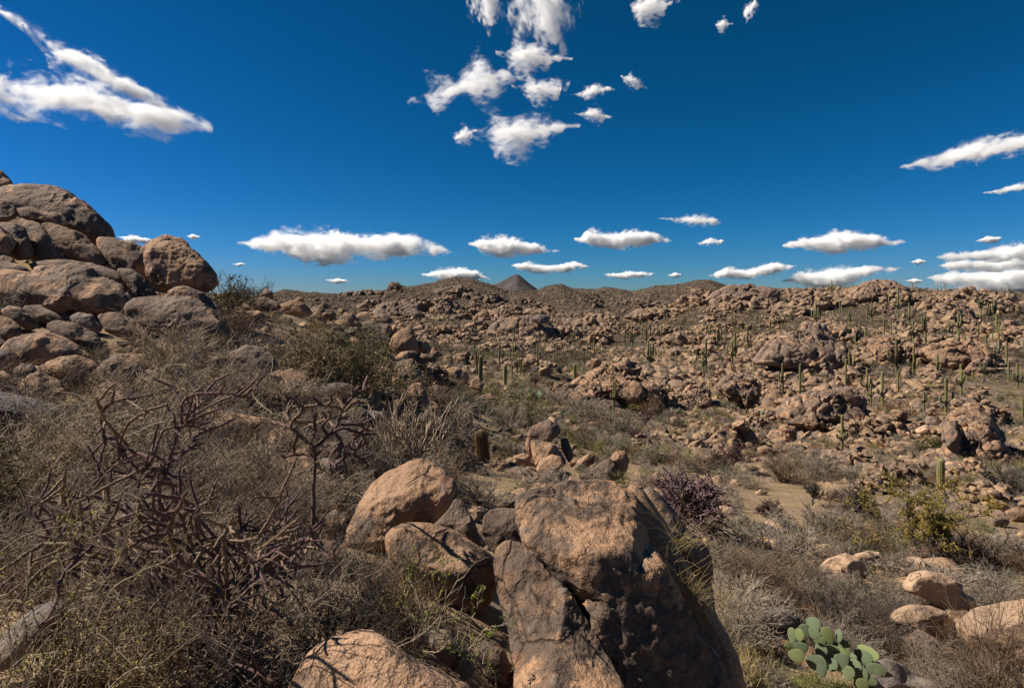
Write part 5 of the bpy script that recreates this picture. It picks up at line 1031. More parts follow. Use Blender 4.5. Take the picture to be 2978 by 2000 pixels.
# ---------------------------------------------------------------- saguaros
def column(path, rad, ribs, seed=0, tipround=True, sub=3, depth=.16):
    P = np.asarray(path, float); n = len(P); sides = ribs * sub
    V, Fq = tubes(P[None], np.ones((1, n)), sides); V = V.reshape(n, sides, 3); k = np.arange(sides)
    crest = (np.cos(2 * math.pi * k / sub) + .5) / 1.5 if sub > 2 else np.ones(sides)
    prof = 1 - depth * (1 - crest)
    rr = np.broadcast_to(np.asarray(rad, float), (n,))
    V = P[:, None] + (V - P[:, None]) * (rr[:, None] * prof[None])[..., None]
    rib = np.broadcast_to(np.clip(crest, 0, 1), (n, sides)).ravel(); tip = np.repeat(np.clip((np.arange(n) - (n - 5)) / 4, 0, 1), sides)
    b = (n - 1) * sides
    V = np.concatenate([V.reshape(-1, 3), P[-1:] + nrm(P[-1:] - P[-2:-1]) * rr[-1] * .4]); m = len(V) - 1
    cap = np.stack([b + k, b + (k + 1) % sides, np.full(sides, m)], -1)
    return V, Fq, cap, np.append(rib, 1), np.append(tip, 1)
def dome(L, r, n=26, waist=.82):
    """distances along the axis and radii of a column L long with a domed tip"""
    s = np.concatenate([np.linspace(0, L - r, n), L - r + r * np.sin(np.linspace(.2, 1.5, 7))])
    rad = np.concatenate([r * np.interp(np.linspace(0, 1, n), [0, .12, .5, .85, 1], [waist, .9, 1, .98, .95]), r * .95 * np.cos(np.linspace(.2, 1.42, 7))])
    return s, rad
def col_mesh(name, path, rad, ribs, mat, sub=3, depth=.16):
    V, q, c, rib, tip = column(path, rad, ribs, sub=sub, depth=depth)
    return mk_mesh(name, V, [q, c], [mat], attr={'rib': rib, 'tip': tip})
SAG = []
SAGGROUP = 'saguaros on the far side of the wash'
def saguaro(u, v, hpx, arms=(), label=None, wpx=None, Y=None, lean=0.0, group=SAGGROUP):
    """arms: (height share where it leaves, side -1..1, reach in trunk widths, height share of its tip)"""
    loc, Y = spot(u, v) if Y is None else (at(u, v, Y), Y)
    h = hpx / F * Y; r = (wpx / F * Y / 2) if wpx else min(max(h * .038, .09), .24); big = hpx >= 36
    ribs, sub = (14, 4) if hpx > 70 else (12, 3) if big else (8, 2)
    s, rad = dome(h + .15, r, 24 if big else 8); path = np.stack([s * 0 + lean * s, s * 0, s - .15], -1)
    if hpx > 60: path[:, 0] += np.sin(s * 1.1 + u) * r * .12
    parts = [('trunk', col_mesh('saguaro_trunk', path, rad, ribs, M_SAGUARO, sub))]
    for i, (t0, sd, reach, t1) in enumerate(arms):
        z0, z1_ = t0 * h, t1 * h; az = (math.acos(max(-1, min(1, sd)))) * (1 if i % 2 else -1); d = np.array([math.cos(az), math.sin(az) * .8, 0]); Rch = reach * 3.3 * r; ar = r * .8
        k = np.linspace(0, math.pi / 2, 9); bend = np.stack([np.sin(k), 1 - np.cos(k)], -1) * min(Rch, max(z1_ - z0, .1) * .6)
        bx = np.concatenate([[0], bend[:, 0] + max(Rch - bend[-1, 0], 0)]); bz = np.concatenate([[0], bend[:, 1]])
        up = np.linspace(0, max(z1_ - z0 - bz[-1], .15), 10)[1:]
        px = np.concatenate([bx, bx[-1] + up * .06]); pz = np.concatenate([bz, bz[-1] + up])
        P = d[None] * px[:, None] + np.array([lean * z0, 0, z0]) + np.stack([pz * 0, pz * 0, pz], -1)
        m = len(P); ra = ar * np.concatenate([np.linspace(.62, 1, 9), np.ones(m - 12), [.86, .62, .3]])
        parts.append(('arm', col_mesh('saguaro_arm', P, ra, max(ribs - 3, 6), M_SAGUARO, sub)))
    if len(parts) == 1:
        o = link('saguaro', parts[0][1], loc)
    elif not big:
        V, Fs, rb, tp, n = [], {}, [], [], 0
        for _, me in parts:
            a = np.empty(len(me.vertices) * 3, np.float32); me.vertices.foreach_get('co', a); V.append(a.reshape(-1, 3))
            for p in me.polygons: Fs.setdefault(len(p.vertices), []).append([x + n for x in p.vertices])
            for nm, L in (('rib', rb), ('tip', tp)):
                b = np.empty(len(me.vertices), np.float32); me.attributes[nm].data.foreach_get('value', b); L.append(b)
            n += len(me.vertices)
        o = link('saguaro', mk_mesh('saguaro', np.vstack(V), [np.array(x) for x in Fs.values()], [M_SAGUARO], attr={'rib': np.concatenate(rb), 'tip': np.concatenate(tp)}), loc)
    else:
        o = bpy.data.objects.new('saguaro', None); COL.objects.link(o); o.location = loc
        for nm, me in parts: link(nm, me, parent=o)
    tag(o, label, 'saguaro', group); SAG.append((u, v - hpx / 2, hpx, o, label is None, len(arms), Y, v))
    return o
def A(n, lo=.3, seed=0, top=(.55, .9), reach=(.9, 1.9)):
    g = np.random.default_rng(seed + n * 100); sd = np.linspace(-1, 1, n) if n > 1 else np.array([g.choice([-1, 1])])
    return [(lo + g.uniform(-.05, .1), float(np.clip(s + g.normal() * .12, -1, 1)), g.uniform(*reach), g.uniform(*top)) for s in sd]
q3 = lambda x, y: (1978 + x / 4.48, 780 + y / 4.48)
q4 = lambda x, y: (2478 + x / 4.48, 780 + y / 4.48)
for u, v, h, w, lb in [(1398, 1152, 118, 13, 'tall smooth saguaro column beyond the tip of the left slope'), (1469, 1118, 57, 11, 'short tapering saguaro column next to the tall smooth one'),
                       (1672, 1140, 82, 11, 'lone smooth saguaro column in front of the egg-shaped boulder'), (2737, 1425, 92, 20, 'young stout ribbed saguaro behind the palo verde')]:
    saguaro(u, v, h, (), lb, w, group=None)
saguaro(1388, 1090, 72, (), 'thin leaning saguaro just behind the tall smooth column', 6, lean=-.06, group=None)
for (u, v, h, a, lb) in [
 (1785, 1200, 92, [(.42, -1, .75, .62), (.42, 1, 1.0, .74), (.5, .35, .8, 1.18)], 'three-armed saguaro standing against the outcrop in the middle distance'),
 (2449, 1312, 106, [(.38, -1, 1.2, .50), (.38, .95, 1.3, .52), (.36, .2, .6, .50)], 'saguaro with a ring of stubby arms before the cracked outcrop'),
 (2607, 1086, 102, [(.30, -1, 2.0, .72), (.28, 1, 2.1, .70)], 'tall two-armed candelabra saguaro halfway up the hill'),
 (2612, 1140, 62, (), 'single-stem saguaro right below the two-armed candelabra'),
 (2751, 1200, 100, [(.28, -1, 1.4, .50), (.28, 1, 1.6, .62)], 'slim two-armed saguaro behind the bold brown bluff'),
 (2795, 1150, 92, [(.36, -1, 1.3, .60), (.36, .9, 1.0, .62), (.4, -.4, .8, .85)], 'three-armed saguaro on the slope above the boulder row'),
 (2687, 1203, 66, [(.5, -1, .7, .62), (.5, 1, .8, .64)], 'small-armed saguaro behind the boulder row'),
 (2533, 1178, 62, [(.42, -1, 1.0, .62), (.42, 1, 1.0, .64)], 'short two-armed saguaro behind the high end of the cracked outcrop'),
 (2566, 1176, 96, [(.32, -1, 1.2, .5), (.34, 1, 1.0, .48)], 'slender low-armed saguaro near the golden bush'),
 (2522, 1150, 80, [(.32, -1, 1.9, .64), (.34, 1, 1.0, .62), (.35, .4, .8, .55)], 'two-armed saguaro above the cracked outcrop'),
 (2460, 1120, 76, (), 'straight single saguaro above the roof of the cracked outcrop'),
 (2327, 1150, 92, [(.14, -1, 2.2, .26), (.14, 1, 1.4, .30), (.45, .5, .7, .75)], 'saguaro with drooping arms at the low end of the cracked outcrop'),
 (2276, 1145, 90, [(.38, -1, .9, .70), (.40, 1, 1.1, .66)], 'two-armed saguaro on the lower hill, next to the drooping one'),
 (2344, 1068, 105, [(.25, -1, 1.3, .62), (.25, 1, 1.8, .66), (.3, -.5, .9, .52), (.3, .5, 1.0, .72), (.28, .1, .7, .55)], 'many-armed saguaro in front of the long rock mound'),
 (2313, 1074, 84, [(.4, -1, 1.0, .64), (.38, 1, 1.1, .64), (.4, .3, .8, .72)], 'three-armed saguaro to the side of the many-armed one'),
 (2295, 1030, 36, (), 'thin short saguaro on the long rock mound'),
 (2053, 1083, 92, [(.5, -1, 1.0, .70), (.5, 1, 1.2, .74), (.5, .4, .9, .68), (.25, -.8, .9, .52)], 'taller of two bunched saguaros near the folded slab'),
 (2046, 1090, 58, [(.45, -1, .7, .74), (.45, 1, .7, .80)], 'shorter of two bunched saguaros near the folded slab'),
 (2086, 1020, 62, [(.35, -1, 1.6, .62), (.4, 1, 1.0, .72)], 'saguaro with one wide arm on the lower hill'),
 (2138, 1038, 76, [(.3, -1, 1.3, .58), (.25, 1, 2.0, .48), (.45, .6, .9, .62)], 'saguaro with a low outflung arm on the lower hill'),
 (2174, 1012, 62, [(.32, -1, 1.3, .64), (.32, 1, 1.2, .66)], 'neat candelabra saguaro below the hill crest mound'),
 (2097, 998, 44, (), 'thin saguaro beside the wide-armed one'), (2110, 990, 50, (), 'twin-trunk saguaro stem above the low outflung one'),
 (1987, 959, 42, [(.4, -1, 1.1, .8), (.4, 1, 1.1, .8), (.45, .3, .8, .95)], 'pitchfork saguaro at the meeting of plain and hill'),
 (2138, 955, 40, [(.28, -1, .9, .56), (.28, 1, .9, .56)], 'little pitchfork saguaro below the hill crest mound'),
 (2180, 928, 36, [(.3, 1, .8, .7)], 'slim saguaro close under the hill crest mound'), (2210, 955, 40, (), 'single saguaro stem downslope of the slim one'), (2239, 960, 36, [(.3, 1, .7, .8)], 'paired short saguaro in a grassy patch on the hill'),
 (2305, 945, 54, [(.3, -1, 1.0, .62), (.3, 1, 1.0, .60)], 'tall two-armed saguaro above the rock mound'), (2373, 942, 62, [(.25, -1, 1.6, .62), (.25, 1, 1.8, .66), (.28, .4, .9, .8), (.28, -.4, .8, .7)], 'bushy many-armed saguaro above the rock mound'),
 (2419, 868, 56, [(.4, -1, 1.4, .76), (.4, 1, 1.9, .72), (.42, .4, .8, .85)], 'crowded saguaro on the ridge beside the summit'), (2359, 895, 32, [(.2, -1, 2.0, .7), (.2, 1, 2.0, .72)], 'wide basket-shaped saguaro below the ridge'),
 (2469, 946, 44, [(.3, -1, .9, .8), (.3, 1, .9, .75)], 'triple-stem saguaro on the middle of the hill'), (2447, 903, 22, (), 'stubby saguaro below the crowded ridge saguaro'),
 (2500, 990, 56, [(.2, -1, 1.4, .60), (.2, 1, 1.5, .48)], 'bent-armed saguaro in the middle of the hill'), (2535, 933, 56, [(.25, -1, 1.4, .75), (.25, 1, 1.4, .78), (.3, .4, .9, .8)], 'candelabra saguaro under the summit'),
 (2532, 872, 32, [(.3, -1, .6, .8), (.3, 1, .8, .85)], 'small forked saguaro in front of the summit crag'), (2585, 880, 34, [(.3, 1, .8, .8)], 'slim forked saguaro on the summit slope'),
 (2612, 926, 92, [(.35, -1, 1.6, .55), (.3, 1, 1.7, .60)], 'lanky saguaro on the summit slope with two curved arms'), (2644, 942, 62, [(.25, -1, 1.8, .68), (.25, 1, 1.8, .68), (.28, -.4, 1.0, .72), (.28, .4, 1.0, .8)], 'fan-shaped many-armed saguaro below the summit slope'),
 (2655, 992, 60, [(.35, -1, 1.4, .68), (.35, 1, 1.6, .60)], 'two-armed saguaro lower down from the fan-shaped one'), (2690, 978, 62, [(.35, -1, .9, .95), (.35, 1, .7, .55)], 'double-headed saguaro beside a brown brush patch'),
 (2671, 933, 36, (), 'short saguaro next to the fan-shaped one'), (2693, 1010, 42, [(.4, -1, .6, .8)], 'stubby twin saguaro under the double-headed one'), (2740, 985, 38, (), 'single saguaro in the brown brush patch'),
 (2787, 968, 58, [(.3, -1, 1.5, .68), (.3, 1, 1.6, .70), (.35, .4, .9, .9)], 'saguaro with five upright arms at mid hill'), (2845, 980, 46, [(.45, -1, 1.2, .58), (.45, 1, 1.3, .62)], 'short saguaro with a crown of bent arms'),
 (2852, 926, 62, [(.5, -1, .9, .85), (.5, 1, .9, .9)], 'tall thin saguaro with a high fork'), (2873, 925, 46, [(.2, -1, 1.0, .8), (.2, 1, 1.0, .8), (.25, .3, .7, .9)], 'clump-like saguaro on the upper hill'),
 (2892, 923, 52, [(.2, -1, .9, .8), (.2, 1, .6, .9)], 'tall member of the saguaro clump on the upper hill'), (2896, 961, 44, (), 'single saguaro below the clump on the upper hill'), (2906, 963, 36, (), 'thinner single saguaro below the clump on the upper hill'),
 (2912, 906, 28, [(.2, -1, 1.2, .7), (.2, 1, 1.2, .7)], 'bushy small saguaro near the ridge'), (2962, 930, 42, [(.3, -1, 1.2, .7), (.3, 1, 1.2, .75)], 'bushy saguaro at the picture edge near the ridge'),
 (2799, 1064, 60, [(.5, .9, .6, .62)], 'plain saguaro in the boulder field at mid hill'), (2658, 1083, 73, [(.25, -1, 1.6, .55), (.3, 1, 1.5, .42)], 'saguaro with twisted arms beside the candelabra'), (2655, 1090, 40, (), 'short stem below the twisted-armed saguaro'),
 (2927, 1057, 66, (), 'slim saguaro before a grey boulder near the picture edge'), (2933, 1110, 60, (), 'stout single saguaro near the picture edge'), (2959, 1128, 72, [(.3, -1, 1.3, .66), (.25, 1, 1.6, .5)], 'three-pronged saguaro at the picture edge'),
 (2974, 1220, 62, (), 'saguaro column cut off by the picture edge'), (2062, 1137, 32, (), 'short saguaro beside the folded slab outcrop'), (2172, 1192, 42, (), 'thin saguaro below the folded slab outcrop'), (2177, 1090, 22, (), 'tiny saguaro upslope of the folded slab outcrop'),
 (2402, 1128, 26, (), 'tiny saguaro on top of the cracked outcrop'), (2652, 1205, 24, (), 'tiny saguaro in front of the boulder row'), (2828, 1102, 22, (), 'tiny saguaro on the slope past the three-armed one'), (2755, 1138, 36, (), 'short pale saguaro in the rubble above the boulder row'),
 (2876, 1004, 26, (), 'short saguaro on the flat boulder shelf'),
 (1452, 1060, 54, [(.38, -1, 1.4, .58), (.38, 1, 1.6, .60)], 'two-armed saguaro on the valley floor behind the tall column'), (1503, 1085, 62, [(.3, -1, .9, .6), (.3, 1, .9, .72)], 'tight three-stemmed saguaro on the valley floor'), (1489, 1100, 44, (), 'thin saguaro at the near side of the tight three-stemmed one'),
 (1514, 1090, 46, [(.3, 1, .7, .5)], 'slim saguaro with a short arm next to the tight three-stemmed one'), (1523, 1096, 40, [(.4, -1, .5, .6)], 'stubby saguaro at the end of the three-stemmed row'), (1563, 1057, 56, [(.1, -1, 1.1, .45), (.1, 1, 1.2, .55)], 'tall saguaro with basal arms on the plain'),
 (1619, 1053, 58, (), 'thin saguaro pole on the plain'), (1699, 1060, 42, [(.28, -1, 1.2, .6), (.28, 1, 1.2, .6)], 'bushy little saguaro above the lone smooth column'), (1670, 1003, 44, [(.25, -1, 1.6, .8), (.25, 1, 1.6, .85), (.3, .4, 1.2, .95)], 'open basket-shaped saguaro beyond the plain'),
 (1886, 1060, 72, [(.28, -1, 1.5, .75), (.28, 1, 1.4, .85), (.3, .4, .8, .9)], 'dense organ-pipe-like saguaro above the outcrop'), (1880, 1000, 66, [(.2, -1, 1.6, .8), (.2, 1, 1.4, .9), (.25, .4, .8, .8)], 'dense many-stemmed saguaro at the foot of the hill'), (1818, 1004, 44, [(.2, -1, .8, .7)], 'first of the saguaro row at the foot of the hill'),
 (1838, 1012, 66, [(.3, -1, .7, .8), (.3, 1, .8, .7)], 'tallest of the saguaro row at the foot of the hill'), (1803, 968, 40, [(.3, -1, .7, .8), (.3, 1, .7, .8)], 'forked saguaro above the saguaro row'), (1860, 1020, 34, (), 'short stem at the end of the saguaro row'),
 (1708, 1028, 40, (), 'saguaro pole short of the twin round rocks'), (1728, 1030, 44, (), 'saguaro pole in front of the twin round rocks'), (1757, 1036, 22, (), 'small saguaro pole past the twin round rocks'), (1771, 1045, 20, (), 'tiny saguaro pole farther on from the twin round rocks'),
]: saguaro(u, v, h, a, lb)
# barrel cactus and prickly pears
loc, Yb = spot(1405, 1345); bc = bpy.data.objects.new('barrel_cactus', None); COL.objects.link(bc); bc.location = loc; bc.scale = (Yb / 17,) * 3; tag(bc, 'thick reddish barrel cactus leaning slightly on the golden ground', 'cactus')
s, rad = dome(1.02, .185, 30, .72); pth = np.stack([-.07 * s, s * 0, s - .08], -1)
V, q, c, rib, tip = column(pth, rad * (1 + .03 * np.sin(s * 9)), 18, sub=4, depth=.17); link('body', mk_mesh('barrel_body', V, [q, c], [M_BARREL], attr={'rib': rib, 'tip': tip * 0}), parent=bc)
g = np.random.default_rng(5); n = 5200; k = g.integers(0, 18, n); zi = g.uniform(0, 1, n); ii = (zi * (len(s) - 2)).astype(int); th = 2 * math.pi * k / 18
A_ = np.array([1., 0, 0]); sp0 = pth[ii] + np.stack([np.cos(th), np.sin(th), th * 0], -1) * rad[ii][:, None] * .98
spd = nrm(np.stack([np.cos(th), np.sin(th), th * 0], -1) + g.normal(size=(n, 3)) * .7); ac = Acc(); ac.tube(np.stack([sp0, sp0 + spd * .045], 1), .0016, .3, 3); link('spines', ac.mesh('barrel_spines', M_LEAF_RUST), parent=bc)
ac = Acc(); cr = ico(2)[0][::2][:70]; top = pth[-1]
for i in range(26):
    a_ = i * 2.4; r_ = .09 * math.sqrt(i / 26); V, Fc = ico(1); ac.add(V * [.016, .016, .022] + top + [r_ * math.cos(a_), r_ * math.sin(a_), -.02 - r_ * .35], Fc)
link('flower_buds', ac.mesh('barrel_buds', M_LEAF_RUST), parent=bc)
def pad_mesh(g):
    V, Fc = ico(4); V = V.copy(); z = V[:, 2]; w = .74 + .16 * z
    V = V * np.stack([w, np.full_like(w, .11), np.ones_like(w)], -1) ; V[:, 1] += .03 * np.sin(V[:, 0] * 3 + V[:, 2] * 2 + g.normal()); V[:, 2] = (V[:, 2] + 1) / 2; V[:, :2] *= .5
    return mk_mesh('pear_pad', V, Fc, [M_PAD])
PADS = [pad_mesh(np.random.default_rng(i)) for i in range(3)]
def prickly(u, v, Y, pads, label, group=None):
    root = bpy.data.objects.new('prickly_pear_cactus', None); COL.objects.link(root); _, Y = seat(u, v, Y); base = at(u, v, Y); root.location = base; tag(root, label, 'cactus', group)
    for i, (pu, pv, w, h, tilt, yaw, dy) in enumerate(pads):
        o = link('pad', PADS[i % 3], parent=root); o.location = at(pu, pv, Y + dy) - base; hh = h * .92 / F * Y; w = w * .92
        o.scale = (w / F * Y / .78 / max(abs(math.cos(R(yaw))), .45), hh * .9, hh); o.rotation_euler = (R(-20 + (i * 37) % 19), R(tilt), R(yaw))
    SHR.append((u, v - 90, 260, root, False, 'pear', Y))
PP = [(x, y, w, h, t, yw, dy) for x, y, w, h, t, yw, dy in [
 (735, 1280, 52, 105, -8, 25, .05), (772, 1262, 36, 92, 6, 60, .0), (835, 1245, 78, 102, -22, 15, .1), (862, 1245, 56, 82, 14, 45, .0), (985, 1290, 84, 128, -18, 12, .12), (1032, 1270, 26, 92, 0, 70, .1),
 (795, 1345, 96, 80, -10, 10, -.05), (780, 1405, 100, 92, -30, 20, -.12), (905, 1365, 62, 96, 12, 40, -.02), (920, 1290, 84, 56, -14, 10, .15), (1000, 1380, 96, 92, -10, 15, -.05), (1085, 1370, 58, 116, -12, 30, .05), (945, 1370, 30, 50, 6, 60, 0),
 (870, 1450, 110, 96, 8, 20, -.14), (930, 1500, 84, 140, -12, 15, -.2), (985, 1460, 66, 88, -6, 40, -.12), (1062, 1450, 94, 104, -8, 8, -.16), (1120, 1470, 62, 96, 8, 50, -.1), (1090, 1520, 64, 96, 6, 30, -.22), (1120, 1382, 30, 42, 10, 55, 0),
 (1205, 1412, 82, 96, -16, 55, .0), (1240, 1480, 90, 60, 40, 30, -.08), (1285, 1510, 112, 108, -4, 20, -.12), (1180, 1545, 84, 130, -14, 45, -.16), (1185, 1590, 80, 86, 4, 10, -.3), (1215, 1540, 90, 70, 30, 25, -.2)]]
PP = [(1978 + a / 2.24, 1300 + b / 2.24, w / 2.24, h / 2.24, max(min(t, 24), -24), -12 - yw * .8, dy) for a, b, w, h, t, yw, dy in PP]
_g = np.random.default_rng(12); PP += [(a + _g.normal() * 14, b - 6 + _g.normal() * 12, w * .95, h * .95, max(min(t + _g.normal() * 12, 26), -26), yw - 10 + _g.normal() * 12, dy + .14) for a, b, w, h, t, yw, dy in PP[::2]]
prickly(2420, 2000, 7.6, PP, 'clump of flat oval blue-green prickly pear pads at the bottom edge')
g = np.random.default_rng(77)
def small_pear(u, v, s, n, label):
    loc, Y = spot(u, v); prickly(u, v, float(loc[1]), [(u + g.normal() * s * .45, v - abs(g.normal()) * s * .35, s * .33, s * .4, g.normal() * 30, g.uniform(-60, 60), g.normal() * .1) for _ in range(n)], label)
small_pear(1543, 1165, 38, 22, 'small prickly pear clump below the bare brown cholla')
small_pear(1636, 1215, 24, 14, 'little prickly pear clump in grey brush above the rock tower')
small_pear(2188, 1222, 28, 16, 'prickly pear clump on top of the dark-sided outcrop rubble')
small_pear(2890, 1555, 24, 12, 'pale prickly pear clump low on the rock apron')
small_pear(2100, 960, 20, 12, 'prickly pear scrap beside the pitchfork saguaro')
# ---------------------------------------------------------------- scattered boulders, shrubs and saguaros
def unit_rock(seed, sub, cuts=9):
    V, Fc = ico(sub); V = V.copy(); g = np.random.default_rng(seed + 900)
    for k in range(cuts):
        n = nrm(g.normal(size=3)); d = g.uniform(.55, .9); s = V @ n; V = V - np.where(s > d, s - d, 0)[:, None] * n * .92
    if sub >= 3: V = displace(V, Fc, 1.6, seed + 50, .55, 1.0)
    else: V = V * (1 + .12 * g.normal(size=(len(V), 1)))
    return V, Fc
RP = {s: [unit_rock(i, s) for i in range(n)] for s, n in ((4, 12), (2, 10), (1, 12))}
RM = {}
def rock_proto(i, mat):
    if (i, mat) not in RM:
        V, Fc = RP[4][i]; RM[i, mat] = mk_mesh('boulder', V, Fc, [M_ROCK[mat]])
    return RM[i, mat]
g = np.random.default_rng(2024)
cand = []      # x, y, z, sx, sy, sz, yaw, tiltx, tilty, kind
def cand_add(x, y, z, s, flat=.68): cand.append(np.stack(np.broadcast_arrays(x, y, z, s * g.uniform(.8, 1.45, np.shape(s)), s * g.uniform(.8, 1.2, np.shape(s)), s * g.uniform(.75, 1.2, np.shape(s)) * flat), -1))
def field(n, y0, y1, smin, smax, pw, u0=-150, u1=3600, bias=None):
    y = np.exp(g.uniform(math.log(y0), math.log(y1), n)); u = g.uniform(u0, u1, n); x = (u - U0) / F * y
    s = smin * (smax / smin) ** (g.uniform(0, 1, n) ** pw)
    cl = fbm(np.stack([x / 9, y / 14, x * 0], -1), 3, 3) + .6 * fbm(np.stack([x / 45, y / 60, x * 0], -1), 2, 8)
    k = (cl + g.normal(size=n) * .22) > (-.02 if bias is None else bias(u, y))
    x, y, s = x[k], y[k], s[k] * (1 + .8 * np.clip(cl[k], 0, .5)); cand_add(x, y, gz(x, y) + s * .12, s)
sand = lambda u, y: np.where((np.abs(u - 2280) < 130) & (y > 20) & (y < 38), .9, np.where((np.abs(u - 1400) < 110) & (y > 11) & (y < 17.5), .9, -.02))
field(2600, 6.5, 30, .035, .20, 1.6, 900, 3600, sand)
field(5000, 12, 60, .07, .40, 2.4, 950, 3600, lambda u, y: sand(u, y) - .12)
field(22000, 45, 130, .09, .72, 3.6, 1050, 3600, lambda u, y: -.06 + 0 * u)
field(62000, 90, 330, .15, 1.25, 4.0, 1000, 3600, lambda u, y: -.06 + 0 * u)
field(42000, 280, 620, .35, 1.8, 3.4, 700, 3600, lambda u, y: .02 + 0 * u)
field(26000, 500, 1250, .6, 2.4, 3.0, 650, 2300, lambda u, y: .0 + 0 * u)
field(500, 9, 30, .06, .30, 1.6, -100, 1000, lambda u, y: -.3 + 0 * u)
# cracked outcrops: boulders stacked over a mound
def outcrop(u, v, wpx, hpx, n, smin=.10, smax=.26, depth=.7):
    loc, Y = spot(u, v); w = wpx / F * Y / 2; h = hpx / F * Y
    a = g.uniform(0, 2 * math.pi, n); r = np.sqrt(g.uniform(0, 1, n)); x = loc[0] + np.cos(a) * r * w; y = loc[1] + w * depth + np.sin(a) * r * w * depth
    top = h * np.sqrt(np.maximum(1 - r ** 2, 0)) * (1 + .35 * vnoise(np.stack([x / w * 2, y / w * 2, x * 0 + u], -1), 4)); s = w * g.uniform(smin, smax, n) * (1.25 - .5 * r)
    z = np.maximum(gz(x, y), loc[2]) + np.maximum(top - s * .6, s * .1); cand_add(x, y, z, s, .75)
    k = max(n // 5, 4); a = g.uniform(0, 2 * math.pi, k); r = np.sqrt(g.uniform(0, .45, k)); x = loc[0] + np.cos(a) * r * w; y = loc[1] + w * depth + np.sin(a) * r * w * depth   # the mound's own core
    s = np.full(k, w * .42); cand_add(x, y, np.maximum(gz(x, y), loc[2]) + h * .30 * (1 - r), np.minimum(s, h * .8), .8)
for a in [(1790, 1175, 250, 105, 60), (1770, 1170, 130, 60, 30), (1930, 1190, 120, 80, 26), (2400, 1245, 290, 115, 90), (2330, 1230, 170, 70, 40), (2520, 1290, 160, 70, 34), (2130, 1310, 170, 70, 30), (2620, 1285, 160, 80, 36), (2690, 1300, 90, 60, 20),
          (2850, 1330, 230, 140, 54), (2900, 1240, 150, 75, 60, .06, .16), (2020, 1165, 90, 45, 40, .08, .2), (2150, 1155, 120, 70, 34), (2240, 1155, 60, 45, 26), (2230, 1240, 90, 50, 30), (2200, 1245, 70, 30, 22), (2350, 1080, 260, 125, 90, .07, .19), (2250, 1060, 200, 50, 50, .07, .2),
          (2180, 872, 200, 26, 60, .05, .14), (2130, 900, 120, 40, 40), (2545, 872, 190, 24, 60, .05, .14), (2575, 1050, 130, 66, 60, .07, .18), (2700, 1060, 130, 60, 40), (2760, 910, 130, 45, 50, .07, .18), (2850, 1070, 180, 55, 44), (2920, 1000, 130, 50, 36), (2770, 1010, 170, 30, 36),
          (2470, 1000, 170, 40, 44), (2400, 1100, 120, 50, 30), (2720, 1110, 150, 30, 40), (2600, 1010, 110, 30, 36), (2640, 890, 110, 40, 34), (2430, 900, 150, 34, 40), (2330, 920, 140, 34, 40), (2490, 1090, 100, 40, 30), (2850, 1420, 150, 70, 46, .08, .2), (2500, 1370, 170, 50, 50, .07, .19),
          (2720, 1380, 170, 45, 50, .07, .18), (2640, 1420, 190, 46, 46, .08, .2), (2900, 1470, 170, 60, 36, .1, .24), (2560, 1440, 120, 34, 30), (1870, 1320, 90, 50, 60, .06, .16), (1650, 1165, 110, 40, 46, .06, .16), (1560, 1090, 150, 40, 50, .07, .18), (1500, 935, 170, 45, 60, .06, .17),
          (1560, 940, 70, 34, 24), (1290, 905, 90, 40, 36), (1390, 930, 120, 30, 40), (1745, 1000, 90, 46, 26), (1145, 842, 44, 22, 20), (1200, 905, 120, 34, 40), (1080, 900, 120, 26, 40), (1640, 980, 120, 30, 40), (1920, 930, 170, 34, 50), (1990, 1010, 130, 34, 40), (2040, 890, 130, 34, 40),
          (1240, 1130, 150, 60, 34), (1190, 1050, 90, 60, 26), (1330, 1230, 120, 40, 26), (1150, 1010, 80, 50, 22), (1350, 1060, 120, 26, 36), (1450, 1020, 140, 26, 40), (1270, 980, 130, 26, 44), (1750, 950, 150, 26, 50), (1330, 865, 150, 30, 50), (1420, 885, 120, 24, 40), (1050, 860, 130, 16, 40)]: outcrop(*a)
for _ in range(60):
    u = g.uniform(2050, 3020); v = g.uniform(880, 1130); outcrop(u, v, g.uniform(50, 130), g.uniform(18, 45), int(g.uniform(16, 34)), .09, .24)
for _ in range(46):
    u = g.uniform(1050, 2100); v = g.uniform(870, 1040); outcrop(u, v, g.uniform(40, 110), g.uniform(12, 28), int(g.uniform(16, 34)), .08, .22)
for pb in BASES:                                   # fallen blocks along the foot of each outcrop
    u0_, u1_ = pb[:, 0].min(), pb[:, 0].max(); q = pb[pb[:, 1] > pb[:, 1].mean()]; q = q[np.argsort(q[:, 0])]; R_ = []
    for u in g.uniform(u0_, u1_, int((u1_ - u0_) * .8)):
        v = np.interp(u, q[:, 0], q[:, 1]) + g.normal() * 5 - 3; Y = ground_hit(u, v)
        if Y: x = (u - U0) / F * Y; R_.append((x, Y, float(gz(x, Y)), g.uniform(2.2, 3.2) * (3.2 if g.random() < .25 else 1.6) / F * Y))
    R_ = np.array(R_); cand_add(R_[:, 0], R_[:, 1], R_[:, 2] + R_[:, 3] * .25, R_[:, 3], .8)
field(900, 8, 40, .08, .8, 2.2, -1400, 0, lambda u, y: -.25 + 0 * u)
cand = np.vstack(cand); N = len(cand)
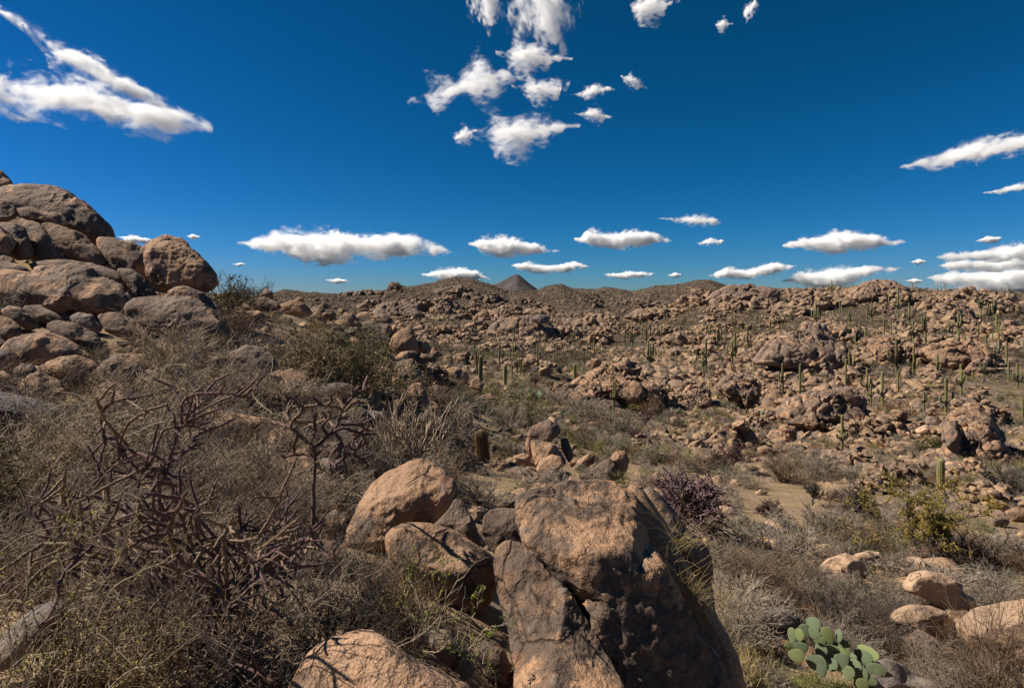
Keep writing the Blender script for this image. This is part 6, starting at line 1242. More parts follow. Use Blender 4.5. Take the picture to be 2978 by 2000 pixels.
# drop what the ground hides, then see which boulders show most (a coarse painter's pass with the named boulders in it)
cx, cy, cz = cand[:, 0], cand[:, 1], cand[:, 2]; U = U0 + F * cx / cy; Vv = H0 - F * cz / cy; PX = cand[:, 3:6].mean(1) * 2 * F / cy
keep = np.ones(N, bool); ks = np.linspace(.05, .97, 26)
ztop = cz + cand[:, 5]
for t in ks:
    keep &= ~((gz(cx * t, cy * t) > ztop * t + .05) & (cy * t > 3))
keep &= (U > -1400) & (U < 3600) & (Vv < 2060)
CLR = [(t[0], t[2], t[6], t[7]) for t in SAG] + [(1405, 100, Yb, 1345), (1440, 70, 16.5, 1385), (1380, 70, 15.5, 1400), (2420, 170, 8.0, 2000), (2005, 200, 15.5, 1580), (1560, 200, 19.5, 1390), (1640, 110, 17.5, 1390), (1960, 110, 17, 1400)]
for su, sh, sY, sv in CLR: keep &= ~((np.abs(U - su) < PX * .5 + sh * .05) & (Vv - PX * .42 < sv - sh * .04) & (Vv + PX * .42 > sv - sh * .7) & (cy < sY + .3))
cand, U, Vv, PX = cand[keep], U[keep], Vv[keep], PX[keep]; N = len(cand); cy = cand[:, 1]
GW, GH, GS = 497, 334, 6.0
buf = np.full((GH, GW), -1, int); own = np.arange(N)
yy, xx = np.mgrid[0:GH, 0:GW]; items = [(float(cy[i]), i) for i in np.where(PX > 9)[0]] + [(Y, -2 - j) for j, (Y, p, _) in enumerate(SPL)]
for Y, i in sorted(items, key=lambda t: -t[0]):
    if i >= 0:
        r = PX[i] / 2 / GS; a, b = int((Vv[i] - PX[i] * .35) / GS), int((Vv[i] + PX[i] * .35) / GS) + 1; c, d = int(U[i] / GS - r), int(U[i] / GS + r) + 1
        buf[max(a, 0):max(b, 0), max(c, 0):max(d, 0)] = i
    else:
        p = SPL[-2 - i][1] / GS; x0, x1, y0, y1 = max(int(p[:, 0].min()), 0), int(p[:, 0].max()) + 1, max(int(p[:, 1].min()), 0), int(p[:, 1].max()) + 1
        sx, sy = xx[y0:y1, x0:x1] + .5, yy[y0:y1, x0:x1] + .5; ins = np.zeros(sx.shape, bool)
        for k in range(len(p)):
            (ax, ay), (bx, by) = p[k], p[k - 1]
            if ay != by: ins ^= ((ay > sy) != (by > sy)) & (sx < (bx - ax) * (sy - ay) / (by - ay) + ax)
        buf[y0:y1, x0:x1][ins] = -5
seen = np.bincount(buf[buf >= 0], minlength=N)
QUOTA = 298 - len(SPL)
pick = np.argsort(-(seen + PX * 1e-4 * ((U > 0) & (U < 2978))))[:QUOTA]
pick = pick[np.argsort(U[pick])]
AUTO = []
mats = ['tan', 'pale', 'mid', 'tan', 'mid', 'grey']
for q, i in enumerate(pick):
    x, y, z, sx, sy, sz = cand[i]; mt = mats[int(g.integers(0, 6))]; pi = int(g.integers(0, 12))
    o = link('boulder', rock_proto(pi, mt), (x, y, z)); o.scale = (sx, sy, sz); o.rotation_euler = (g.normal() * .2, g.normal() * .2, g.uniform(0, 6.28))
    o['category'] = 'boulder'; o['group'] = 'boulders strewn over the valley and hillside'; AUTO.append((U[i], Vv[i], PX[i], o, {'tan': 'tan', 'pale': 'pale', 'mid': 'dark-stained', 'grey': 'grey'}[mt], sz / max(sx, sy), y))
rest = np.ones(N, bool); rest[pick] = False
def merge_rocks(name, idx, sub, mat):
    Vs, Fs, Rn, n = [], [], [], 0; P = RP[sub]
    for pi in range(len(P)):
        J = idx[np.arange(len(idx)) % len(P) == pi]
        if not len(J): continue
        V, Fc = P[pi]; a = g.uniform(0, 6.283, len(J)); ca, sa = np.cos(a)[:, None], np.sin(a)[:, None]; tl = g.normal(size=(len(J), 2)) * .22
        q = V[None] * cand[J, 3:6][:, None]; x = q[..., 0] * ca - q[..., 1] * sa; y = q[..., 0] * sa + q[..., 1] * ca; z = q[..., 2] + x * tl[:, :1] + y * tl[:, 1:]
        W = np.stack([x, y, z], -1) + cand[J, :3][:, None]; Vs.append(W.reshape(-1, 3)); Fs.append((Fc[None] + (np.arange(len(J)) * len(V))[:, None, None]).reshape(-1, 3) + n); Rn.append(np.repeat(g.uniform(0, 1, len(J)), len(V))); n += len(J) * len(V)
    return np.vstack(Vs), np.vstack(Fs), np.concatenate(Rn)
ri = np.where(rest & (cy <= 360))[0]; rf = np.where(rest & (cy > 360))[0]
big_, sml = ri[PX[ri] > 12], ri[PX[ri] <= 12]
parts = [merge_rocks('r', big_, 2, 0), merge_rocks('r', sml, 1, 0), merge_rocks('r', rf, 1, 0)]
n, V, Fc, Rn, MI = 0, [], [], [], []
for k, (a, b, c) in enumerate(parts): V.append(a); Fc.append(b + n); Rn.append(c); n += len(a); MI.append(np.full(len(b), int(k == 2)))
tag(link('rubble', mk_mesh('rubble', np.vstack(V), np.vstack(Fc), [M_RUBBLE, M_FARROCK], np.concatenate(MI), smooth=False, attr={'rnd': np.concatenate(Rn)})), 'countless small stones and boulders covering the valley and the far hills', kind='stuff')
print('ROCKS', N, 'picked', len(pick), 'hero', len(SPL), 'big', len(big_), 'small', len(sml), 'far', len(rf))

# shrubs
bc_ = []
def bfield(n, y0, y1, h0, h1, u0=-100, u1=3100, thr=0.0):
    y = np.exp(g.uniform(math.log(y0), math.log(y1), n)); u = g.uniform(u0, u1, n); x = (u - U0) / F * y
    cl = fbm(np.stack([x / 7, y / 11, x * 0 + 9], -1), 3, 21); k = cl + g.normal(size=n) * .25 > thr; k &= sand(u, y) < .5
    x, y = x[k], y[k]; h = g.uniform(h0, h1, len(x)) * g.uniform(.7, 1.2, len(x)); bc_.append(np.stack([x, y, gz(x, y) - .03, h, h * g.uniform(1.0, 1.8, len(x))], -1))
bfield(700, 4.5, 40, .3, .8, -1400, -60, -.4); bfield(420, 8.5, 20, .35, .8, 1850, 3600, -.25); bfield(900, 12, 40, .3, .85, 1150, 3600, -.3); bfield(280, 6.5, 30, .3, .75, -100, 1150, -.45)
bfield(5500, 35, 120, .4, 1.1, 1050, 3600, -.3); bfield(20000, 100, 330, .4, 1.2, 1000, 3600, -.25); bfield(14000, 300, 640, .7, 1.9, 750, 3600, -.2); bfield(16000, 550, 1250, .9, 2.2, 650, 2300, -.2)
bb = np.vstack(bc_); bx, by, bz = bb[:, 0], bb[:, 1], bb[:, 2]; keep = np.ones(len(bb), bool)
for t in ks: keep &= ~((gz(bx * t, by * t) > (bz + bb[:, 3]) * t + .05) & (by * t > 3))
bb = bb[keep]; bu = U0 + F * bb[:, 0] / bb[:, 1]; bv = H0 - F * bb[:, 2] / bb[:, 1]; bp = bb[:, 3] * F / bb[:, 1]
keep = (bu > -1400) & (bu < 3600) & (bv < 2100); bb, bu, bv, bp = bb[keep], bu[keep], bv[keep], bp[keep]
# a named boulder in front hides a shrub whose middle falls inside its outline
hid = np.zeros(len(bb), bool)
for Y, p, _ in SPL:
    sx, sy = bu, bv - bp * .6; ins = np.zeros(len(bb), bool)
    for k in range(len(p)):
        (ax, ay), (bx_, by_) = p[k], p[k - 1]
        if ay != by_: ins ^= ((ay > sy) != (by_ > sy)) & (sx < (bx_ - ax) * (sy - ay) / (by_ - ay) + ax)
    hid |= ins & (bb[:, 1] > Y - .3)
    if Y < 16: hid |= ins & (p[:, 0].mean() > 1150) & (g.uniform(size=len(bb)) < .95)
for su, sh, sY, sv in CLR: hid |= (np.abs(bu - su) < bp * .6 + 2) & (bv - bp < sv - sh * .12) & (bv > sv - sh * .5) & (bb[:, 1] < sY) & (bp > sh * .12)
bb, bu, bv, bp = bb[~hid], bu[~hid], bv[~hid], bp[~hid]
order = np.argsort(-np.where((bu > -20) & (bu < 3000), bp, bp * 1e-3)); SQ = 292 - len(SHR); pk = order[:SQ]; pk = pk[np.argsort(bu[pk])]
kd = ['grey', 'grey', 'brown', 'pale', 'grey', 'olive', 'sage', 'dark', 'brown', 'grey', 'sage', 'pale', 'rust']
for i in pk:
    u, v, h = bu[i], bv[i], bp[i]; r = shrub(u, v, h * bb[i, 4] / bb[i, 3], h, kd[int(g.integers(0, 13))], None, Y=bb[i, 1], group='scattered desert shrubs', lod=1)
rs = order[SQ:]
SV, SF, SR_, n, MI = [], [], [], 0, []
lod_m, lod_f, lod_t = [seglod(np.random.default_rng(i), 230, .011) for i in range(5)], [seglod(np.random.default_rng(i + 9), 80, .03) for i in range(6)], [seglod(np.random.default_rng(i + 30), 26, .06) for i in range(6)]
for q, i in enumerate(rs):
    P = (lod_m if bp[i] > 26 else lod_f if bp[i] > 9 else lod_t); T = P[q % len(P)]; a = g.uniform(0, 6.28); c, s = math.cos(a), math.sin(a); h = bb[i, 3]; w = bb[i, 4] * .8
    X = np.stack([(T[..., 0] * c - T[..., 1] * s) * w, (T[..., 0] * s + T[..., 1] * c) * w, T[..., 2] * h], -1) + bb[i, :3]; m = X.shape[0]
    SV.append(X.reshape(-1, 3)); SF.append(np.arange(m * 3).reshape(-1, 3) + n); n += m * 3; SR_.append(np.full(m * 3, g.uniform())); far_ = bb[i, 1] > 300 or (bb[i, 1] > 110 and g.random() < .6); MI.append(np.full(m, 6 if far_ and g.random() < .8 else int(g.choice([0, 0, 1, 2, 2, 3, 4, 5], p=[.2, .2, .17, .1, .1, .13, .07, .03]))))
tag(link('desert_scrub', mk_mesh('desert_scrub', np.vstack(SV), np.vstack(SF), [M_TWIG_GREY, M_TWIG_BROWN, M_LEAF_OLIVE, M_LEAF_GREY, M_TWIG_DARK, M_LEAF_RUST, M_SCRUB_FAR], np.concatenate(MI), smooth=False, attr={'rnd': np.concatenate(SR_)})),
    'dry grey-brown scrub covering the valley floor and hills', kind='stuff')
print('SHRUBS', len(bb), 'picked', len(pk), 'named', len(SHR) - len(pk))
# distant saguaros
ns = 0; used = [(s[0], s[7]) for s in SAG]
while ns < 135:
    if ns < 55: u, v = g.uniform(2040, 3000), g.uniform(835, 1110)
    elif ns < 120: u, v = g.uniform(1180, 2050), g.uniform(915, 1075)
    else: u, v = g.choice([2389, 2500, 2509, 2530, 2650, 2720, 2745, 2780, 2835, 2870, 2905, 2940, 2330, 2360, 2600]) + g.normal() * 8, 850
    Y = ground_hit(u, v)
    if ns >= 120:
        vv = np.array([H0 - gz((u - U0) / F * y, y) * F / y for y in np.linspace(250, 340, 40)]); Y = np.linspace(250, 340, 40)[vv.argmin()]; v = vv.min() + 2
    if Y is None or Y < 60 or min(abs(u - a) + abs(v - b) * .7 for a, b in used) < 9: continue
    h = g.uniform(1.8, 5.2) * F / Y
    if ns >= 55 and ns < 120: h = min(h, 46)
    na = int(g.choice([0, 0, 0, 1, 2, 2, 3])) if h > 14 else int(g.choice([0, 0, 1, 2])); saguaro(u, v, h, A(na, .35, ns) if na else (), None); used.append((u, v)); ns += 1
# ---------------------------------------------------------------- labels of the scattered things: by the named thing they lie next to
LM = [(1405, 1300, 'the barrel cactus'), (1530, 1300, 'the rock tower'), (1398, 1095, 'the tall smooth saguaro'), (1672, 1100, 'the lone smooth saguaro'), (1785, 1155, 'the three-armed saguaro'),
      (2449, 1260, 'the stubby-armed saguaro'), (2607, 1036, 'the candelabra saguaro'), (2737, 1380, 'the young ribbed saguaro'), (2690, 1500, 'the palo verde'), (2500, 1560, 'the golden orange bush'), (2400, 1180, 'the cracked outcrop'),
      (2840, 1240, 'the bold brown bluff'), (2130, 1270, 'the dark-sided outcrop'), (2150, 1120, 'the folded slab'), (2350, 1010, 'the long rock mound'), (2000, 1440, 'the big round purple cholla'), (2491, 1465, 'the black-stemmed cholla'),
      (2260, 1440, 'the sandy flat'), (2420, 1900, 'the prickly pear'), (2650, 1690, 'the large smooth sunlit boulder'), (2440, 1620, 'the three pale boulders'), (2053, 1040, 'the two bunched saguaros'), (2545, 830, 'the rocky summit'), (2180, 850, 'the crest mound'),
      (2787, 940, 'the five-armed saguaro'), (2950, 1095, 'the three-pronged edge saguaro'), (2644, 910, 'the fan-shaped saguaro'), (2751, 1150, 'the slim two-armed saguaro'), (2600, 1240, 'the boulder row'), (2870, 895, 'the upper saguaro clump'), (2960, 870, 'the round edge boulder'),
      (1500, 930, 'the pale domed crag'), (1810, 1000, 'the twin round rocks'), (1885, 1030, 'the organ-pipe-like saguaro'), (1510, 1060, 'the three-stemmed saguaro row'), (1290, 885, 'the dark knoll'), (1145, 830, 'the dark skyline crag'), (1080, 950, 'the capped heap'),
      (1190, 990, 'the pyramid-shaped rock'), (1190, 1090, 'the dark round boulder'), (1010, 1020, 'the large green bush'), (880, 900, 'the hump-backed boulder'), (600, 720, 'the balanced boulder'), (200, 840, 'the bulging boulder'), (500, 930, 'the dark purplish boulder'),
      (1100, 1400, 'the pale-topped boulder'), (950, 1250, 'the leafless cholla'), (1080, 1190, 'the pointed sunlit slab'), (100, 1030, 'the loaf-shaped boulder'), (700, 1040, 'the dark sunken boulder'), (1790, 1090, 'the saguaro outcrop'), (1700, 1480, 'the huge boulder'),
      (1590, 1020, 'the plain pole saguaro'), (2300, 905, 'the tall hilltop two-armed saguaro'), (2470, 930, 'the triple-stem saguaro'), (2845, 955, 'the bent-armed crown saguaro'), (2927, 1020, 'the slim edge saguaro'), (2500, 960, 'the bent-armed saguaro'), (1340, 860, 'the highest far hill'), (1700, 900, 'the dip under the peak')]
ORD = ['', 'second ', 'third ', 'fourth ', 'fifth ', 'sixth ', 'seventh ', 'eighth ', 'ninth ', 'tenth ', 'eleventh ', 'twelfth ']
def auto_label(items, noun):
    """items: (u, v, adjective, object)"""
    G = {}
    for u, v, adj, o in items:
        d = [math.hypot((u - a), (v - b) * 1.3) for a, b, _ in LM]; k = int(np.argmin(d)); a, b, nm = LM[k]; dx, dy = u - a, v - b
        rel = ('right of' if dx > 0 else 'left of') if abs(dx) > abs(dy) * 1.1 else ('below' if dy > 0 else 'above')
        G.setdefault((adj, rel, nm), []).append((d[k], o))
    for (adj, rel, nm), L in G.items():
        L.sort(key=lambda t: t[0])
        for j, (_, o) in enumerate(L): o['label'] = f"{ORD[j] if j < 12 else ORD[11]}{adj} {noun} {rel} {nm}" + (', counted outward' if len(L) > 1 else '')
it = []
for u, v, px, o, m, fl, y in AUTO:
    it.append((u, v, ('large ' if px > 62 else 'small ' if px < 36 else '') + m + (' flat' if fl < .55 else ''), o))
auto_label(it, 'boulder')
KN = {'grey': 'grey leafless', 'brown': 'brown leafless', 'pale': 'straw-pale twiggy', 'olive': 'olive-leaved', 'sage': 'grey-green', 'dark': 'dark twiggy', 'rust': 'rust-coloured'}
auto_label([(u, v, ('small ' if px < 62 else 'large ' if px > 105 else '') + KN[k], o) for u, v, px, o, au, k, Y in SHR if au], 'shrub')
auto_label([(u, v, {0: 'armless', 1: 'one-armed', 2: 'two-armed', 3: 'three-armed'}[na] + (' distant' if Y > 200 else ''), o) for u, v, h, o, au, na, Y, vb in SAG if au], 'saguaro')

# ---------------------------------------------------------------- grass (uncountable)
def grass(name, label, spots, mat, seed):
    g = np.random.default_rng(seed); Vs, n = [], 0
    for u, v, w, h, hb, cnt in spots:                     # patch in picture pixels, blade height in metres
        uu = u + g.uniform(-.5, .5, cnt) * w; vv = v + g.uniform(-.5, .5, cnt) * h; P = []
        for a, b in zip(uu, vv):
            Y = ground_hit(a, b)
            if Y: P.append(((a - U0) / F * Y, Y))
        P = np.array(P); P = P[g.integers(0, len(P), cnt * 5)] + g.normal(size=(cnt * 5, 2)) * .05; z = gz(P[:, 0], P[:, 1]); m = len(P)
        B = np.stack([P[:, 0], P[:, 1], z - .01], -1); D = nrm(np.stack([g.normal(size=m) * .4, g.normal(size=m) * .4, np.ones(m)], -1)); L = hb * g.uniform(.4, 1.3, m)[:, None]; S = nrm(np.cross(D, g.normal(size=(m, 3)))) * hb * .018
        M = B + D * L * .55; T = B + D * L + np.stack([g.normal(size=m) * .25, g.normal(size=m) * .25, np.zeros(m)], -1) * L
        Vs.append(np.stack([B - S, B + S, M + S * .7, M - S * .7, T], 1).reshape(-1, 3))
    V = np.vstack(Vs); k = np.arange(len(V) // 5)[:, None] * 5
    tag(link(name, mk_mesh(name, V, [k + np.array([[0, 1, 2, 3]]), k + np.array([[3, 2, 4]])], [mat], smooth=False)), label, kind='stuff')
grass('dry_grass', 'short straw-yellow grass on the sandy ground', [(1400, 1380, 230, 60, .10, 260), (2200, 1420, 300, 70, .16, 220), (2330, 1470, 260, 60, .10, 120), (2100, 1480, 200, 60, .16, 100), (2560, 1610, 260, 60, .15, 120), (2080, 1880, 170, 220, .3, 160),
      (2160, 1960, 160, 90, .28, 120), (1460, 1330, 60, 30, .25, 40), (2850, 1560, 260, 60, .15, 120), (2120, 1560, 200, 60, .18, 100), (1160, 1760, 200, 160, .22, 120), (300, 1560, 500, 200, .2, 240), (1800, 1330, 180, 60, .22, 90), (2040, 1340, 160, 60, .2, 90),
      (2080, 1060, 200, 60, .5, 70), (2240, 960, 160, 40, .6, 50), (2450, 1060, 200, 60, .5, 60), (2870, 1040, 160, 60, .5, 40), (1600, 1050, 260, 60, .5, 60)], M_GRASS, 1)
grass('green_grass', 'fresh green grass under the prickly pear and in a tuft by the barrel cactus', [(1476, 1325, 26, 12, .32, 24), (2330, 1990, 110, 40, .17, 90), (2450, 2000, 100, 30, .15, 50), (2230, 1970, 100, 70, .18, 50)], M_GRASS_GREEN, 2)
for p_, yv, sd in [(z5((2040, 640), (2060, 900), (2100, 1000)), 3.9, 1)]:
    gg = np.random.default_rng(sd); st = Acc(); root = at(*p_[1], yv); n = 240; bs = at(*np.array(p_).T, yv) - root; k = gg.integers(0, 3, n); P0 = bs[k] + gg.normal(size=(n, 3)) * [.05, .05, .06]
    st.tube(grow(P0, np.stack([gg.normal(size=n) * .5 + .15, -abs(gg.normal(size=n)) * .3, np.ones(n)], -1), gg.uniform(.1, .3, n), 4, .12, -.16, gg), .0013, .5, 3)
    o = link('grass_tuft', st.mesh('grass_tuft', M_GRASS), root); tag(o, 'straw-coloured grass tuft rooted in the cleft of the long tan split slab', 'grass tuft')

# ---------------------------------------------------------------- clouds: low cumulus, each its own body of vapour
def cloud_mat(size, pts, dep, wisp=0.0):
    """vapour density: ragged noise inside the body's own outline (PTS: its profile in metres, x right and z up)"""
    m = bpy.data.materials.new('cloud_vapour'); m.use_nodes = True; t = m.node_tree; t.nodes.clear(); L = t.links.new; N_ = t.nodes.new
    def mth(op, a, b=0.0):
        nd = N_('ShaderNodeMath'); nd.operation = op
        for i, v in enumerate((a, b)):
            if isinstance(v, bpy.types.NodeSocket): L(v, nd.inputs[i])
            else: nd.inputs[i].default_value = float(v)
        return nd.outputs[0]
    C = pts - pts.mean(0); ev, W = np.linalg.eigh(C.T @ C); ax = W[:, 1] * np.sign(W[0, 1] or 1); bx = np.array([-ax[1], ax[0]])
    q = np.roll(pts, -1, 0); dense = np.concatenate([pts + (q - pts) * k for k in np.linspace(0, 1, 40, endpoint=False)]); A_, B_ = dense @ ax, dense @ bx
    a0, a1, b0, b1 = A_.min(), A_.max(), B_.min(), B_.max(); S = np.linspace(0, 1, 26); lo, hi = [], []
    for s_ in S:
        k = np.abs((A_ - a0) / (a1 - a0) - s_) < .035; lo.append(B_[k].min() if k.any() else 0); hi.append(B_[k].max() if k.any() else 0)
    hm = max(h - l for l, h in zip(lo, hi)) / 2
    out = N_('ShaderNodeOutputMaterial'); pv = N_('ShaderNodeVolumePrincipled'); pv.inputs['Color'].default_value = (1, 1, 1, 1); pv.inputs['Anisotropy'].default_value = CL_ANISO
    ob = N_('ShaderNodeTexCoord').outputs['Object']; sp = N_('ShaderNodeSeparateXYZ'); L(ob, sp.inputs[0]); X, Y_, Z_ = sp.outputs
    al = mth('ADD', mth('MULTIPLY', X, ax[0]), mth('MULTIPLY', Z_, ax[1])); be = mth('ADD', mth('MULTIPLY', X, bx[0]), mth('MULTIPLY', Z_, bx[1]))
    rp = N_('ShaderNodeValToRGB'); L(mth('DIVIDE', mth('SUBTRACT', al, a0), a1 - a0), rp.inputs[0]); el = rp.color_ramp.elements
    for i, s_ in enumerate(S):
        e = el[0] if i == 0 else el[1] if i == 1 else el.new(s_)
        e.position = s_
    for i, s_ in enumerate(S): el[i].color = ((lo[i] - b0) / (b1 - b0), (hi[i] - b0) / (b1 - b0), 0, 1)
    sc = N_('ShaderNodeSeparateColor'); L(rp.outputs[0], sc.inputs[0]); l_, h_ = sc.outputs[0], sc.outputs[1]
    half = mth('ADD', mth('MULTIPLY', mth('SUBTRACT', h_, l_), (b1 - b0) / 2), hm * .04); mid = mth('ADD', mth('MULTIPLY', mth('ADD', h_, l_), (b1 - b0) / 2), b0)
    rb = mth('DIVIDE', mth('SUBTRACT', be, mid), half); ry = mth('DIVIDE', Y_, mth('MULTIPLY', mth('POWER', mth('DIVIDE', half, hm), .5), dep))
    r = mth('POWER', mth('ADD', mth('MULTIPLY', rb, rb), mth('MULTIPLY', ry, ry)), .5)
    cv_ = N_('ShaderNodeCombineXYZ'); L(mth('MULTIPLY', al, .55 if wisp else .8), cv_.inputs[0]); L(Y_, cv_.inputs[1]); L(mth('MULTIPLY', be, 1.0 if wisp else 1.25), cv_.inputs[2])
    wn = N_('ShaderNodeTexNoise'); wn.inputs['Scale'].default_value = 3.5 / size; wn.inputs['Detail'].default_value = 3; L(cv_.outputs[0], wn.inputs['Vector'])
    wv = N_('ShaderNodeVectorMath'); wv.operation = 'MULTIPLY_ADD'; L(wn.outputs['Color'], wv.inputs[0]); k_ = size * (.30 if wisp else .12); wv.inputs[1].default_value = (k_, k_, k_); L(cv_.outputs[0], wv.inputs[2])
    def noise(sc_, det, ro):
        nz = N_('ShaderNodeTexNoise'); nz.inputs['Scale'].default_value = sc_ / size; nz.inputs['Detail'].default_value = det; nz.inputs['Roughness'].default_value = ro; L(wv.outputs[0], nz.inputs['Vector']); return nz.outputs['Fac']
    f = mth('ADD', mth('ADD', mth('MULTIPLY', mth('SUBTRACT', noise(2.6, 3, .5), .5), 1.7 + 1.5 * wisp), mth('MULTIPLY', mth('SUBTRACT', noise(8, 7, .68), .5), 2.2 + 1.6 * wisp)), mth('MULTIPLY', mth('SUBTRACT', CL_EDGE + (.02 if wisp == 1 else -.32 * wisp), r), .85))
    if not wisp: f = mth('ADD', f, mth('MULTIPLY', rb, -.16))
    en = mth('SUBTRACT', 1.0, mth('DIVIDE', half, hm * 1.04)); f = mth('SUBTRACT', f, mth('MULTIPLY', mth('MULTIPLY', en, en), .55))
    mr = N_('ShaderNodeMapRange'); mr.interpolation_type = 'SMOOTHERSTEP'; L(f, mr.inputs[0]); mr.inputs[1].default_value = 0; mr.inputs[2].default_value = .8 + .25 * wisp; mr.inputs[3].default_value = 0; mr.inputs[4].default_value = CL_DENS / size * (1 - .74 * wisp)
    L(mr.outputs[0], pv.inputs['Density']); L(pv.outputs[0], out.inputs['Volume']); return m
CL_DENS, CL_ANISO, CL_EDGE = 46.0, .25, .80
ALT = 820.0
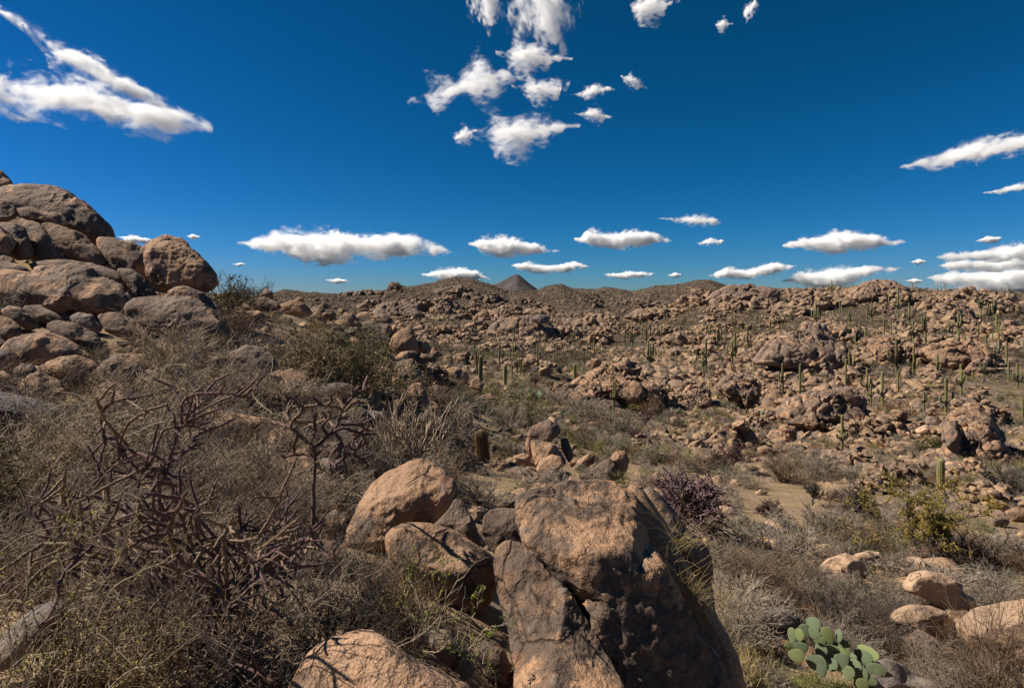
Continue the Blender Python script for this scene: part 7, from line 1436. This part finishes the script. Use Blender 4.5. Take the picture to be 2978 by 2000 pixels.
if CLOUDS:
    def cloud(poly, label, depth=.7, seed=0, alt=ALT, amt=1.0, wisp=0.0):
        p = np.asarray(poly, float); x, y = p[:, 0], p[:, 1]; x2, y2 = np.roll(x, -1), np.roll(y, -1); cr = x * y2 - x2 * y; Ar = cr.sum() / 2
        cu, cv = ((x + x2) * cr).sum() / (6 * Ar), ((y + y2) * cr).sum() / (6 * Ar); Y = min(alt * F / max(H0 - cv, 20), 14000.0); rr = outline_r(p, cu, cv) * (1.42 if wisp == 1 else 1.2); D, Fc = ico(4)
        th = np.arctan2(D[:, 2], D[:, 0]); rt = np.interp(th, np.linspace(-math.pi, math.pi, 361), np.append(rr, rr[0])); size = math.sqrt(abs(Ar)) / F * Y
        ctr = at(cu, cv, Y); V = np.stack([rt * D[:, 0] / F * Y, D[:, 1] * size * depth * .6, rt * D[:, 2] / F * Y], -1); n = vnormals(V, Fc); q = V / (size * .3) + seed * 3.3
        V = V + n * (fbm(q, 3, seed) * size * .10 * amt)[:, None]; o = link('cloud', mk_mesh('cloud', V, Fc, [cloud_mat(size, np.stack([(p[:, 0] - cu) / F * Y, -(p[:, 1] - cv) / F * Y], -1), size * depth * .6, wisp)]), ctr); tag(o, label, 'cloud', 'low clouds over the hills'); return o
    zc = lambda *p: Z(0, 0, 2335 / 2978, p)
    for i, (p, lb) in enumerate([
      (zc((-40, 140), (60, 140), (150, 160), (220, 165), (300, 190), (380, 225), (455, 280), (430, 305), (370, 328), (300, 310), (220, 285), (140, 285), (70, 280), (-40, 215)), 'lower lobe of the big bright ragged cloud over the boulder pile'),
      (zc((-20, 20), (50, 25), (110, 65), (180, 110), (260, 140), (310, 180), (370, 235), (440, 280), (380, 270), (290, 225), (210, 195), (140, 160), (90, 100), (20, 55)), 'upper streak of the big bright ragged cloud over the boulder pile'),
      (zc((565, 555), (620, 530), (690, 505), (760, 510), (800, 530), (880, 520), (960, 540), (1040, 572), (1000, 585), (900, 590), (800, 590), (720, 600), (640, 585)), 'long flat-based cloud above the left slope of the far hills'),
      (zc((1075, 555), (1110, 530), (1150, 528), (1200, 545), (1280, 572), (1240, 580), (1150, 585), (1100, 578)), 'plump white cloud just above the peak'),
      (zc((1318, 548), (1350, 515), (1400, 525), (1450, 517), (1510, 535), (1525, 553), (1440, 565), (1350, 562)), 'white two-humped cloud right of the plump one'),
      (zc((1165, 605), (1210, 592), (1250, 603), (1310, 594), (1342, 608), (1290, 622), (1210, 622)), 'thin flat cloud low over the peak'),
      (zc((970, 625), (1010, 604), (1060, 605), (1100, 622), (1120, 640), (1030, 640), (980, 634)), 'small cloud touching the highest far hill'),
      (zc((1778, 562), (1840, 535), (1910, 515), (1980, 530), (2078, 552), (2020, 565), (1920, 575), (1850, 570)), 'lens-shaped cloud above the rocky summit'),
      (zc((1625, 628), (1660, 603), (1710, 612), (1750, 594), (1815, 606), (1780, 622), (1710, 634), (1650, 635)), 'low double cloud at the hill crest mound'),
      (zc((1795, 640), (1840, 606), (1920, 600), (2060, 608), (2040, 622), (1960, 630), (1930, 655), (1850, 655)), 'broad layered cloud touching the rocky summit'),
      (zc((2118, 585), (2190, 570), (2270, 555), (2400, 530), (2400, 600), (2280, 595), (2180, 597)), 'grey-based cloud bank at the edge, upper layer'),
      (zc((2120, 632), (2200, 605), (2290, 600), (2400, 590), (2400, 660), (2260, 660), (2160, 650)), 'grey-based cloud bank at the edge, lower layer'),
      (zc((2125, 605), (2200, 588), (2290, 580), (2400, 572), (2400, 612), (2280, 618), (2180, 615)), 'grey-based cloud bank at the edge, middle layer'),
      (zc((2140, 662), (2220, 645), (2320, 640), (2400, 640), (2400, 672), (2240, 672)), 'grey-based cloud bank at the edge, lowest layer on the hill'),
      (zc((2055, 382), (2110, 345), (2180, 325), (2250, 305), (2330, 293), (2400, 300), (2390, 345), (2280, 365), (2170, 385), (2090, 384)), 'slanting smooth cloud high at the edge'),
      (zc((2240, 440), (2290, 422), (2380, 405), (2390, 430), (2280, 443)), 'faint thin cloud under the slanting smooth one'),
      (zc((1105, 285), (1130, 255), (1180, 262), (1250, 262), (1292, 290), (1240, 325), (1190, 358), (1140, 340), (1110, 310)), 'ragged cloud in the middle of the sky, lowest of its cluster'),
      (zc((1185, 200), (1205, 170), (1240, 185), (1285, 175), (1270, 230), (1230, 235)), 'small wispy cloud above the lowest of the ragged cluster'),
      (zc((1150, 125), (1180, 85), (1230, 95), (1285, 130), (1240, 160), (1195, 170)), 'soft round cloud in the middle of the ragged cluster'),
      (zc((1185, -40), (1300, -40), (1312, 50), (1280, 98), (1230, 92), (1180, 60)), 'tall white cloud at the top of the ragged cluster'),
      (zc((1070, -30), (1150, -30), (1145, 40), (1110, 65), (1080, 30)), 'thin veil cloud at the top edge beside the tall white one'),
      (zc((965, 215), (985, 170), (1050, 175), (1090, 120), (1120, 160), (1180, 180), (1110, 245), (1060, 215), (1000, 255)), 'shredded cloud at the outer side of the ragged cluster'),
      (zc((1025, 310), (1060, 285), (1080, 300), (1070, 328), (1040, 322)), 'faint wisp under the shredded cloud'),
      (zc((1312, 215), (1350, 188), (1405, 205), (1380, 212), (1340, 225)), 'small thin arc-shaped wisp'), (zc((1318, 262), (1355, 238), (1385, 265), (1370, 285), (1345, 270)), 'small white hooked wisp below the arc-shaped one'),
      (zc((1420, 180), (1440, 165), (1470, 195), (1450, 207)), 'tiny slanted wisp beside the arc-shaped one'), (zc((1428, 0), (1480, -20), (1535, 0), (1500, 50), (1460, 45)), 'faint cloud at the top edge past the tall white one'),
      (zc((1628, 55), (1648, 38), (1666, 55), (1648, 74)), 'tiny round cloud high on its own'), (zc((1690, 20), (1715, 0), (1730, 15), (1705, 48)), 'thin vertical wisp next to the tiny round cloud'),
      (zc((1500, 498), (1560, 490), (1610, 488), (1650, 513), (1590, 516), (1540, 505)), 'thin grey cloud streak above the small oval cloud'), (zc((1588, 553), (1620, 538), (1650, 548), (1640, 561), (1600, 560)), 'small oval cloud between two larger ones'),
      (zc((1378, 625), (1430, 615), (1495, 622), (1470, 633), (1400, 635)), 'low thin cloud over the small far knolls'), (zc((1520, 628), (1540, 618), (1557, 628), (1540, 634)), 'little puff low over the far skyline'), (zc((740, 638), (770, 632), (800, 641), (770, 647)), 'little flat cloud over the near end of the far hills'),
      (zc((272, 540), (300, 532), (345, 545), (330, 556), (290, 552)), 'small cloud peeping over the blocky boulder of the pile'), (zc((425, 538), (440, 531), (460, 541), (440, 546)), 'tiny cloud beside the balanced round boulder'), (zc((530, 602), (548, 597), (563, 603), (545, 607)), 'tiny flat cloud over the brushy slope'),
      (zc((2225, 550), (2250, 535), (2282, 540), (2270, 555)), 'small grey cloud above the cloud bank'), (zc((2075, 597), (2095, 587), (2115, 597), (2095, 604)), 'small cloud at the tip of the cloud bank'), (zc((2060, 640), (2085, 632), (2110, 642), (2085, 647)), 'faint low cloud past the rocky summit')]):
        cloud(p, lb, .7, i, wisp=1.0 if 16 <= i <= 29 else .75 if i < 2 else .4 if i in (14, 15, 30) else 0)

# ---------------------------------------------------------------- sky, sun, camera
SUN_AZ, SUN_EL = -84.0, 44.0            # azimuth from straight ahead, positive to the right
w = bpy.data.worlds.new('World'); SC.world = w; w.use_nodes = True; t = w.node_tree
bg = t.nodes['Background']; sky = t.nodes.new('ShaderNodeTexSky'); sky.sky_type = 'NISHITA'; sky.sun_disc = False
sky.sun_elevation = R(SUN_EL); sky.sun_rotation = R(SUN_AZ); sky.altitude = 1400; sky.air_density = SKY_AIR; sky.dust_density = SKY_DUST; sky.ozone_density = SKY_OZ
hs = t.nodes.new('ShaderNodeHueSaturation'); hs.inputs['Saturation'].default_value = SKY_SAT; hs.inputs['Value'].default_value = .1; t.links.new(sky.outputs[0], hs.inputs['Color'])
gm = t.nodes.new('ShaderNodeGamma'); gm.inputs['Gamma'].default_value = SKY_GAM; t.links.new(hs.outputs[0], gm.inputs['Color'])
mu = t.nodes.new('ShaderNodeVectorMath'); mu.operation = 'SCALE'; mu.inputs['Scale'].default_value = 10; sx = t.nodes.new('ShaderNodeSeparateXYZ'); cx_ = t.nodes.new('ShaderNodeCombineXYZ'); t.links.new(gm.outputs[0], sx.inputs[0])
for i, (a_, p_) in enumerate(SKY_GRADE):          # the deep, polarised blue of the photograph
    pw = t.nodes.new('ShaderNodeMath'); pw.operation = 'POWER'; t.links.new(sx.outputs[i], pw.inputs[0]); pw.inputs[1].default_value = p_
    ml = t.nodes.new('ShaderNodeMath'); ml.operation = 'MULTIPLY'; t.links.new(pw.outputs[0], ml.inputs[0]); ml.inputs[1].default_value = a_; t.links.new(ml.outputs[0], cx_.inputs[i])
t.links.new(cx_.outputs[0], mu.inputs[0]); t.links.new(mu.outputs[0], bg.inputs['Color']); bg.inputs['Strength'].default_value = SKY_STR
sl = bpy.data.lights.new('sun', 'SUN'); sl.energy = SUN_STR; sl.angle = R(.53); sl.color = (1, .915, .79); so = bpy.data.objects.new('sun', sl); COL.objects.link(so)
d = Vector((math.sin(R(SUN_AZ)) * math.cos(R(SUN_EL)), math.cos(R(SUN_AZ)) * math.cos(R(SUN_EL)), math.sin(R(SUN_EL)))); so.rotation_euler = d.to_track_quat('Z', 'Y').to_euler()
cam = bpy.data.cameras.new('camera'); cam.sensor_width = 36; cam.sensor_fit = 'HORIZONTAL'; cam.lens = 36 * F / 2978; cam.shift_y = -(1000 - H0) / 2978; cam.clip_end = 60000; cam.clip_start = .05
co = bpy.data.objects.new('camera', cam); COL.objects.link(co); co.rotation_euler = (R(90), 0, 0); SC.camera = co
SC.view_settings.view_transform = 'Standard'; SC.view_settings.look = 'None'; SC.view_settings.exposure = EXPO; SC.view_settings.gamma = 1
SC.cycles.volume_bounces = 12; SC.cycles.max_bounces = 14; SC.cycles.diffuse_bounces = 3; SC.cycles.volume_step_rate = 1.0; SC.cycles.use_denoising = True
